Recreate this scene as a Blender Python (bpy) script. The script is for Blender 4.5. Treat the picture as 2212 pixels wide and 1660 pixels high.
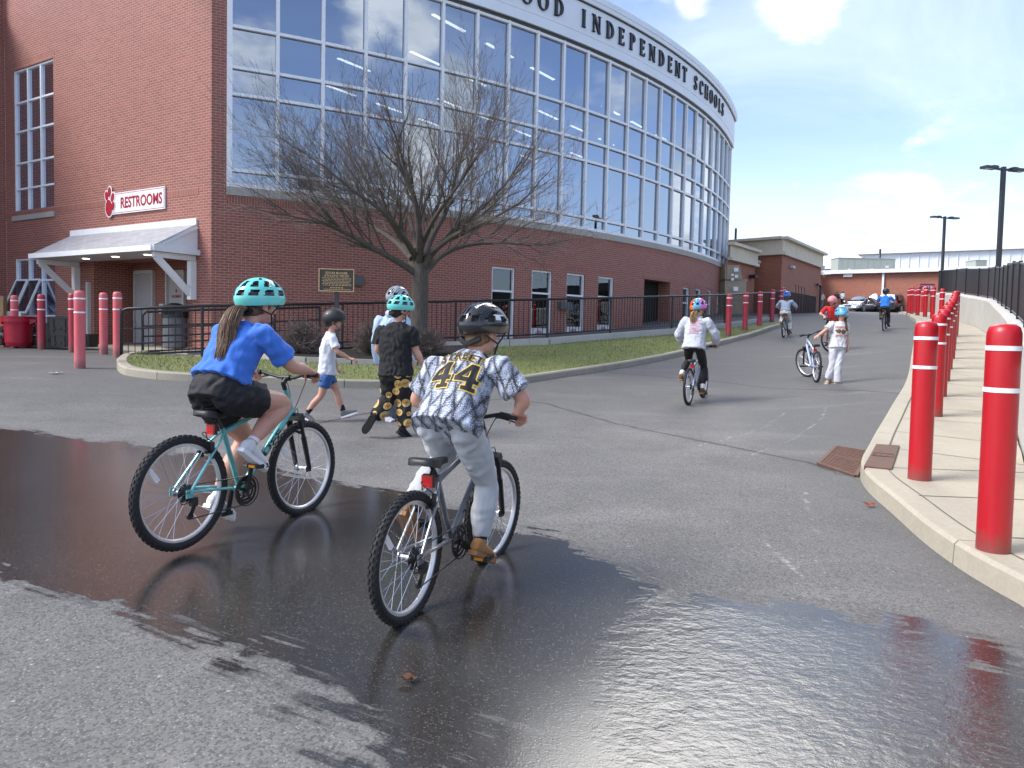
import bpy, bmesh, math, random
import numpy as np
from mathutils import Vector, Matrix
from mathutils.bvhtree import BVHTree
random.seed(7); RNG = np.random.default_rng(7)
SC = bpy.context.scene; COL = SC.collection
for o in list(bpy.data.objects): bpy.data.objects.remove(o)

# ------------------------------------------------------------ camera
F, PPX, PPY, CAMZ, PITCH, ROLL = 1600., 1106., 795., 1.40, math.atan(76.3/1600), .0215
def _rx(a): c, s = math.cos(a), math.sin(a); return np.array([[1,0,0],[0,c,-s],[0,s,c]])
def _rz(a): c, s = math.cos(a), math.sin(a); return np.array([[c,-s,0],[s,c,0],[0,0,1]])
CM = _rx(math.pi/2-PITCH) @ _rz(ROLL); CP = np.array([0,0,CAMZ])
cam = bpy.data.cameras.new('camera'); cam.sensor_width = 36; cam.lens = F/2212*36
cam.shift_y = -(830-PPY)/2212; cam.clip_start = .05; cam.clip_end = 6000
camo = bpy.data.objects.new('camera', cam); COL.objects.link(camo)
camo.matrix_world = Matrix([list(CM[i])+[CP[i]] for i in range(3)]+[[0,0,0,1]])
SC.camera = camo

# ------------------------------------------------------------ sun, sky, exposure
SUN_EL, SUN_AZ = math.radians(46), math.radians(-106)      # azimuth measured from +Y towards +X
sl = bpy.data.lights.new('sun', 'SUN'); sl.energy = 2.1; sl.angle = math.radians(26); sl.color = (1, .95, .88)
so = bpy.data.objects.new('sun', sl); COL.objects.link(so)
_d = Vector((math.sin(SUN_AZ)*math.cos(SUN_EL), math.cos(SUN_AZ)*math.cos(SUN_EL), math.sin(SUN_EL)))
so.rotation_euler = _d.to_track_quat('Z', 'Y').to_euler(); so.location = (-20, 0, 30)
W = bpy.data.worlds.new('World'); SC.world = W; W.use_nodes = True
SC.view_settings.view_transform = 'Standard'; SC.view_settings.look = 'None'
SC.view_settings.exposure = 1.12; SC.view_settings.gamma = 1
def world():
    nt = W.node_tree; N = nt.nodes; L = nt.links; N.clear()
    out = N.new('ShaderNodeOutputWorld'); bg = N.new('ShaderNodeBackground'); bg.inputs[1].default_value = .13
    sky = N.new('ShaderNodeTexSky'); sky.sky_type = 'NISHITA'; sky.sun_disc = False
    sky.sun_elevation = SUN_EL; sky.sun_rotation = SUN_AZ; sky.air_density = 1.0; sky.dust_density = 1.0; sky.ozone_density = 1.5
    tc = N.new('ShaderNodeTexCoord'); sp = N.new('ShaderNodeSeparateXYZ'); L.new(tc.outputs['Generated'], sp.inputs[0])
    def m(op, a, b=None, c=None):
        n = N.new('ShaderNodeMath'); n.operation = op
        for i, x in enumerate((a, b, c)):
            if x is None: continue
            if isinstance(x, (int, float)): n.inputs[i].default_value = x
            else: L.new(x, n.inputs[i])
        return n.outputs[0]
    zc = m('MAXIMUM', sp.outputs[2], 0.0); den = m('ADD', zc, .22)
    cx = m('DIVIDE', sp.outputs[0], den); cy = m('DIVIDE', sp.outputs[1], den)
    cb = N.new('ShaderNodeCombineXYZ'); L.new(cx, cb.inputs[0]); L.new(cy, cb.inputs[1]); cb.inputs[2].default_value = 3.3
    def noise(vec, sc, det, rough, dist=0, off=0):
        mp = N.new('ShaderNodeMapping'); mp.inputs['Location'].default_value = (off, off*.7, 0); L.new(vec, mp.inputs[0])
        n = N.new('ShaderNodeTexNoise'); n.inputs['Scale'].default_value = sc; n.inputs['Detail'].default_value = det
        n.inputs['Roughness'].default_value = rough; n.inputs['Distortion'].default_value = dist
        L.new(mp.outputs[0], n.inputs['Vector']); return n.outputs[0]
    def ss(v, a, b):
        n = N.new('ShaderNodeMapRange'); n.interpolation_type = 'SMOOTHSTEP'
        n.inputs[1].default_value = a; n.inputs[2].default_value = b; L.new(v, n.inputs[0]); return n.outputs[0]
    def mix(f, a, b):
        n = N.new('ShaderNodeMix'); n.data_type = 'RGBA'
        if isinstance(f, (int, float)): n.inputs[0].default_value = f
        else: L.new(f, n.inputs[0])
        for s, x in ((6, a), (7, b)):
            if isinstance(x, tuple): n.inputs[s].default_value = (*x, 1)
            else: L.new(x, n.inputs[s])
        return n.outputs[2]
    cu = noise(cb.outputs[0], 1.3, 10, .60, .15, CLOUD_OFF)
    # a few cumulus heaps in view, plus unseen ones added for the glass to reflect
    blob = None
    for (dx, dy, dz, r, w) in CLOUDS:
        v = Vector((dx, dy, dz)).normalized()
        dn = N.new('ShaderNodeVectorMath'); dn.operation = 'DISTANCE'; L.new(tc.outputs['Generated'], dn.inputs[0]); dn.inputs[1].default_value = v
        t = m('MULTIPLY', ss(dn.outputs['Value'], r, 0), w)
        blob = t if blob is None else m('MAXIMUM', blob, t)
    dens = m('ADD', cu, blob)
    cov = ss(dens, .565, .69)
    thin = m('MULTIPLY', ss(noise(cb.outputs[0], .8, 7, .62, .8, 21.7), .37, .74), .62)
    # cloud shading: thicker = greyer, plus a lit upper side from an offset sample
    lit = ss(m('SUBTRACT', noise(cb.outputs[0], 1.6, 7, .6, .2, CLOUD_OFF+.18), .25), .12, .42)
    ccol = mix(lit, (3.3, 3.55, 3.9), (7.4, 7.4, 7.3))
    hz = ss(sp.outputs[2], .30, -.05)
    skc = mix(1., sky.outputs[0], (1.0, .955, 1.04)); skc.node.blend_type = 'MULTIPLY'
    front = m('ADD', m('MULTIPLY', ss(sp.outputs[1], -.35, .75), .40), .18)
    base = mix(m('MULTIPLY', hz, front), skc, (4.1, 4.75, 5.3))
    sk = mix(thin, base, (4.0, 4.6, 5.4))
    al = mix(m('MULTIPLY', cov, .95), sk, ccol)
    hb = N.new('ShaderNodeVectorMath'); hb.operation = 'DISTANCE'; L.new(tc.outputs['Generated'], hb.inputs[0]); hb.inputs[1].default_value = Vector((math.sin(.27)*.79, math.cos(.27)*.79, .625)).normalized()
    al = mix(m('MULTIPLY', ss(m('ADD', hb.outputs['Value'], m('MULTIPLY', m('SUBTRACT', cu, .5), .28)), .275, .13), .95), al, (32, 31.5, 30.5))  # very bright unseen cloud added above the view to brighten the puddle's reflection
    gm = N.new('ShaderNodeMix'); gm.data_type = 'RGBA'; L.new(ss(sp.outputs[2], -.02, -.06), gm.inputs[0]); L.new(al, gm.inputs[6]); gm.inputs[7].default_value = (2.2, 2.2, 2.1, 1)
    L.new(gm.outputs[2], bg.inputs[0]); L.new(bg.outputs[0], out.inputs[0])
CLOUD_OFF = 4.3
def _dir(px, py):
    d = CM @ np.array([(px-PPX)/F, (PPY-py)/F, -1.]); return d/np.linalg.norm(d)
CLOUDS = [(*_dir(1730, 5), .085, .26), (*_dir(1890, 465), .10, .19), (*_dir(1990, 300), .06, .12), (*_dir(1975, 290), .075, .14), (*_dir(2130, 560), .12, .18), (*_dir(1490, 5), .04, .18), (*_dir(1820, 455), .04, .16),
          (.70, -.61, .37, .15, .21), (.78, -.53, .345, .10, .20), (.87, -.40, .285, .12, .20), (.81, -.54, .235, .11, .19), (.50, -.80, .36, .22, .13), (.68, .70, .22, .2, .26), (.84, .5, .16, .16, .24), (.6, .75, .95, .28, .25)]
world()

# ------------------------------------------------------------ helpers
def ray(px, py): return CM @ np.array([(px-PPX)/F, (PPY-py)/F, -1.])
def at_depth(px, py, scale): return CP + ray(px, py)*(F/scale)
def at_z(px, py, z): r = ray(px, py); return CP + r*((z-CAMZ)/r[2])
def at_plane(px, py, p0, n): r = ray(px, py); n = np.asarray(n, float); return CP + r*(np.dot(np.asarray(p0)-CP, n)/np.dot(r, n))
def proj(p): q = CM.T @ (np.asarray(p, float)-CP); return PPX+F*q[0]/-q[2], PPY-F*q[1]/-q[2]
def lerp(a, b, t): return a+(b-a)*t
def V(*a): return np.array(a, float)
def nrm(v): v = np.asarray(v, float); return v/(np.linalg.norm(v)+1e-12)
_hy = [-400, 0, 4, 8.5, 12.3, 14.3, 17, 20.8, 24.9, 27, 31, 35, 42, 50, 62, 90, 2000]
_hr = [-.6, 0, .03, .17, .25, .42, .66, 1.06, 1.42, 1.68, 2.15, 2.5, 2.88, 3.22, 3.76, 3.9, 3.9]
_ly = [-400, 0, 4, 9, 12, 13, 15, 21, 30, 60, 2000]
_ll = [-.6, 0, .11, .30, .56, .62, .66, .76, .9, 1.2, 1.2]
_ky, _kx = [6, 8.9, 11.8, 15.3, 19.6, 25.7, 30.7, 60], [3.1, 4.4, 6.07, 8.17, 10.57, 13.9, 16.7, 33]
_by, _bb = [7, 9.5, 11.3, 13, 16, 20, 23, 29, 34], [0, .09, .20, .27, .29, .25, .28, .10, 0]
def g(x, y):
    x = np.asarray(x, float); y = np.asarray(y, float)
    t = np.clip((x+8)/10, 0, 1); t = t*t*(3-2*t)
    def sm(yy, a, b): return sum(np.interp(yy+d, a, b) for d in (-.8, -.4, 0, .4, .8))/5
    u = np.clip((x-np.interp(y, _ky, _kx)+3.2)/3.6, 0, 1); u = u*u*(3-2*u)
    return sm(y, _ly, _ll)*(1-t)+sm(y, _hy, _hr)*t+u*sm(y, _by, _bb)
def at_ground(px, py, off=0.):
    r = ray(px, py); t = .5; last = .5
    while t < 300:
        p = CP+r*t
        if p[2] < g(p[0], p[1])+off: break
        last = t; t *= 1.03
    a, b = last, t
    for _ in range(40):
        m = (a+b)/2; p = CP+r*m
        if p[2] < g(p[0], p[1])+off: b = m
        else: a = m
    return CP+r*b

class MB:
    def __init__(s): s.v = []; s.f = []; s.m = []; s.uv = []; s.n = 0
    def add(s, vs, fs, m=0, uvs=None):
        vs = np.asarray(vs, float).reshape(-1, 3); b = s.n; s.v.append(vs); s.n += len(vs)
        for i, f in enumerate(fs):
            s.f.append([b+k for k in f]); s.m.append(m if isinstance(m, int) else m[i]); s.uv.append(uvs[i] if uvs else None)
    def box(s, c, size, m=0, ax=None):
        c = np.asarray(c, float); h = np.asarray(size, float)/2
        ax = np.eye(3) if ax is None else np.asarray(ax, float)
        vs = [c+ax[0]*h[0]*i+ax[1]*h[1]*j+ax[2]*h[2]*k for i in (-1,1) for j in (-1,1) for k in (-1,1)]
        s.add(vs, [(0,1,3,2),(4,6,7,5),(0,4,5,1),(2,3,7,6),(0,2,6,4),(1,5,7,3)], m)
    def bar(s, a, b, w, h=None, m=0, up=(0,0,1)):
        a = np.asarray(a, float); b = np.asarray(b, float); h = h or w
        d = nrm(b-a); u = np.asarray(up, float)
        if abs(d@u) > .95: u = V(1,0,0) if abs(d[0]) < .9 else V(0,1,0)
        l = nrm(np.cross(u, d)); u = np.cross(d, l)
        s.box((a+b)/2, (np.linalg.norm(b-a), w, h), m, (d, l, u))
    def tube(s, path, r, n=8, m=0, cap=True, closed=False, squash=None):
        P = np.asarray(path, float); k = len(P); R = np.full(k, r) if np.isscalar(r) else np.asarray(r, float)
        T = np.roll(P, -1, 0)-np.roll(P, 1, 0) if closed else np.gradient(P, axis=0)
        T /= (np.linalg.norm(T, axis=1, keepdims=True)+1e-12)
        u = V(0,0,1) if abs(T[0][2]) < .9 else V(1,0,0); u = nrm(np.cross(np.cross(T[0], u), T[0])); rings = []
        for i in range(k):
            u = nrm(u-T[i]*(u@T[i])); w = np.cross(T[i], u)
            a = np.arange(n)*2*math.pi/n
            rings.append(P[i]+R[i]*(np.cos(a)[:,None]*u+np.sin(a)[:,None]*w))
        vs = np.concatenate(rings); fs = []
        for i in range(k if closed else k-1):
            j = (i+1) % k
            for q in range(n): fs.append((i*n+q, i*n+(q+1)%n, j*n+(q+1)%n, j*n+q))
        if cap and not closed: fs += [tuple(range(n))[::-1], tuple((k-1)*n+q for q in range(n))]
        s.add(vs, fs, m)
    def lathe(s, prof, c=(0,0,0), n=24, m=0, ax=None, cap=True):
        c = np.asarray(c, float); ax = np.eye(3) if ax is None else np.asarray(ax, float); vs = []; fs = []; mm = []
        for r, z in prof:
            for q in range(n):
                a = q*2*math.pi/n; vs.append(c+ax[0]*r*math.cos(a)+ax[1]*r*math.sin(a)+ax[2]*z)
        k = len(prof)
        for i in range(k-1):
            for q in range(n): fs.append((i*n+q, i*n+(q+1)%n, (i+1)*n+(q+1)%n, (i+1)*n+q)); mm.append(m if isinstance(m, int) else m[i])
        if cap:
            fs += [tuple(range(n))[::-1], tuple((k-1)*n+q for q in range(n))]; mm += [mm[0], mm[-1]]
        s.add(vs, fs, mm)
    def quad(s, a, b, c, d, m=0, uv=None): s.add([a,b,c,d], [(0,1,2,3)], m, [uv] if uv else None)
    def wallquad(s, a, b, z0, z1, m=0, u0=0., flip=False):   # vertical quad with metric uv
        a = np.asarray(a, float); b = np.asarray(b, float); L = math.hypot(b[0]-a[0], b[1]-a[1])
        vs = [(a[0],a[1],z0),(b[0],b[1],z0),(b[0],b[1],z1),(a[0],a[1],z1)]; uv = [(u0,z0),(u0+L,z0),(u0+L,z1),(u0,z1)]
        if flip: vs.reverse(); uv.reverse()
        s.add(vs, [(0,1,2,3)], m, [uv])
    def prism(s, poly, z0, z1, m=0, mside=None):
        n = len(poly); z0 = [z0]*n if np.isscalar(z0) else z0; z1 = [z1]*n if np.isscalar(z1) else z1
        vs = [(p[0],p[1],z0[i]) for i, p in enumerate(poly)]+[(p[0],p[1],z1[i]) for i, p in enumerate(poly)]
        s.add(vs, [tuple(range(n))[::-1], tuple(range(n,2*n))]+[(i,(i+1)%n,n+(i+1)%n,n+i) for i in range(n)], [m, m]+[m if mside is None else mside]*n)
    def extrude(s, poly2, o, ax, ay, az, th, m=0):   # 2-D outline in plane (ax, ay), thickness along az
        o = np.asarray(o, float); n = len(poly2)
        vs = [o+ax*p[0]+ay*p[1] for p in poly2]+[o+ax*p[0]+ay*p[1]+az*th for p in poly2]
        s.add(vs, [tuple(range(n))[::-1], tuple(range(n,2*n))]+[(i,(i+1)%n,n+(i+1)%n,n+i) for i in range(n)], m)
    def ell(s, c, rad, m=0, ax=None, nu=16, nv=10):
        c = np.asarray(c, float); ax = np.eye(3) if ax is None else np.asarray(ax, float); vs = []; fs = []
        for i in range(nv+1):
            t = math.pi*i/nv
            for q in range(nu):
                a = 2*math.pi*q/nu; vs.append(c+ax[0]*rad[0]*math.sin(t)*math.cos(a)+ax[1]*rad[1]*math.sin(t)*math.sin(a)-ax[2]*rad[2]*math.cos(t))
        for i in range(nv):
            for q in range(nu): fs.append((i*nu+q, i*nu+(q+1)%nu, (i+1)*nu+(q+1)%nu, (i+1)*nu+q))
        s.add(vs, fs, m)
    def verts(s): return np.concatenate(s.v) if s.v else np.zeros((0,3))
    def xform(s, Mx):
        Mx = np.asarray(Mx); s.v = [v@Mx[:3,:3].T+Mx[:3,3] for v in s.v]; return s
    def mesh(s, name, origin=(0,0,0)):
        me = bpy.data.meshes.new(name); me.from_pydata((s.verts()-np.asarray(origin)).tolist(), [], s.f)
        me.polygons.foreach_set('material_index', s.m)
        if any(u is not None for u in s.uv):
            ul = me.uv_layers.new(name='UVMap'); d = []
            for f, u in zip(s.f, s.uv):
                for k in range(len(f)): d += list(u[k]) if u is not None else [0., 0.]
            ul.data.foreach_set('uv', d)
        return me
    def build(s, name, mats, parent=None, smooth=0, origin=None, weld=False):
        root = parent
        while root is not None and root.parent is not None: root = root.parent
        if origin is None: origin = np.array(root.location) if root is not None else (0,0,0)
        me = s.mesh(name, origin)
        return link(name, me, mats, parent, smooth, origin if root is None else None)

def link(name, me, mats, parent=None, smooth=0, loc=None):
    for m in (mats if isinstance(mats, (list, tuple)) else [mats]): me.materials.append(m)
    if smooth:
        me.polygons.foreach_set('use_smooth', [True]*len(me.polygons))
        if smooth > 1: me.set_sharp_from_angle(angle=math.radians(smooth))
    me.update(); o = bpy.data.objects.new(name, me); COL.objects.link(o)
    if parent is not None: o.parent = parent
    if loc is not None: o.location = [float(x) for x in loc]
    return o
def tag(o, label=None, cat=None, group=None, kind=None):
    for k, v in (('label', label), ('category', cat), ('group', group), ('kind', kind)):
        if v: o[k] = v
    return o
def thing(name, label, cat, loc, group=None):
    o = bpy.data.objects.new(name, None); COL.objects.link(o); o.location = [float(x) for x in loc]; o.empty_display_size = .1
    return tag(o, label, cat, group)
def struct(name, mb, mats, smooth=0): return tag(mb.build(name, mats, None, smooth), kind='structure')

# ------------------------------------------------------------ materials
class NB:
    def __init__(s, name):
        s.mat = bpy.data.materials.new(name); s.mat.use_nodes = True; s.nt = s.mat.node_tree; s.N = s.nt.nodes; s.L = s.nt.links
        s.b = s.N['Principled BSDF']; s.out = s.N['Material Output']
    def n(s, t, props=None, **kw):
        n = s.N.new(t)
        for k, v in (props or {}).items(): setattr(n, k, v)
        for k, v in kw.items(): s.set(n.inputs[k.replace('_', ' ')], v)
        return n
    def set(s, sock, v):
        if isinstance(v, bpy.types.NodeSocket): s.L.new(v, sock)
        elif isinstance(v, tuple) and len(v) == 3 and sock.type == 'RGBA': sock.default_value = (*v, 1)
        else: sock.default_value = v
    def P(s, **kw):
        for k, v in kw.items(): s.set(s.b.inputs[k.replace('_', ' ')], v)
        return s
    def math(s, op, a, b=None, c=None):
        n = s.N.new('ShaderNodeMath'); n.operation = op
        for i, x in enumerate((a, b, c)):
            if x is not None: s.set(n.inputs[i], x)
        return n.outputs[0]
    def mix(s, f, a, b, blend='MIX'):
        n = s.N.new('ShaderNodeMix'); n.data_type = 'RGBA'; n.blend_type = blend
        s.set(n.inputs[0], f); s.set(n.inputs[6], a); s.set(n.inputs[7], b); return n.outputs[2]
    def lin(s, v, a, b, c=0., d=1., smooth=False):
        n = s.N.new('ShaderNodeMapRange'); n.interpolation_type = 'SMOOTHSTEP' if smooth else 'LINEAR'
        for i, x in enumerate((v, a, b, c, d)): s.set(n.inputs[i], x)
        return n.outputs[0]
    def pos(s): return s.n('ShaderNodeNewGeometry').outputs['Position']
    def obj(s): return s.n('ShaderNodeTexCoord').outputs['Object']
    def uvc(s): return s.n('ShaderNodeTexCoord').outputs['UV']
    def mapv(s, vec, scale=(1,1,1), rot=(0,0,0), loc=(0,0,0)):
        n = s.N.new('ShaderNodeMapping'); s.L.new(vec, n.inputs[0]); n.inputs['Scale'].default_value = scale
        n.inputs['Rotation'].default_value = rot; n.inputs['Location'].default_value = loc; return n.outputs[0]
    def noise(s, vec, scale, detail=4, rough=.5, dist=0.):
        n = s.n('ShaderNodeTexNoise', Scale=scale, Detail=detail, Roughness=rough, Distortion=dist); s.L.new(vec, n.inputs['Vector']); return n.outputs[0]
    def voro(s, vec, scale, feature='F1', out='Distance', rand=1.):
        n = s.n('ShaderNodeTexVoronoi', {'feature': feature}, Scale=scale, Randomness=rand); s.L.new(vec, n.inputs['Vector']); return n.outputs[out]
    def attr(s, name): n = s.N.new('ShaderNodeAttribute'); n.attribute_name = name; return n.outputs['Fac']
    def bump(s, h, strength=.3, dist=.01, normal=None):
        n = s.n('ShaderNodeBump', Strength=strength, Distance=dist); s.L.new(h, n.inputs['Height'])
        if normal is not None: s.L.new(normal, n.inputs['Normal'])
        return n.outputs[0]
_mc = {}
def plain(name, col, rough=.5, metal=0., var=.12, bump=0., scale=8., coat=0., spec=.5):
    if name in _mc: return _mc[name]
    k = NB(name); p = k.obj(); n1 = k.noise(p, scale, 5, .6)
    c = k.mix(k.lin(n1, .3, .7), tuple(x*(1-var) for x in col), tuple(min(1, x*(1+var)) for x in col))
    k.P(Base_Color=c, Roughness=k.lin(n1, .2, .8, rough*.88, min(1, rough*1.12)), Metallic=metal, Coat_Weight=coat); k.b.inputs['Specular IOR Level'].default_value = spec
    if bump: k.P(Normal=k.bump(k.noise(p, scale*6, 3, .6), .5, bump))
    _mc[name] = k.mat; return k.mat
def brick_mat(name, c1, c2, mort, soldier=False, stain=.25):
    k = NB(name); uv = k.uvc(); ps = k.pos()
    n = k.n('ShaderNodeTexBrick', {'offset': 0. if soldier else .5}, Scale=1., Mortar_Size=.0052, Mortar_Smooth=.25, Bias=-.1, Brick_Width=.0677 if soldier else .2032, Row_Height=.2032 if soldier else .0677)
    k.L.new(uv, n.inputs['Vector']); k.set(n.inputs['Color1'], c1); k.set(n.inputs['Color2'], c2); k.set(n.inputs['Mortar'], mort)
    big = k.noise(ps, .35, 5, .6); fine = k.noise(ps, 45, 4, .7)
    c = k.mix(k.lin(big, .3, .75, 0, stain), n.outputs['Color'], tuple(x*.55 for x in c1), 'MIX')
    c = k.mix(k.lin(fine, .2, .8, .0, .5), c, k.mix(.5, c, (.05,.03,.03)))
    k.P(Base_Color=c, Roughness=k.lin(fine, .2, .8, .62, .85), Normal=k.bump(k.math('SUBTRACT', k.math('MULTIPLY', fine, .25), n.outputs['Fac']), .5, .006))
    return k.mat
def concrete_mat(name, c, var=.2, joints=None, stain=(.2,.17,.13)):
    k = NB(name); p = k.pos(); a = k.noise(p, 1.3, 6, .65); b = k.noise(p, 28, 5, .7); s = k.noise(k.mapv(p, (3,3,.5)), 1.2, 5, .6)
    col = k.mix(k.lin(a, .25, .75), tuple(x*(1-var) for x in c), tuple(x*(1+var) for x in c))
    col = k.mix(k.lin(s, .55, .8, 0, .35), col, stain); col = k.mix(k.lin(b, .35, .7, .0, .35), col, tuple(x*.6 for x in c))
    k.P(Base_Color=col, Roughness=.85, Normal=k.bump(b, .35, .006)); return k.mat

M = {}
M['brick'] = brick_mat('brick', (.345,.116,.083), (.250,.086,.064), (.55,.40,.34))
M['soldier'] = brick_mat('brick_soldier_course', (.34,.108,.074), (.25,.08,.058), (.54,.38,.31), True)
M['brick_far'] = brick_mat('brick_far', (.38,.12,.066), (.27,.085,.05), (.50,.34,.26))
M['stone'] = concrete_mat('limestone_sill', (.40,.385,.35), .1)
M['tan'] = concrete_mat('tan_panel', (.68,.61,.48), .12, stain=(.25,.22,.19))
M['kerb'] = concrete_mat('kerb_concrete', (.36,.33,.255), .15)
M['walk'] = concrete_mat('sidewalk_concrete', (.42,.38,.295), .12, stain=(.33,.29,.23))
M['wallc'] = concrete_mat('retaining_wall_concrete', (.50,.49,.45), .12, stain=(.36,.35,.32))
M['white'] = plain('white_painted_metal', (.80,.82,.84), .4, 0, .04)
M['fascia'] = plain('white_fascia', (.74,.79,.85), .45, 0, .05, scale=.8)
M['doorw'] = plain('painted_door', (.42,.42,.43), .5, 0, .05)
M['doorframe'] = plain('door_frame_paint', (.55,.55,.55), .5, 0, .05)
M['black'] = plain('black_paint', (.012,.013,.015), .38, 0, .2)
M['dark'] = plain('dark_bronze', (.035,.035,.038), .45)
M['blackp'] = plain('black_plastic', (.014,.014,.015), .45, 0, .25, .0008, 30)
M['rubber'] = plain('tyre_rubber', (.02,.02,.021), .75, 0, .25, .001, 40)
M['chrome'] = plain('bright_alloy', (.75,.76,.78), .25, 1.)
M['rim'] = plain('silver_rim', (.72,.73,.75), .35, .75, .05)
M['steel'] = plain('dark_steel', (.10,.10,.105), .4, .9)
M['letter'] = plain('letter_black', (.012,.012,.014), .4)
M['red'] = plain('bollard_red', (.43,.004,.013), .33, 0, .06, coat=.25)
M['redpink'] = plain('bollard_faded', (.56,.085,.105), .5, 0, .14, scale=3)
M['redmid'] = plain('bollard_crimson', (.40,.018,.045), .4, 0, .1)
def bollard_paint(name, col, rough, fade):
    k = NB(name); p = k.obj(); z = k.n('ShaderNodeSeparateXYZ'); k.L.new(p, z.inputs[0]); a = k.noise(k.mapv(p, (2,2,.7)), 2.2, 5, .6); b = k.noise(k.mapv(p, (9,9,3)), 5, 6, .75)
    c = k.mix(k.lin(a, .35, .7, 0, fade), col, tuple(min(1, x*.7+.16) for x in col)); c = k.mix(k.lin(b, .66, .76, 0, .55), c, tuple(x*.35+.02 for x in col))
    c = k.mix(k.math('MULTIPLY', k.lin(k.math('ADD', z.outputs[2], k.lin(b, .3, .7, -.07, .07)), .02, .13, 1, 0), .6), c, (.10,.075,.06))
    k.P(Base_Color=c, Roughness=k.lin(b, .3, .7, rough*.8, rough*1.4), Coat_Weight=.15, Normal=k.bump(k.noise(p, 60, 2, .5), .08, .002)); return k.mat
M['red'] = bollard_paint('bollard_red_paint', (.42,.002,.009), .36, .03); M['redpink'] = bollard_paint('bollard_faded_paint', (.60,.085,.10), .55, .7); M['redmid'] = bollard_paint('bollard_crimson_paint', (.36,.014,.035), .45, .3)
M['band'] = plain('reflective_band', (.85,.86,.88), .4, 0, .03)
M['redplastic'] = plain('red_plastic', (.38,.008,.03), .45, 0, .08)
M['signred'] = plain('sign_red', (.36,.015,.03), .45)
M['signwhite'] = plain('sign_white', (.78,.78,.80), .45, 0, .03)
M['bronze'] = plain('bronze_field', (.055,.045,.035), .45, .3)
M['gold'] = plain('bronze_letter', (.55,.38,.20), .4, .4)
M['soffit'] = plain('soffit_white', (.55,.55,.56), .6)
M['shingle'] = brick_mat('shingle', (.42,.43,.45), (.33,.34,.36), (.20,.20,.21)) ; M['shingle'].node_tree.nodes['Brick Texture'].inputs['Brick Width'].default_value = .3; M['shingle'].node_tree.nodes['Brick Texture'].inputs['Row Height'].default_value = .125
M['rust'] = plain('rusted_iron', (.13,.068,.045), .7, .2, .3, .002, 12)
M['int'] = plain('interior_dark', (.12,.125,.135), .8)
M['intceil'] = plain('interior_ceiling', (.22,.22,.23), .8)
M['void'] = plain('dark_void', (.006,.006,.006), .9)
M['woodbar'] = plain('weathered_timber', (.30,.20,.10), .8, 0, .3, .003, 6)
def glass_mat(name, refl, tint, dark=0.):
    k = NB(name); k.N.remove(k.b)
    fr = k.n('ShaderNodeLayerWeight', Blend=.35).outputs['Fresnel']; f = k.math('MINIMUM', k.math('ADD', k.math('MULTIPLY', fr, .9), refl), 1.)
    ps = k.pos(); bp = k.bump(k.noise(ps, .55, 2, .5), .12, .02)
    gl = k.n('ShaderNodeBsdfGlossy', Color=(.62,.70,.82), Roughness=.008); k.L.new(bp, gl.inputs['Normal'])
    tr = k.n('ShaderNodeBsdfTransparent', Color=tint); mx = k.n('ShaderNodeMixShader')
    k.L.new(f, mx.inputs[0]); k.L.new(tr.outputs[0], mx.inputs[1]); k.L.new(gl.outputs[0], mx.inputs[2]); k.L.new(mx.outputs[0], k.out.inputs[0]); return k.mat
M['glass'] = glass_mat('coated_glass', .42, (.22,.28,.34)); M['glassdk'] = glass_mat('window_glass', .10, (.35,.38,.40))
def emit_mat(name, col, st):
    k = NB(name); k.P(Base_Color=(.8,.8,.8), Emission_Color=col, Emission_Strength=st); return k.mat
M['tube'] = emit_mat('lit_ceiling_strip', (1,.86,.68), 2.4)

# ------------------------------------------------------------ ground, wet patch
def smooth_line(pts, n=6, closed=False):
    P = np.asarray(pts, float); out = []; k = len(P)
    for i in range(k if closed else k-1):
        a, b, c, d = (P[(i-1) % k] if closed or i else P[0]), P[i], P[(i+1) % k], (P[(i+2) % k] if closed or i+2 < k else P[-1])
        for j in range(n):
            t = j/n; out.append(.5*((2*b)+(c-a)*t+(2*a-5*b+4*c-d)*t*t+(3*b-a-3*c+d)*t**3))
    if not closed: out.append(P[-1])
    return np.array(out)
def sdist(X, Y, poly):
    poly = np.asarray(poly)[:, :2]; d = np.full(X.shape, 1e9); ins = np.zeros(X.shape, bool); n = len(poly)
    for i in range(n):
        a, b = poly[i], poly[(i+1) % n]; ab = b-a; t = np.clip(((X-a[0])*ab[0]+(Y-a[1])*ab[1])/(ab@ab+1e-9), 0, 1)
        d = np.minimum(d, np.hypot(X-a[0]-ab[0]*t, Y-a[1]-ab[1]*t))
        c = ((a[1] > Y) != (b[1] > Y)) & (X < (b[0]-a[0])*(Y-a[1])/(b[1]-a[1]+1e-12)+a[0]); ins ^= c
    return np.where(ins, d, -d)
def ldist(X, Y, line):
    line = np.asarray(line)[:, :2]; best = np.full(X.shape, 1e9); sg = np.ones(X.shape)
    for a, b in zip(line[:-1], line[1:]):
        ab = b-a; t = np.clip(((X-a[0])*ab[0]+(Y-a[1])*ab[1])/(ab@ab+1e-9), 0, 1); d = np.hypot(X-a[0]-ab[0]*t, Y-a[1]-ab[1]*t)
        c = ab[0]*(Y-a[1])-ab[1]*(X-a[0]); up = d < best; best = np.where(up, d, best); sg = np.where(up, np.sign(c), sg)
    return best*sg
GP = lambda pts, off=0.: np.array([at_ground(x, y, off) for x, y in pts])
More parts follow.
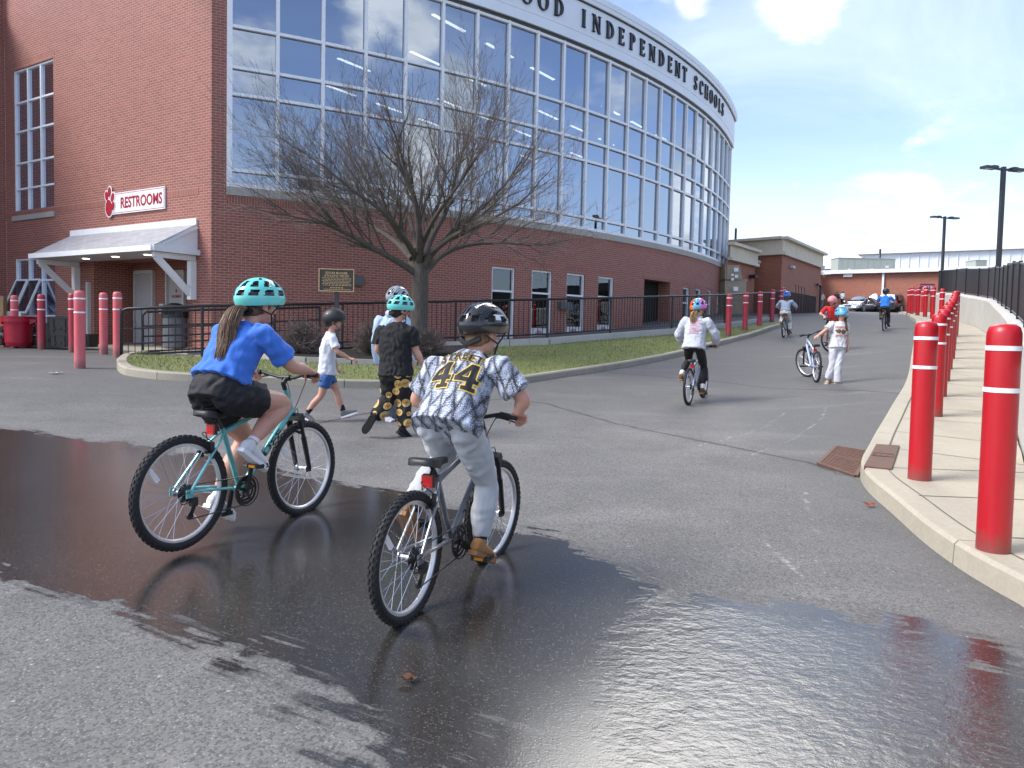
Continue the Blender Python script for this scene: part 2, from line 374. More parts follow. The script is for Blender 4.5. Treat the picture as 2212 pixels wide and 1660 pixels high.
WETPX = [(-250,915),(0,925),(130,944),(280,962),(420,985),(560,1008),(730,1040),(880,1076),(1130,1145),(1200,1166),(1290,1205),(1370,1242),(1480,1276),(1560,1284),(1640,1306),(1690,1322),(1702,1298),(1740,1310),(1880,1345),(2000,1345),(2100,1376),(2150,1410),(2185,1455),(2240,1500),(2400,1640),(2400,1900),(1000,1900),(880,1668),(760,1612),(655,1585),(630,1540),(645,1478),(560,1452),(430,1402),(330,1368),(270,1335),(130,1288),(0,1240),(-250,1180)]
POOLPX = [(1380,1250),(1480,1276),(1560,1284),(1640,1306),(1690,1322),(1702,1298),(1740,1310),(1880,1345),(2000,1345),(2100,1376),(2150,1410),(2185,1455),(2240,1500),(2400,1640),(2400,1900),(1200,1900),(1260,1660),(1250,1480),(1290,1340)]
TREADPX = [(300,1330),(420,1300),(640,1330),(690,1420),(740,1520),(900,1540),(1080,1560),(1130,1680),(860,1700),(620,1560),(560,1480),(330,1400)]
SCUFFPX = [[(1650,1165),(1700,1215),(1760,1280),(1790,1300)], [(1748,1120),(1768,1160),(1790,1185)], [(1845,850),(1890,820),(1925,790)], [(1905,835),(1935,800)], [(1620,985),(1720,945),(1775,905),(1785,880)], [(1500,965),(1640,930),(1700,890)], [(1740,1060),(1745,1110)], [(60,755+60),(130,830),(190,838)]]
SEAM = GP([(560,940),(860,880),(1090,862),(1180,872),(1330,915),(1560,962),(1745,1000),(1790,1016)])
SEAM2 = GP([(1100,815),(1250,800),(1400,812),(1560,825),(1760,842),(1960,852)])
def ground():
    xs = np.unique(np.round(np.concatenate([np.arange(-6.5,5.6,.09), np.arange(-14,14,.4), np.arange(-40,60,2.), [-1500,-900,-500,-250,-120,-70,80,120,250,500,900,1500]]), 4))
    ys = np.unique(np.round(np.concatenate([np.arange(.6,6.5,.06), np.arange(6.5,16,.12), np.arange(16,40,.5), np.arange(-6,.6,.5), np.arange(40,100,4.), [-1500,-700,-300,-100,-40,-15,150,300,600,1500,2500]]), 4))
    X, Y = np.meshgrid(xs, ys); Z = g(X, Y); nx, ny = len(xs), len(ys)
    idx = np.arange(nx*ny).reshape(ny, nx)
    fs = np.stack([idx[:-1,:-1], idx[:-1,1:], idx[1:,1:], idx[1:,:-1]], -1).reshape(-1, 4)
    me = bpy.data.meshes.new('ground'); me.from_pydata(np.stack([X,Y,Z],-1).reshape(-1,3).tolist(), [], fs.tolist())
    for nm, val in (('wet', sdist(X, Y, GP(WETPX))), ('pool', sdist(X, Y, GP(POOLPX))), ('tread', sdist(X, Y, GP(TREADPX))), ('scuff', np.min([np.abs(ldist(X, Y, GP(q))) for q in SCUFFPX], 0)), ('seam', ldist(X, Y, SEAM)), ('seamb', ldist(X, Y, SEAM2))):
        a = me.attributes.new(nm, 'FLOAT', 'POINT'); a.data.foreach_set('value', np.clip(val, -5, 5).astype(np.float32).ravel())
    k = NB('asphalt'); p = k.pos()
    big = k.noise(p, .22, 5, .55); mid = k.noise(p, 1.6, 6, .62); fine = k.noise(p, 95, 4, .7); st = k.noise(k.mapv(p, (.5, 2.2, 1), (0,0,.5)), .8, 5, .6)
    cell = k.n('ShaderNodeTexVoronoi', Scale=105., Randomness=1.); k.L.new(p, cell.inputs['Vector'])
    chip = k.lin(cell.outputs['Distance'], .0, .52, 1., 0.); sepc = k.n('ShaderNodeSeparateColor'); k.L.new(cell.outputs['Color'], sepc.inputs[0])
    c2 = k.n('ShaderNodeTexVoronoi', Scale=26., Randomness=1.); k.L.new(p, c2.inputs['Vector']); s2 = k.n('ShaderNodeSeparateColor'); k.L.new(c2.outputs['Color'], s2.inputs[0])
    yy = k.n('ShaderNodeSeparateXYZ'); k.L.new(p, yy.inputs[0])
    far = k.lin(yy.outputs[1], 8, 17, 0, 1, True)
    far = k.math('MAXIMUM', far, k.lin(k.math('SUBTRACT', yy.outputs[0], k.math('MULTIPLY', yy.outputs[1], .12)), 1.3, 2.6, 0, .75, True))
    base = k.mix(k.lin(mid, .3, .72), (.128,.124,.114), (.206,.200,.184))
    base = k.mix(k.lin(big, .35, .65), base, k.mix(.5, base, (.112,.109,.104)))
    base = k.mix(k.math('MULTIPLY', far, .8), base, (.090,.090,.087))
    base = k.mix(k.lin(st, .56, .72, 0, .35), base, (.25,.245,.235))
    chips = k.math('MULTIPLY', chip, k.lin(sepc.outputs[0], .66, .95, 0, 1.)); amt = k.math('MULTIPLY', chips, k.lin(far, 0, 1, .95, .25))
    base = k.mix(amt, base, (.42,.41,.39))
    base = k.mix(k.math('MULTIPLY', k.lin(sepc.outputs[1], .45, .9, 0, .7), k.lin(far, 0, 1, 1, .4)), base, (.05,.05,.052))
    base = k.mix(k.math('MULTIPLY', k.lin(c2.outputs['Distance'], .0, .24, 1, 0), k.lin(s2.outputs[0], .93, .97)), base, (.50,.48,.45))
    for nm, w in (('seam', .012), ('seamb', .012)):
        d = k.math('ABSOLUTE', k.math('ADD', k.attr(nm), k.lin(k.noise(p, 3., 4, .6), .3, .7, -.03, .03)))
        base = k.mix(k.lin(d, w, w*2.6, .85, 0, True), base, (.022,.022,.023)); base = k.mix(k.lin(d, .0, .09, .3, 0), base, (.04,.04,.042))
    sf = k.math('MULTIPLY', k.lin(k.attr('scuff'), .004, .032, 1, 0), k.lin(k.noise(p, 24, 5, .75), .46, .62)); base = k.mix(k.math('MULTIPLY', sf, .6), base, (.55,.55,.54))
    crack = k.voro(k.mapv(k.n('ShaderNodeVectorMath', {'operation':'ADD'}).outputs[0], (1,1,1)), .33, 'DISTANCE_TO_EDGE')
    va = k.N['Vector Math']; k.L.new(p, va.inputs[0]); nz = k.n('ShaderNodeTexNoise', Scale=1.4, Detail=4.); k.L.new(p, nz.inputs['Vector'])
    sc = k.n('ShaderNodeVectorMath', {'operation':'SCALE'}, Scale=.9); k.L.new(nz.outputs['Color'], sc.inputs[0]); k.L.new(sc.outputs[0], va.inputs[1])
    base = k.mix(k.lin(crack, .0010, .003, .22, 0), base, (.03,.03,.03))
    # wet film: edge broken up by noise, streaked along the riders' way
    streak = k.noise(k.mapv(k.mapv(p, (1,1,1), (0,0,.48)), (.75, 8., 1)), 1.5, 6, .65); ed = k.noise(p, 6, 6, .65)
    wsd = k.math('ADD', k.attr('wet'), k.math('ADD', k.lin(streak, .3, .7, -.16, .16), k.math('ADD', k.lin(ed, .3, .7, -.10, .10), k.lin(k.noise(p, 1.7, 3, .5), .3, .7, -.16, .16))))
    wet = k.lin(wsd, -.03, .05, 0, 1, True); damp = k.lin(wsd, -.10, .04, 0, 1, True)
    dry = k.math('MULTIPLY', k.lin(streak, .57, .64), k.math('MULTIPLY', k.lin(k.attr('wet'), .25, .80, 1, 0), k.lin(k.math('ADD', k.attr('tread'), k.lin(ed, .3, .7, -.2, .2)), -.1, .25))); wet = k.math('MULTIPLY', wet, k.math('SUBTRACT', 1., k.math('MULTIPLY', dry, .9)))
    pool = k.lin(k.math('ADD', k.attr('pool'), k.lin(ed, .3, .7, -.12, .12)), -.05, .30, 0, 1, True); pool = k.math('MULTIPLY', pool, wet)
    wetc = k.mix(.82, base, (.013,.0105,.008)); wetc = k.mix(k.math('MULTIPLY', chips, .8), wetc, (.16,.15,.14))
    col = k.mix(damp, base, k.mix(.5, base, (.03,.03,.03))); col = k.mix(wet, col, wetc)
    rough = k.math('ADD', k.math('MULTIPLY', wet, -.67), .80); rough = k.math('SUBTRACT', rough, k.math('MULTIPLY', pool, .12)); 
    rip = k.noise(k.mapv(p, (1,1.5,1), (0,0,.3)), 17, 3, .55, .4); rip2 = k.noise(p, 5., 3, .5)
    h = k.math('ADD', k.math('MULTIPLY', chip, .35), fine); nd = k.bump(h, .55, .006); nw = k.bump(k.math('ADD', h, k.math('MULTIPLY', rip2, .8)), .12, .004)
    np_ = k.bump(k.math('ADD', k.math('MULTIPLY', fine, .25), k.math('ADD', rip, k.math('MULTIPLY', rip2, 1.2))), .30, .012)
    def vmix(f, a, b):
        n = k.N.new('ShaderNodeMix'); n.data_type = 'VECTOR'; k.set(n.inputs[0], f); k.L.new(a, n.inputs[4]); k.L.new(b, n.inputs[5]); return n.outputs[1]
    k.P(Base_Color=col, Roughness=k.math('MAXIMUM', rough, .05), Normal=vmix(pool, vmix(wet, nd, nw), np_)); k.b.inputs['Specular IOR Level'].default_value = .5
    k.L.new(k.math('ADD', k.math('MULTIPLY', wet, .25), .5), k.b.inputs['Specular IOR Level'])
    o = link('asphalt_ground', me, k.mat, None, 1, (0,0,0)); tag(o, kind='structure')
ground()

# ------------------------------------------------------------ sweeps along kerbs
def offset_line(L, d):
    L = np.asarray(L)[:, :2]; T = np.gradient(L, axis=0); T /= np.linalg.norm(T, axis=1, keepdims=True)+1e-9
    return L+np.stack([-T[:,1], T[:,0]], 1)*d
def kerb(name, line, w, h, side, mat, zf=g, joint=3.):
    """concrete kerb: outer foot on `line`, body towards `side`, with real gaps at its joints"""
    mb = MB(); seg = np.concatenate([[0], np.cumsum(np.hypot(*np.diff(line[:, :2], axis=0).T))])
    cuts = np.arange(0, seg[-1]+joint, joint)
    for a, b in zip(cuts[:-1], cuts[1:]):
        b = min(b, seg[-1]); 
        if b-a < .05: continue
        ss = np.linspace(a+.006, b-.006, max(3, int((b-a)/.18)))
        P = np.stack([np.interp(ss, seg, line[:, i]) for i in (0, 1)], 1); Z = zf(P[:,0], P[:,1])
        prof = [(0,-.2), (.012,h-.025), (.035,h), (w,h), (w,-.2)]; rows = [np.c_[offset_line(P, side*d), Z+z] for d, z in prof]
        n = len(P); vs = np.concatenate(rows); fs = []
        for i in range(len(prof)-1):
            for q in range(n-1): fs.append((i*n+q, i*n+q+1, (i+1)*n+q+1, (i+1)*n+q) if side < 0 else (i*n+q+1, i*n+q, (i+1)*n+q, (i+1)*n+q+1))
        fs += [tuple(i*n for i in range(len(prof))), tuple(i*n+n-1 for i in range(len(prof)))[::-1]]
        mb.add(vs, fs)
    return struct(name, mb, mat, 35)
def sheet(name, poly, zf, mat, fine=.35, build=True):
    bm = bmesh.new(); vs = [bm.verts.new((p[0], p[1], 0)) for p in poly]; es = [bm.edges.new((vs[i], vs[(i+1) % len(vs)])) for i in range(len(vs))]
    bmesh.ops.triangle_fill(bm, edges=es, use_beauty=True)
    for _ in range(7):
        le = [e for e in bm.edges if e.calc_length() > fine]
        if not le: break
        bmesh.ops.subdivide_edges(bm, edges=le, cuts=1); bmesh.ops.triangulate(bm, faces=bm.faces[:])
    bmesh.ops.recalc_face_normals(bm, faces=bm.faces[:])
    X = np.array([v.co[:] for v in bm.verts]); Z = zf(X[:,0], X[:,1])
    for v, z in zip(bm.verts, Z): v.co.z = z
    if sum(f.normal.z for f in bm.faces) < 0: bmesh.ops.reverse_faces(bm, faces=bm.faces[:])
    me = bpy.data.meshes.new(name); bm.to_mesh(me); bm.free(); o = link(name, me, mat, None, 1, (0,0,0)); tag(o, kind='structure'); return o

# lawn island on the left
LK = smooth_line(GP([(330,768),(275,775),(252,788),(258,806),(300,816),(395,824),(603,832),(750,838),(896,839),(1010,836),(1126,829),(1212,816),(1375,790),(1483,767),(1566,744),(1661,716),(1712,700)])[:, :2], 5)
kerb('lawn_kerb', LK, .17, .135, 1, M['kerb'])
# front railing line: (pixel x, top y, pixels per metre)
RAIL = [(262,668,105),(437,661.5,104),(593,659,97),(740,656,89),(870,653.5,85),(985,651.5,83),(1100,649,81.5),(1184,647,80),(1320,643.5,73.5),(1453,640.5,67),(1567,637.5,59),(1664,632.5,51)]
RT = np.array([at_depth(x, y, s) for x, y, s in RAIL]); RB = RT-V(0,0,1.07)
lawn_poly = list(offset_line(LK, .16)[2:])+[RB[10][:2]+V(.3,-.4), RB[9][:2]+V(.05,-.12), RB[8][:2]+V(0,-.1), RB[7][:2], RB[5][:2], RB[3][:2], RB[2][:2], RB[1][:2]+V(.2,-.3), RB[0][:2]+V(.35,-.1)]
def lawn_z(x, y): return g(x, y)+.125
k = NB('turf'); p = k.pos(); a = k.noise(p, 1.1, 5, .6); b = k.noise(p, 18, 5, .7)
k.P(Base_Color=k.mix(k.lin(b, .3, .7), k.mix(k.lin(a,.35,.65), (.085,.135,.024), (.14,.175,.045)), (.19,.19,.075)), Roughness=.95, Normal=k.bump(b, .6, .03)); M['turf'] = k.mat
sheet('lawn', lawn_poly, lawn_z, M['turf'], .5)
def grass():
    X = RNG.uniform(-7.8, 8.5, 90000); Y = RNG.uniform(10.5, 30, 90000); s = sdist(X, Y, np.array([p[:2] for p in lawn_poly])); ok = s > .01; X, Y = X[ok], Y[ok]; n = len(X); Z = lawn_z(X, Y)
    h = RNG.uniform(.025, .06, n); a = RNG.uniform(0, 6.28, n); w = RNG.uniform(.004, .008, n); le = RNG.uniform(.2, .9, n); b = RNG.uniform(0, 6.28, n)
    v = np.empty((n, 3, 3)); dx, dy = np.cos(a)*w, np.sin(a)*w
    v[:,0] = np.c_[X-dx, Y-dy, Z-.005]; v[:,1] = np.c_[X+dx, Y+dy, Z-.005]; v[:,2] = np.c_[X+np.cos(b)*h*le, Y+np.sin(b)*h*le, Z+h]
    me = bpy.data.meshes.new('grass'); me.from_pydata(v.reshape(-1,3).tolist(), [], np.arange(n*3).reshape(-1,3).tolist())
    k = NB('grass_blade'); p = k.pos(); c = k.mix(k.lin(k.noise(p, 30, 3, .7), .3, .7), (.085,.155,.025), (.19,.225,.065)); c = k.mix(k.lin(k.noise(p, .9, 4, .6), .42, .62), c, (.15,.135,.062))
    k.P(Base_Color=c, Roughness=.7); tag(link('grass', me, k.mat, None, 0, (0,0,0)), 'short green and straw coloured grass covering the lawn inside the kerb', 'grass', kind='stuff')
grass()

# ramp floor and its low concrete wall
def ramp():
    mb = MB(); n = len(RB)
    far = [V(-8.3,17.2), V(-6.9,18.2), V(-5.6,19.2), V(-3.7,20.2), V(-1.6,21.2), V(.2,22.6), V(1.6,23.7), V(3.0,25.0), V(4.8,27.2), V(6.4,29.2), V(8.6,32.5), V(12.5,37.5)]
    for i in range(n-1):
        a, b = RB[i], RB[i+1]; fa, fb = V(*far[i], a[2]), V(*far[i+1], b[2]); mb.quad(a-V(0,.13,0), b-V(0,.13,0), fb, fa)
    struct('ramp_floor', mb, M['walk'])
    mb = MB()
    for i in range(4, n-1):
        a, b = RB[i], RB[i+1]; d = nrm(V(b[0]-a[0], b[1]-a[1], 0)); o = V(d[1], -d[0], 0)*.13
        for L in np.linspace(0, 1, 3)[:-1]:
            p, q = lerp(a, b, L), lerp(a, b, L+.5)-d*.008
            vs = [p+o, q+o, q-o*.4, p-o*.4]; mb.prism([v[:2] for v in vs], [float(g(v[0], v[1]))-.1 for v in vs], [v[2]+.03 for v in vs])
    o = mb.build('ramp_wall', M['wallc'], None); tag(o, 'low concrete retaining wall under the black railing beside the lawn', 'wall')
ramp()
# mulch bed with its stone edging
BED = GP([(545,770),(620,777),(760,783),(900,786),(985,780),(1045,762),(1062,748),(985,742),(870,745),(740,750),(640,752),(560,758)], .16)
k = NB('mulch'); p = k.pos(); b = k.noise(p, 30, 6, .75); k.P(Base_Color=k.mix(k.lin(b,.35,.7), (.008,.007,.006), (.045,.034,.026)), Roughness=.95, Normal=k.bump(b, 1., .06)); M['mulch'] = k.mat
sheet('mulch_bed', BED, lambda x, y: g(x, y)+.19, M['mulch'], .4)
mb = MB(); L = smooth_line(BED[:7], 3)
for a, b in zip(L[:-1], L[1:]):
    d = nrm(b-a)*.012; mb.bar((a+d)*V(1,1,0)+V(0,0,g(*a[:2])+.15), (b-d)*V(1,1,0)+V(0,0,g(*b[:2])+.15), .12, .16)
tag(mb.build('bed_edging', M['stone'], None), 'row of low grey edging stones along the dark mulch bed', 'edging')

# right-hand pavement, kerb, drain
RK_px = [(2560,1640),(2440,1510),(2330,1400),(2212,1314),(2100,1249),(2000,1178),(1925,1110),(1882,1072),(1862,1048),(1856,1030),(1860,1012),(1872,990),(1890,955),(1925,893),(1958,830),(1968,775),(1975,730),(1978,700),(1966,690),(1950,679)]
_rk = GP(RK_px)[:, :2]; RK = smooth_line(np.concatenate([_rk, _rk[-1]+np.array([(.5,.9),(1.6,1.6),(4.,2.3),(9.,3.2)])]), 6)
kerb('pavement_kerb', RK, .20, .15, -1, M['walk'], joint=2.1)
rin = offset_line(RK, -.19)
WALLLINE = [(2300,1110,330),(2212,971,215),(2195,914,178),(2168,800,118),(2140,730,76),(2126,714,66),(2108,704,60),(2085,698,56),(2067,695,53),(2045,692,49),(2016,688,46.5)]
WL = smooth_line(np.concatenate([[(3.62,-2.5), (3.5,2.6)], np.array([at_depth(x, y, s)[:2] for x, y, s in WALLLINE])]), 4)
sheet('pavement', list(rin)+list(offset_line(WL[::-1], -.02))+[V(3.4,-2.4), V(2.0,.6)], lambda x, y: g(x, y)+.15+.0, M['walk'], .5)
def pave_joints():
    mb = MB(); seg = np.concatenate([[0], np.cumsum(np.hypot(*np.diff(rin, axis=0).T))])
    for s in np.arange(1.2, 34, 1.05):
        p = V(*[np.interp(s, seg, rin[:, i]) for i in (0, 1)]); q = WL[np.argmin(np.hypot(*(WL-p).T))]
        if p[1] < 7: q = p+V(3.2, -.25)
        pts = [lerp(p, q, t) for t in np.linspace(0, 1, 8)]; pts = [V(x, y, g(x, y)+.153) for x, y in pts]; d = nrm(pts[-1]-pts[0])[[1,0,2]]*V(-1,1,0)*.007
        for a, b in zip(pts[:-1], pts[1:]): mb.quad(a-d, b-d, b+d, a+d)
    L = offset_line(RK, -.205); L = np.c_[L, g(L[:,0], L[:,1])+.1535]; T = np.c_[offset_line(RK, -.215), L[:,2]]
    for i in range(len(L)-1): mb.quad(L[i], L[i+1], T[i+1], T[i])
    struct('pavement_joint', mb, plain('joint_dirt', (.12,.11,.095), .9))
pave_joints()
def drain():
    c = [at_ground(x, y, .006) for x, y in ((1768,1003),(1806,966),(1880,978),(1849,1030))]
    t = thing('storm_drain', 'rusty iron storm drain grate at the kerb beside the first red bollard', 'drain', np.mean(c, 0))
    mb = MB(); mb.quad(*[p-V(0,0,.004) for p in c]); mb.build('pit', M['void'], t)
    fr = MB(); gr = MB()
    for i in range(4): fr.bar(c[i]+V(0,0,.006), c[(i+1)%4]+V(0,0,.006), .035, .02)
    fr.bar(lerp(c[0], c[1], .5)+V(0,0,.006), lerp(c[3], c[2], .5)+V(0,0,.006), .03, .02)
    for half in (0, .5):
        for j in range(1, 9):
            f = half+j*.5/9; gr.bar(lerp(c[0], c[1], f)+V(0,0,.004), lerp(c[3], c[2], f)+V(0,0,.004), .022, .02)
    fr.build('frame', M['rust'], t); gr.build('grate', M['rust'], t)
    q = [at_ground(x, y, .16) for x, y in ((1866,1008),(1893,960),(1943,963),(1926,1014))]
    hd = MB(); hd.prism([v[:2] for v in q], [v[2]-.12 for v in q], [v[2]+.004 for v in q]); hd.build('kerb_plate', M['rust'], t)
    m2 = MB(); u = nrm(q[3]-q[0]); w = nrm(q[1]-q[0]); cc = np.mean(q, 0)+V(0,0,.008)
    for dx in (-.05, 0, .05): m2.bar(cc+u*(dx-.02)-w*.05, cc+u*(dx-.02)+w*.05, .008, .004)
    for s in (-1, 1): m2.bar(cc+u*.09*s-w*.08, cc+u*.09*s+w*.08, .008, .004); m2.bar(cc-u*.09+w*.08*s, cc+u*.09+w*.08*s, .008, .004)
    m2.build('cast_mark', M['rust'], t)
drain()
def wall_right():
    mb = MB(); T = np.gradient(WL, axis=0); T /= np.linalg.norm(T, axis=1, keepdims=True); N_ = np.stack([T[:,1], -T[:,0]], 1)
    if N_[3] @ V(1, 0) < 0: N_ = -N_
    top = np.array([float(g(*w)) for w in WL])+1.22; top = np.convolve(np.pad(top, 2, 'edge'), np.ones(5)/5, 'valid')
    global WTOP; WTOP = np.c_[WL+N_*.14, top]
    for i in range(len(WL)-1):
        a, b = WL[i], WL[i+1]; za, zb = top[i], top[i+1]; na, nb_ = N_[i]*.28, N_[i+1]*.28
        A = [V(*a, g(*a)-.2), V(*b, g(*b)-.2), V(*b, zb-.08), V(*a, za-.08)]
        mb.quad(A[1], A[0], A[3], A[2]); c = .06
        mb.quad(V(*b, zb-.08), V(*a, za-.08), V(*(a+na*.25), za), V(*(b+nb_*.25), zb)); mb.quad(V(*(b+nb_*.25), zb), V(*(a+na*.25), za), V(*(a+na), za), V(*(b+nb_), zb))
        mb.quad(V(*(a+na), -1), V(*(b+nb_), -1), V(*(b+nb_), zb), V(*(a+na), za))
    a, b = V(*WL[-1], top[-1]), V(*(WL[-1]+N_[-1]*.28), top[-1]); mb.quad(V(a[0],a[1],g(*a[:2])-.2), V(b[0],b[1],g(*b[:2])-.2), b, a)
    tag(mb.build('retaining_wall', M['wallc'], None, 0), 'curved pale concrete retaining wall along the right pavement', 'wall')
    # mesh fence on top
    t = thing('mesh_fence', 'black woven mesh privacy fence standing on the curved concrete wall', 'fence', WTOP[8])
    ps = MB(); mh = MB(); H = np.interp(WTOP[:,1], [0, 9, 14, 45], [.80, .85, 1.0, 1.02])
    seg = np.concatenate([[0], np.cumsum(np.hypot(*np.diff(WL, axis=0).T))])
    for s in np.arange(0, seg[-1], 2.4):
        p = V(*[np.interp(s, seg, WTOP[:, i]) for i in range(3)]); h = np.interp(s, seg, H); ps = MB(); ps.tube([p, p+V(0,0,h+.04)], .03, 8); ps.build('post', M['black'], t)
    for i in range(len(WTOP)-1):
        a, b = WTOP[i], WTOP[i+1]; ua, ub = seg[i], seg[i+1]
        mh.add([a+V(0,0,.03), b+V(0,0,.03), b+V(0,0,H[i+1]), a+V(0,0,H[i])], [(0,1,2,3)], 0, [[(ua,0),(ub,0),(ub,H[i+1]),(ua,H[i])]])
    k = NB('privacy_mesh'); k.N.remove(k.b); uv = k.uvc(); s = k.n('ShaderNodeSeparateXYZ'); k.L.new(uv, s.inputs[0])
    wob = k.noise(k.mapv(uv, (1.2, .5, 1)), 1.1, 3, .5)
    row = k.math('FRACT', k.math('MULTIPLY', k.math('ADD', s.outputs[1], k.lin(wob, .3, .7, -.04, .04)), 13.)); line = k.lin(k.math('ABSOLUTE', k.math('SUBTRACT', row, .5)), .0, .07, 1, 0)
    df = k.n('ShaderNodeBsdfPrincipled', Roughness=.6); k.set(df.inputs['Base Color'], k.mix(k.math('MULTIPLY', line, .45), (.006,.006,.008), (.11,.12,.13)))
    tr = k.n('ShaderNodeBsdfTransparent'); mx = k.n('ShaderNodeMixShader', Fac=.97); k.L.new(tr.outputs[0], mx.inputs[1]); k.L.new(df.outputs[0], mx.inputs[2]); k.L.new(mx.outputs[0], k.out.inputs[0])
    mh.build('mesh_panel', k.mat, t)
    rl = MB(); rl.tube(WTOP+np.c_[np.zeros((len(H),2)), H], .021, 6); rl.tube(WTOP+V(0,0,.05), .016, 6); rl.build('rail', M['black'], t)
wall_right()

# ------------------------------------------------------------ school building: drum front, restroom wall
DC, DR = V(-21.43937, 50.23314), 34.58072
def arc(th, z, d=0.): a = math.radians(th); r = DR-d; return V(DC[0]+r*math.cos(a), DC[1]+r*math.sin(a), z)
def th_px(px, z, lo=-69., hi=-19., d=0.):
    for _ in range(50):
        m = (lo+hi)/2
        if proj(arc(m, z, d))[0] < px: lo = m
        else: hi = m
    return lo
TH0, TH1 = th_px(492, 4.9), -21.75
THC = th_px(456.5, 4.9); THE = TH1+.75
S2T = lambda s: THC+math.degrees(s/DR)
T2S = lambda th: math.radians(th-THC)*DR
ZS, ROWS = 4.90, [0, .42, 2.30, 2.96, 3.96, 5.92]
ZTOP = ZS+ROWS[-1]
drum = lambda s, z, d=0.: arc(S2T(s), z, d)
CA = arc(THC, 0)                                   # corner of drum and restroom wall
_zs = at_depth(448, 422, 85.6)[2]; _L = at_z(21, 473, _zs); WD = nrm(V(_L[0]-CA[0], _L[1]-CA[1], 0)); WN = V(WD[1], -WD[0], 0)
if WN[1] > 0: WN = -WN
flat = lambda s, z, d=0.: V(CA[0], CA[1], 0)+WD*s-WN*d+V(0,0,z)
def flat_sz(px, py, d=0.): p = at_plane(px, py, CA-WN*d, WN); return float((p-CA)@WD), float(p[2])
def cells(mb, surf, sb, zb, holes, m=0, step=None, rev=False, reveal=.16, d=0.):
    """wall surface over s, z break lines with rectangular openings and their reveals"""
    ss = sorted(set([round(x, 4) for x in sb]+[round(x, 4) for h in holes for x in h[:2]]))
    zz = sorted(set([round(x, 4) for x in zb]+[round(x, 4) for h in holes for x in h[2:4]]))
    if step:
        f = []
        for a, b in zip(ss[:-1], ss[1:]): f += list(np.linspace(a, b, max(2, int((b-a)/step)+2)))[:-1]
        ss = f+[ss[-1]]
    def q(p, uv): mb.add(p[::-1] if rev else p, [(0,1,2,3)], m, [uv[::-1] if rev else uv])
    for a, b in zip(ss[:-1], ss[1:]):
        for z0, z1 in zip(zz[:-1], zz[1:]):
            cs, cz = (a+b)/2, (z0+z1)/2
            if any(h[0] < cs < h[1] and h[2] < cz < h[3] for h in holes): continue
            q([surf(a,z0,d), surf(b,z0,d), surf(b,z1,d), surf(a,z1,d)], [(a,z0),(b,z0),(b,z1),(a,z1)])
    for h in holes:
        s0, s1, z0, z1 = h[:4]; r = h[4] if len(h) > 4 else reveal
        q([surf(s0,z0,d+r), surf(s0,z0,d), surf(s0,z1,d), surf(s0,z1,d+r)][::-1], [(s0-r,z0),(s0,z0),(s0,z1),(s0-r,z1)][::-1])
        q([surf(s1,z0,d), surf(s1,z0,d+r), surf(s1,z1,d+r), surf(s1,z1,d)][::-1], [(s1,z0),(s1+r,z0),(s1+r,z1),(s1,z1)][::-1])
        q([surf(s0,z1,d), surf(s1,z1,d), surf(s1,z1,d+r), surf(s0,z1,d+r)], [(s0,z1),(s1,z1),(s1,z1+r),(s0,z1+r)])
        q([surf(s0,z0,d+r), surf(s1,z0,d+r), surf(s1,z0,d), surf(s0,z0,d)], [(s0,z0),(s1,z0),(s1,z0+r),(s0,z0+r)])
def sbar(mb, surf, s0, z0, s1, z1, d, w, dep, m=0):
    a, b = surf(s0, z0, d), surf(s1, z1, d); n = nrm(surf((s0+s1)/2, (z0+z1)/2, d-.1)-surf((s0+s1)/2, (z0+z1)/2, d)); mb.bar(a, b, w, dep, m, n)
def band(mb, surf, s0, s1, z0, z1, d0, d1, m=0, step=None):     # solid band standing proud of a wall
    ss = np.linspace(s0, s1, max(2, int((s1-s0)/step)+1)) if step else [s0, s1]
    for a, b in zip(ss[:-1], ss[1:]):
        mb.add([surf(a,z0,d0), surf(b,z0,d0), surf(b,z1,d0), surf(a,z1,d0)], [(0,1,2,3)], m, [[(a,z0),(b,z0),(b,z1),(a,z1)]])
        mb.add([surf(a,z1,d0), surf(b,z1,d0), surf(b,z1,d1), surf(a,z1,d1)], [(0,1,2,3)], m, [[(a,z1),(b,z1),(b,z1+.1),(a,z1+.1)]])
        mb.add([surf(a,z0,d1), surf(b,z0,d1), surf(b,z0,d0), surf(a,z0,d0)], [(0,1,2,3)], m, [[(a,z0),(b,z0),(b,z0+.1),(a,z0+.1)]])
    for s in (s0, s1): mb.add([surf(s,z0,d1), surf(s,z0,d0), surf(s,z1,d0), surf(s,z1,d1)], [(0,1,2,3)], m, [[(0,z0),(.1,z0),(.1,z1),(0,z1)]])
BLD = thing('school_building', 'red brick school with a curved two storey window wall and white fascia lettering', 'building', (CA[0], CA[1], .7))
SE = T2S(THE); S0, S1 = T2S(TH0), T2S(TH1)
def win_sz(x0, x1, ytop, zb):
    z = 2.5
    for _ in range(6):
        s0, s1 = T2S(th_px(x0, z)), T2S(th_px(x1, z)); m = (s0+s1)/2; lo, hi = 0., 8.
        for _ in range(40):
            c = (lo+hi)/2
            if proj(drum(m, c))[1] > ytop: lo = c
            else: hi = c
        z = lo
    return s0, s1, zb, z
LW = [win_sz(1063,1113,578,1.05), win_sz(1149.5,1193,585,1.12), win_sz(1225,1263.6,592,1.2), win_sz(1293,1326,599,1.3), win_sz(1475.4,1489.7,622,1.5), win_sz(1503.5,1515,625,1.55), win_sz(1528.6,1537,628,1.6), win_sz(1549,1553.5,631,1.6)]
LW = [(a, a+max(b-a, .62), z, t) for a, b, z, t in LW]
DOORH = win_sz(1392,1447.7,607,1.3)
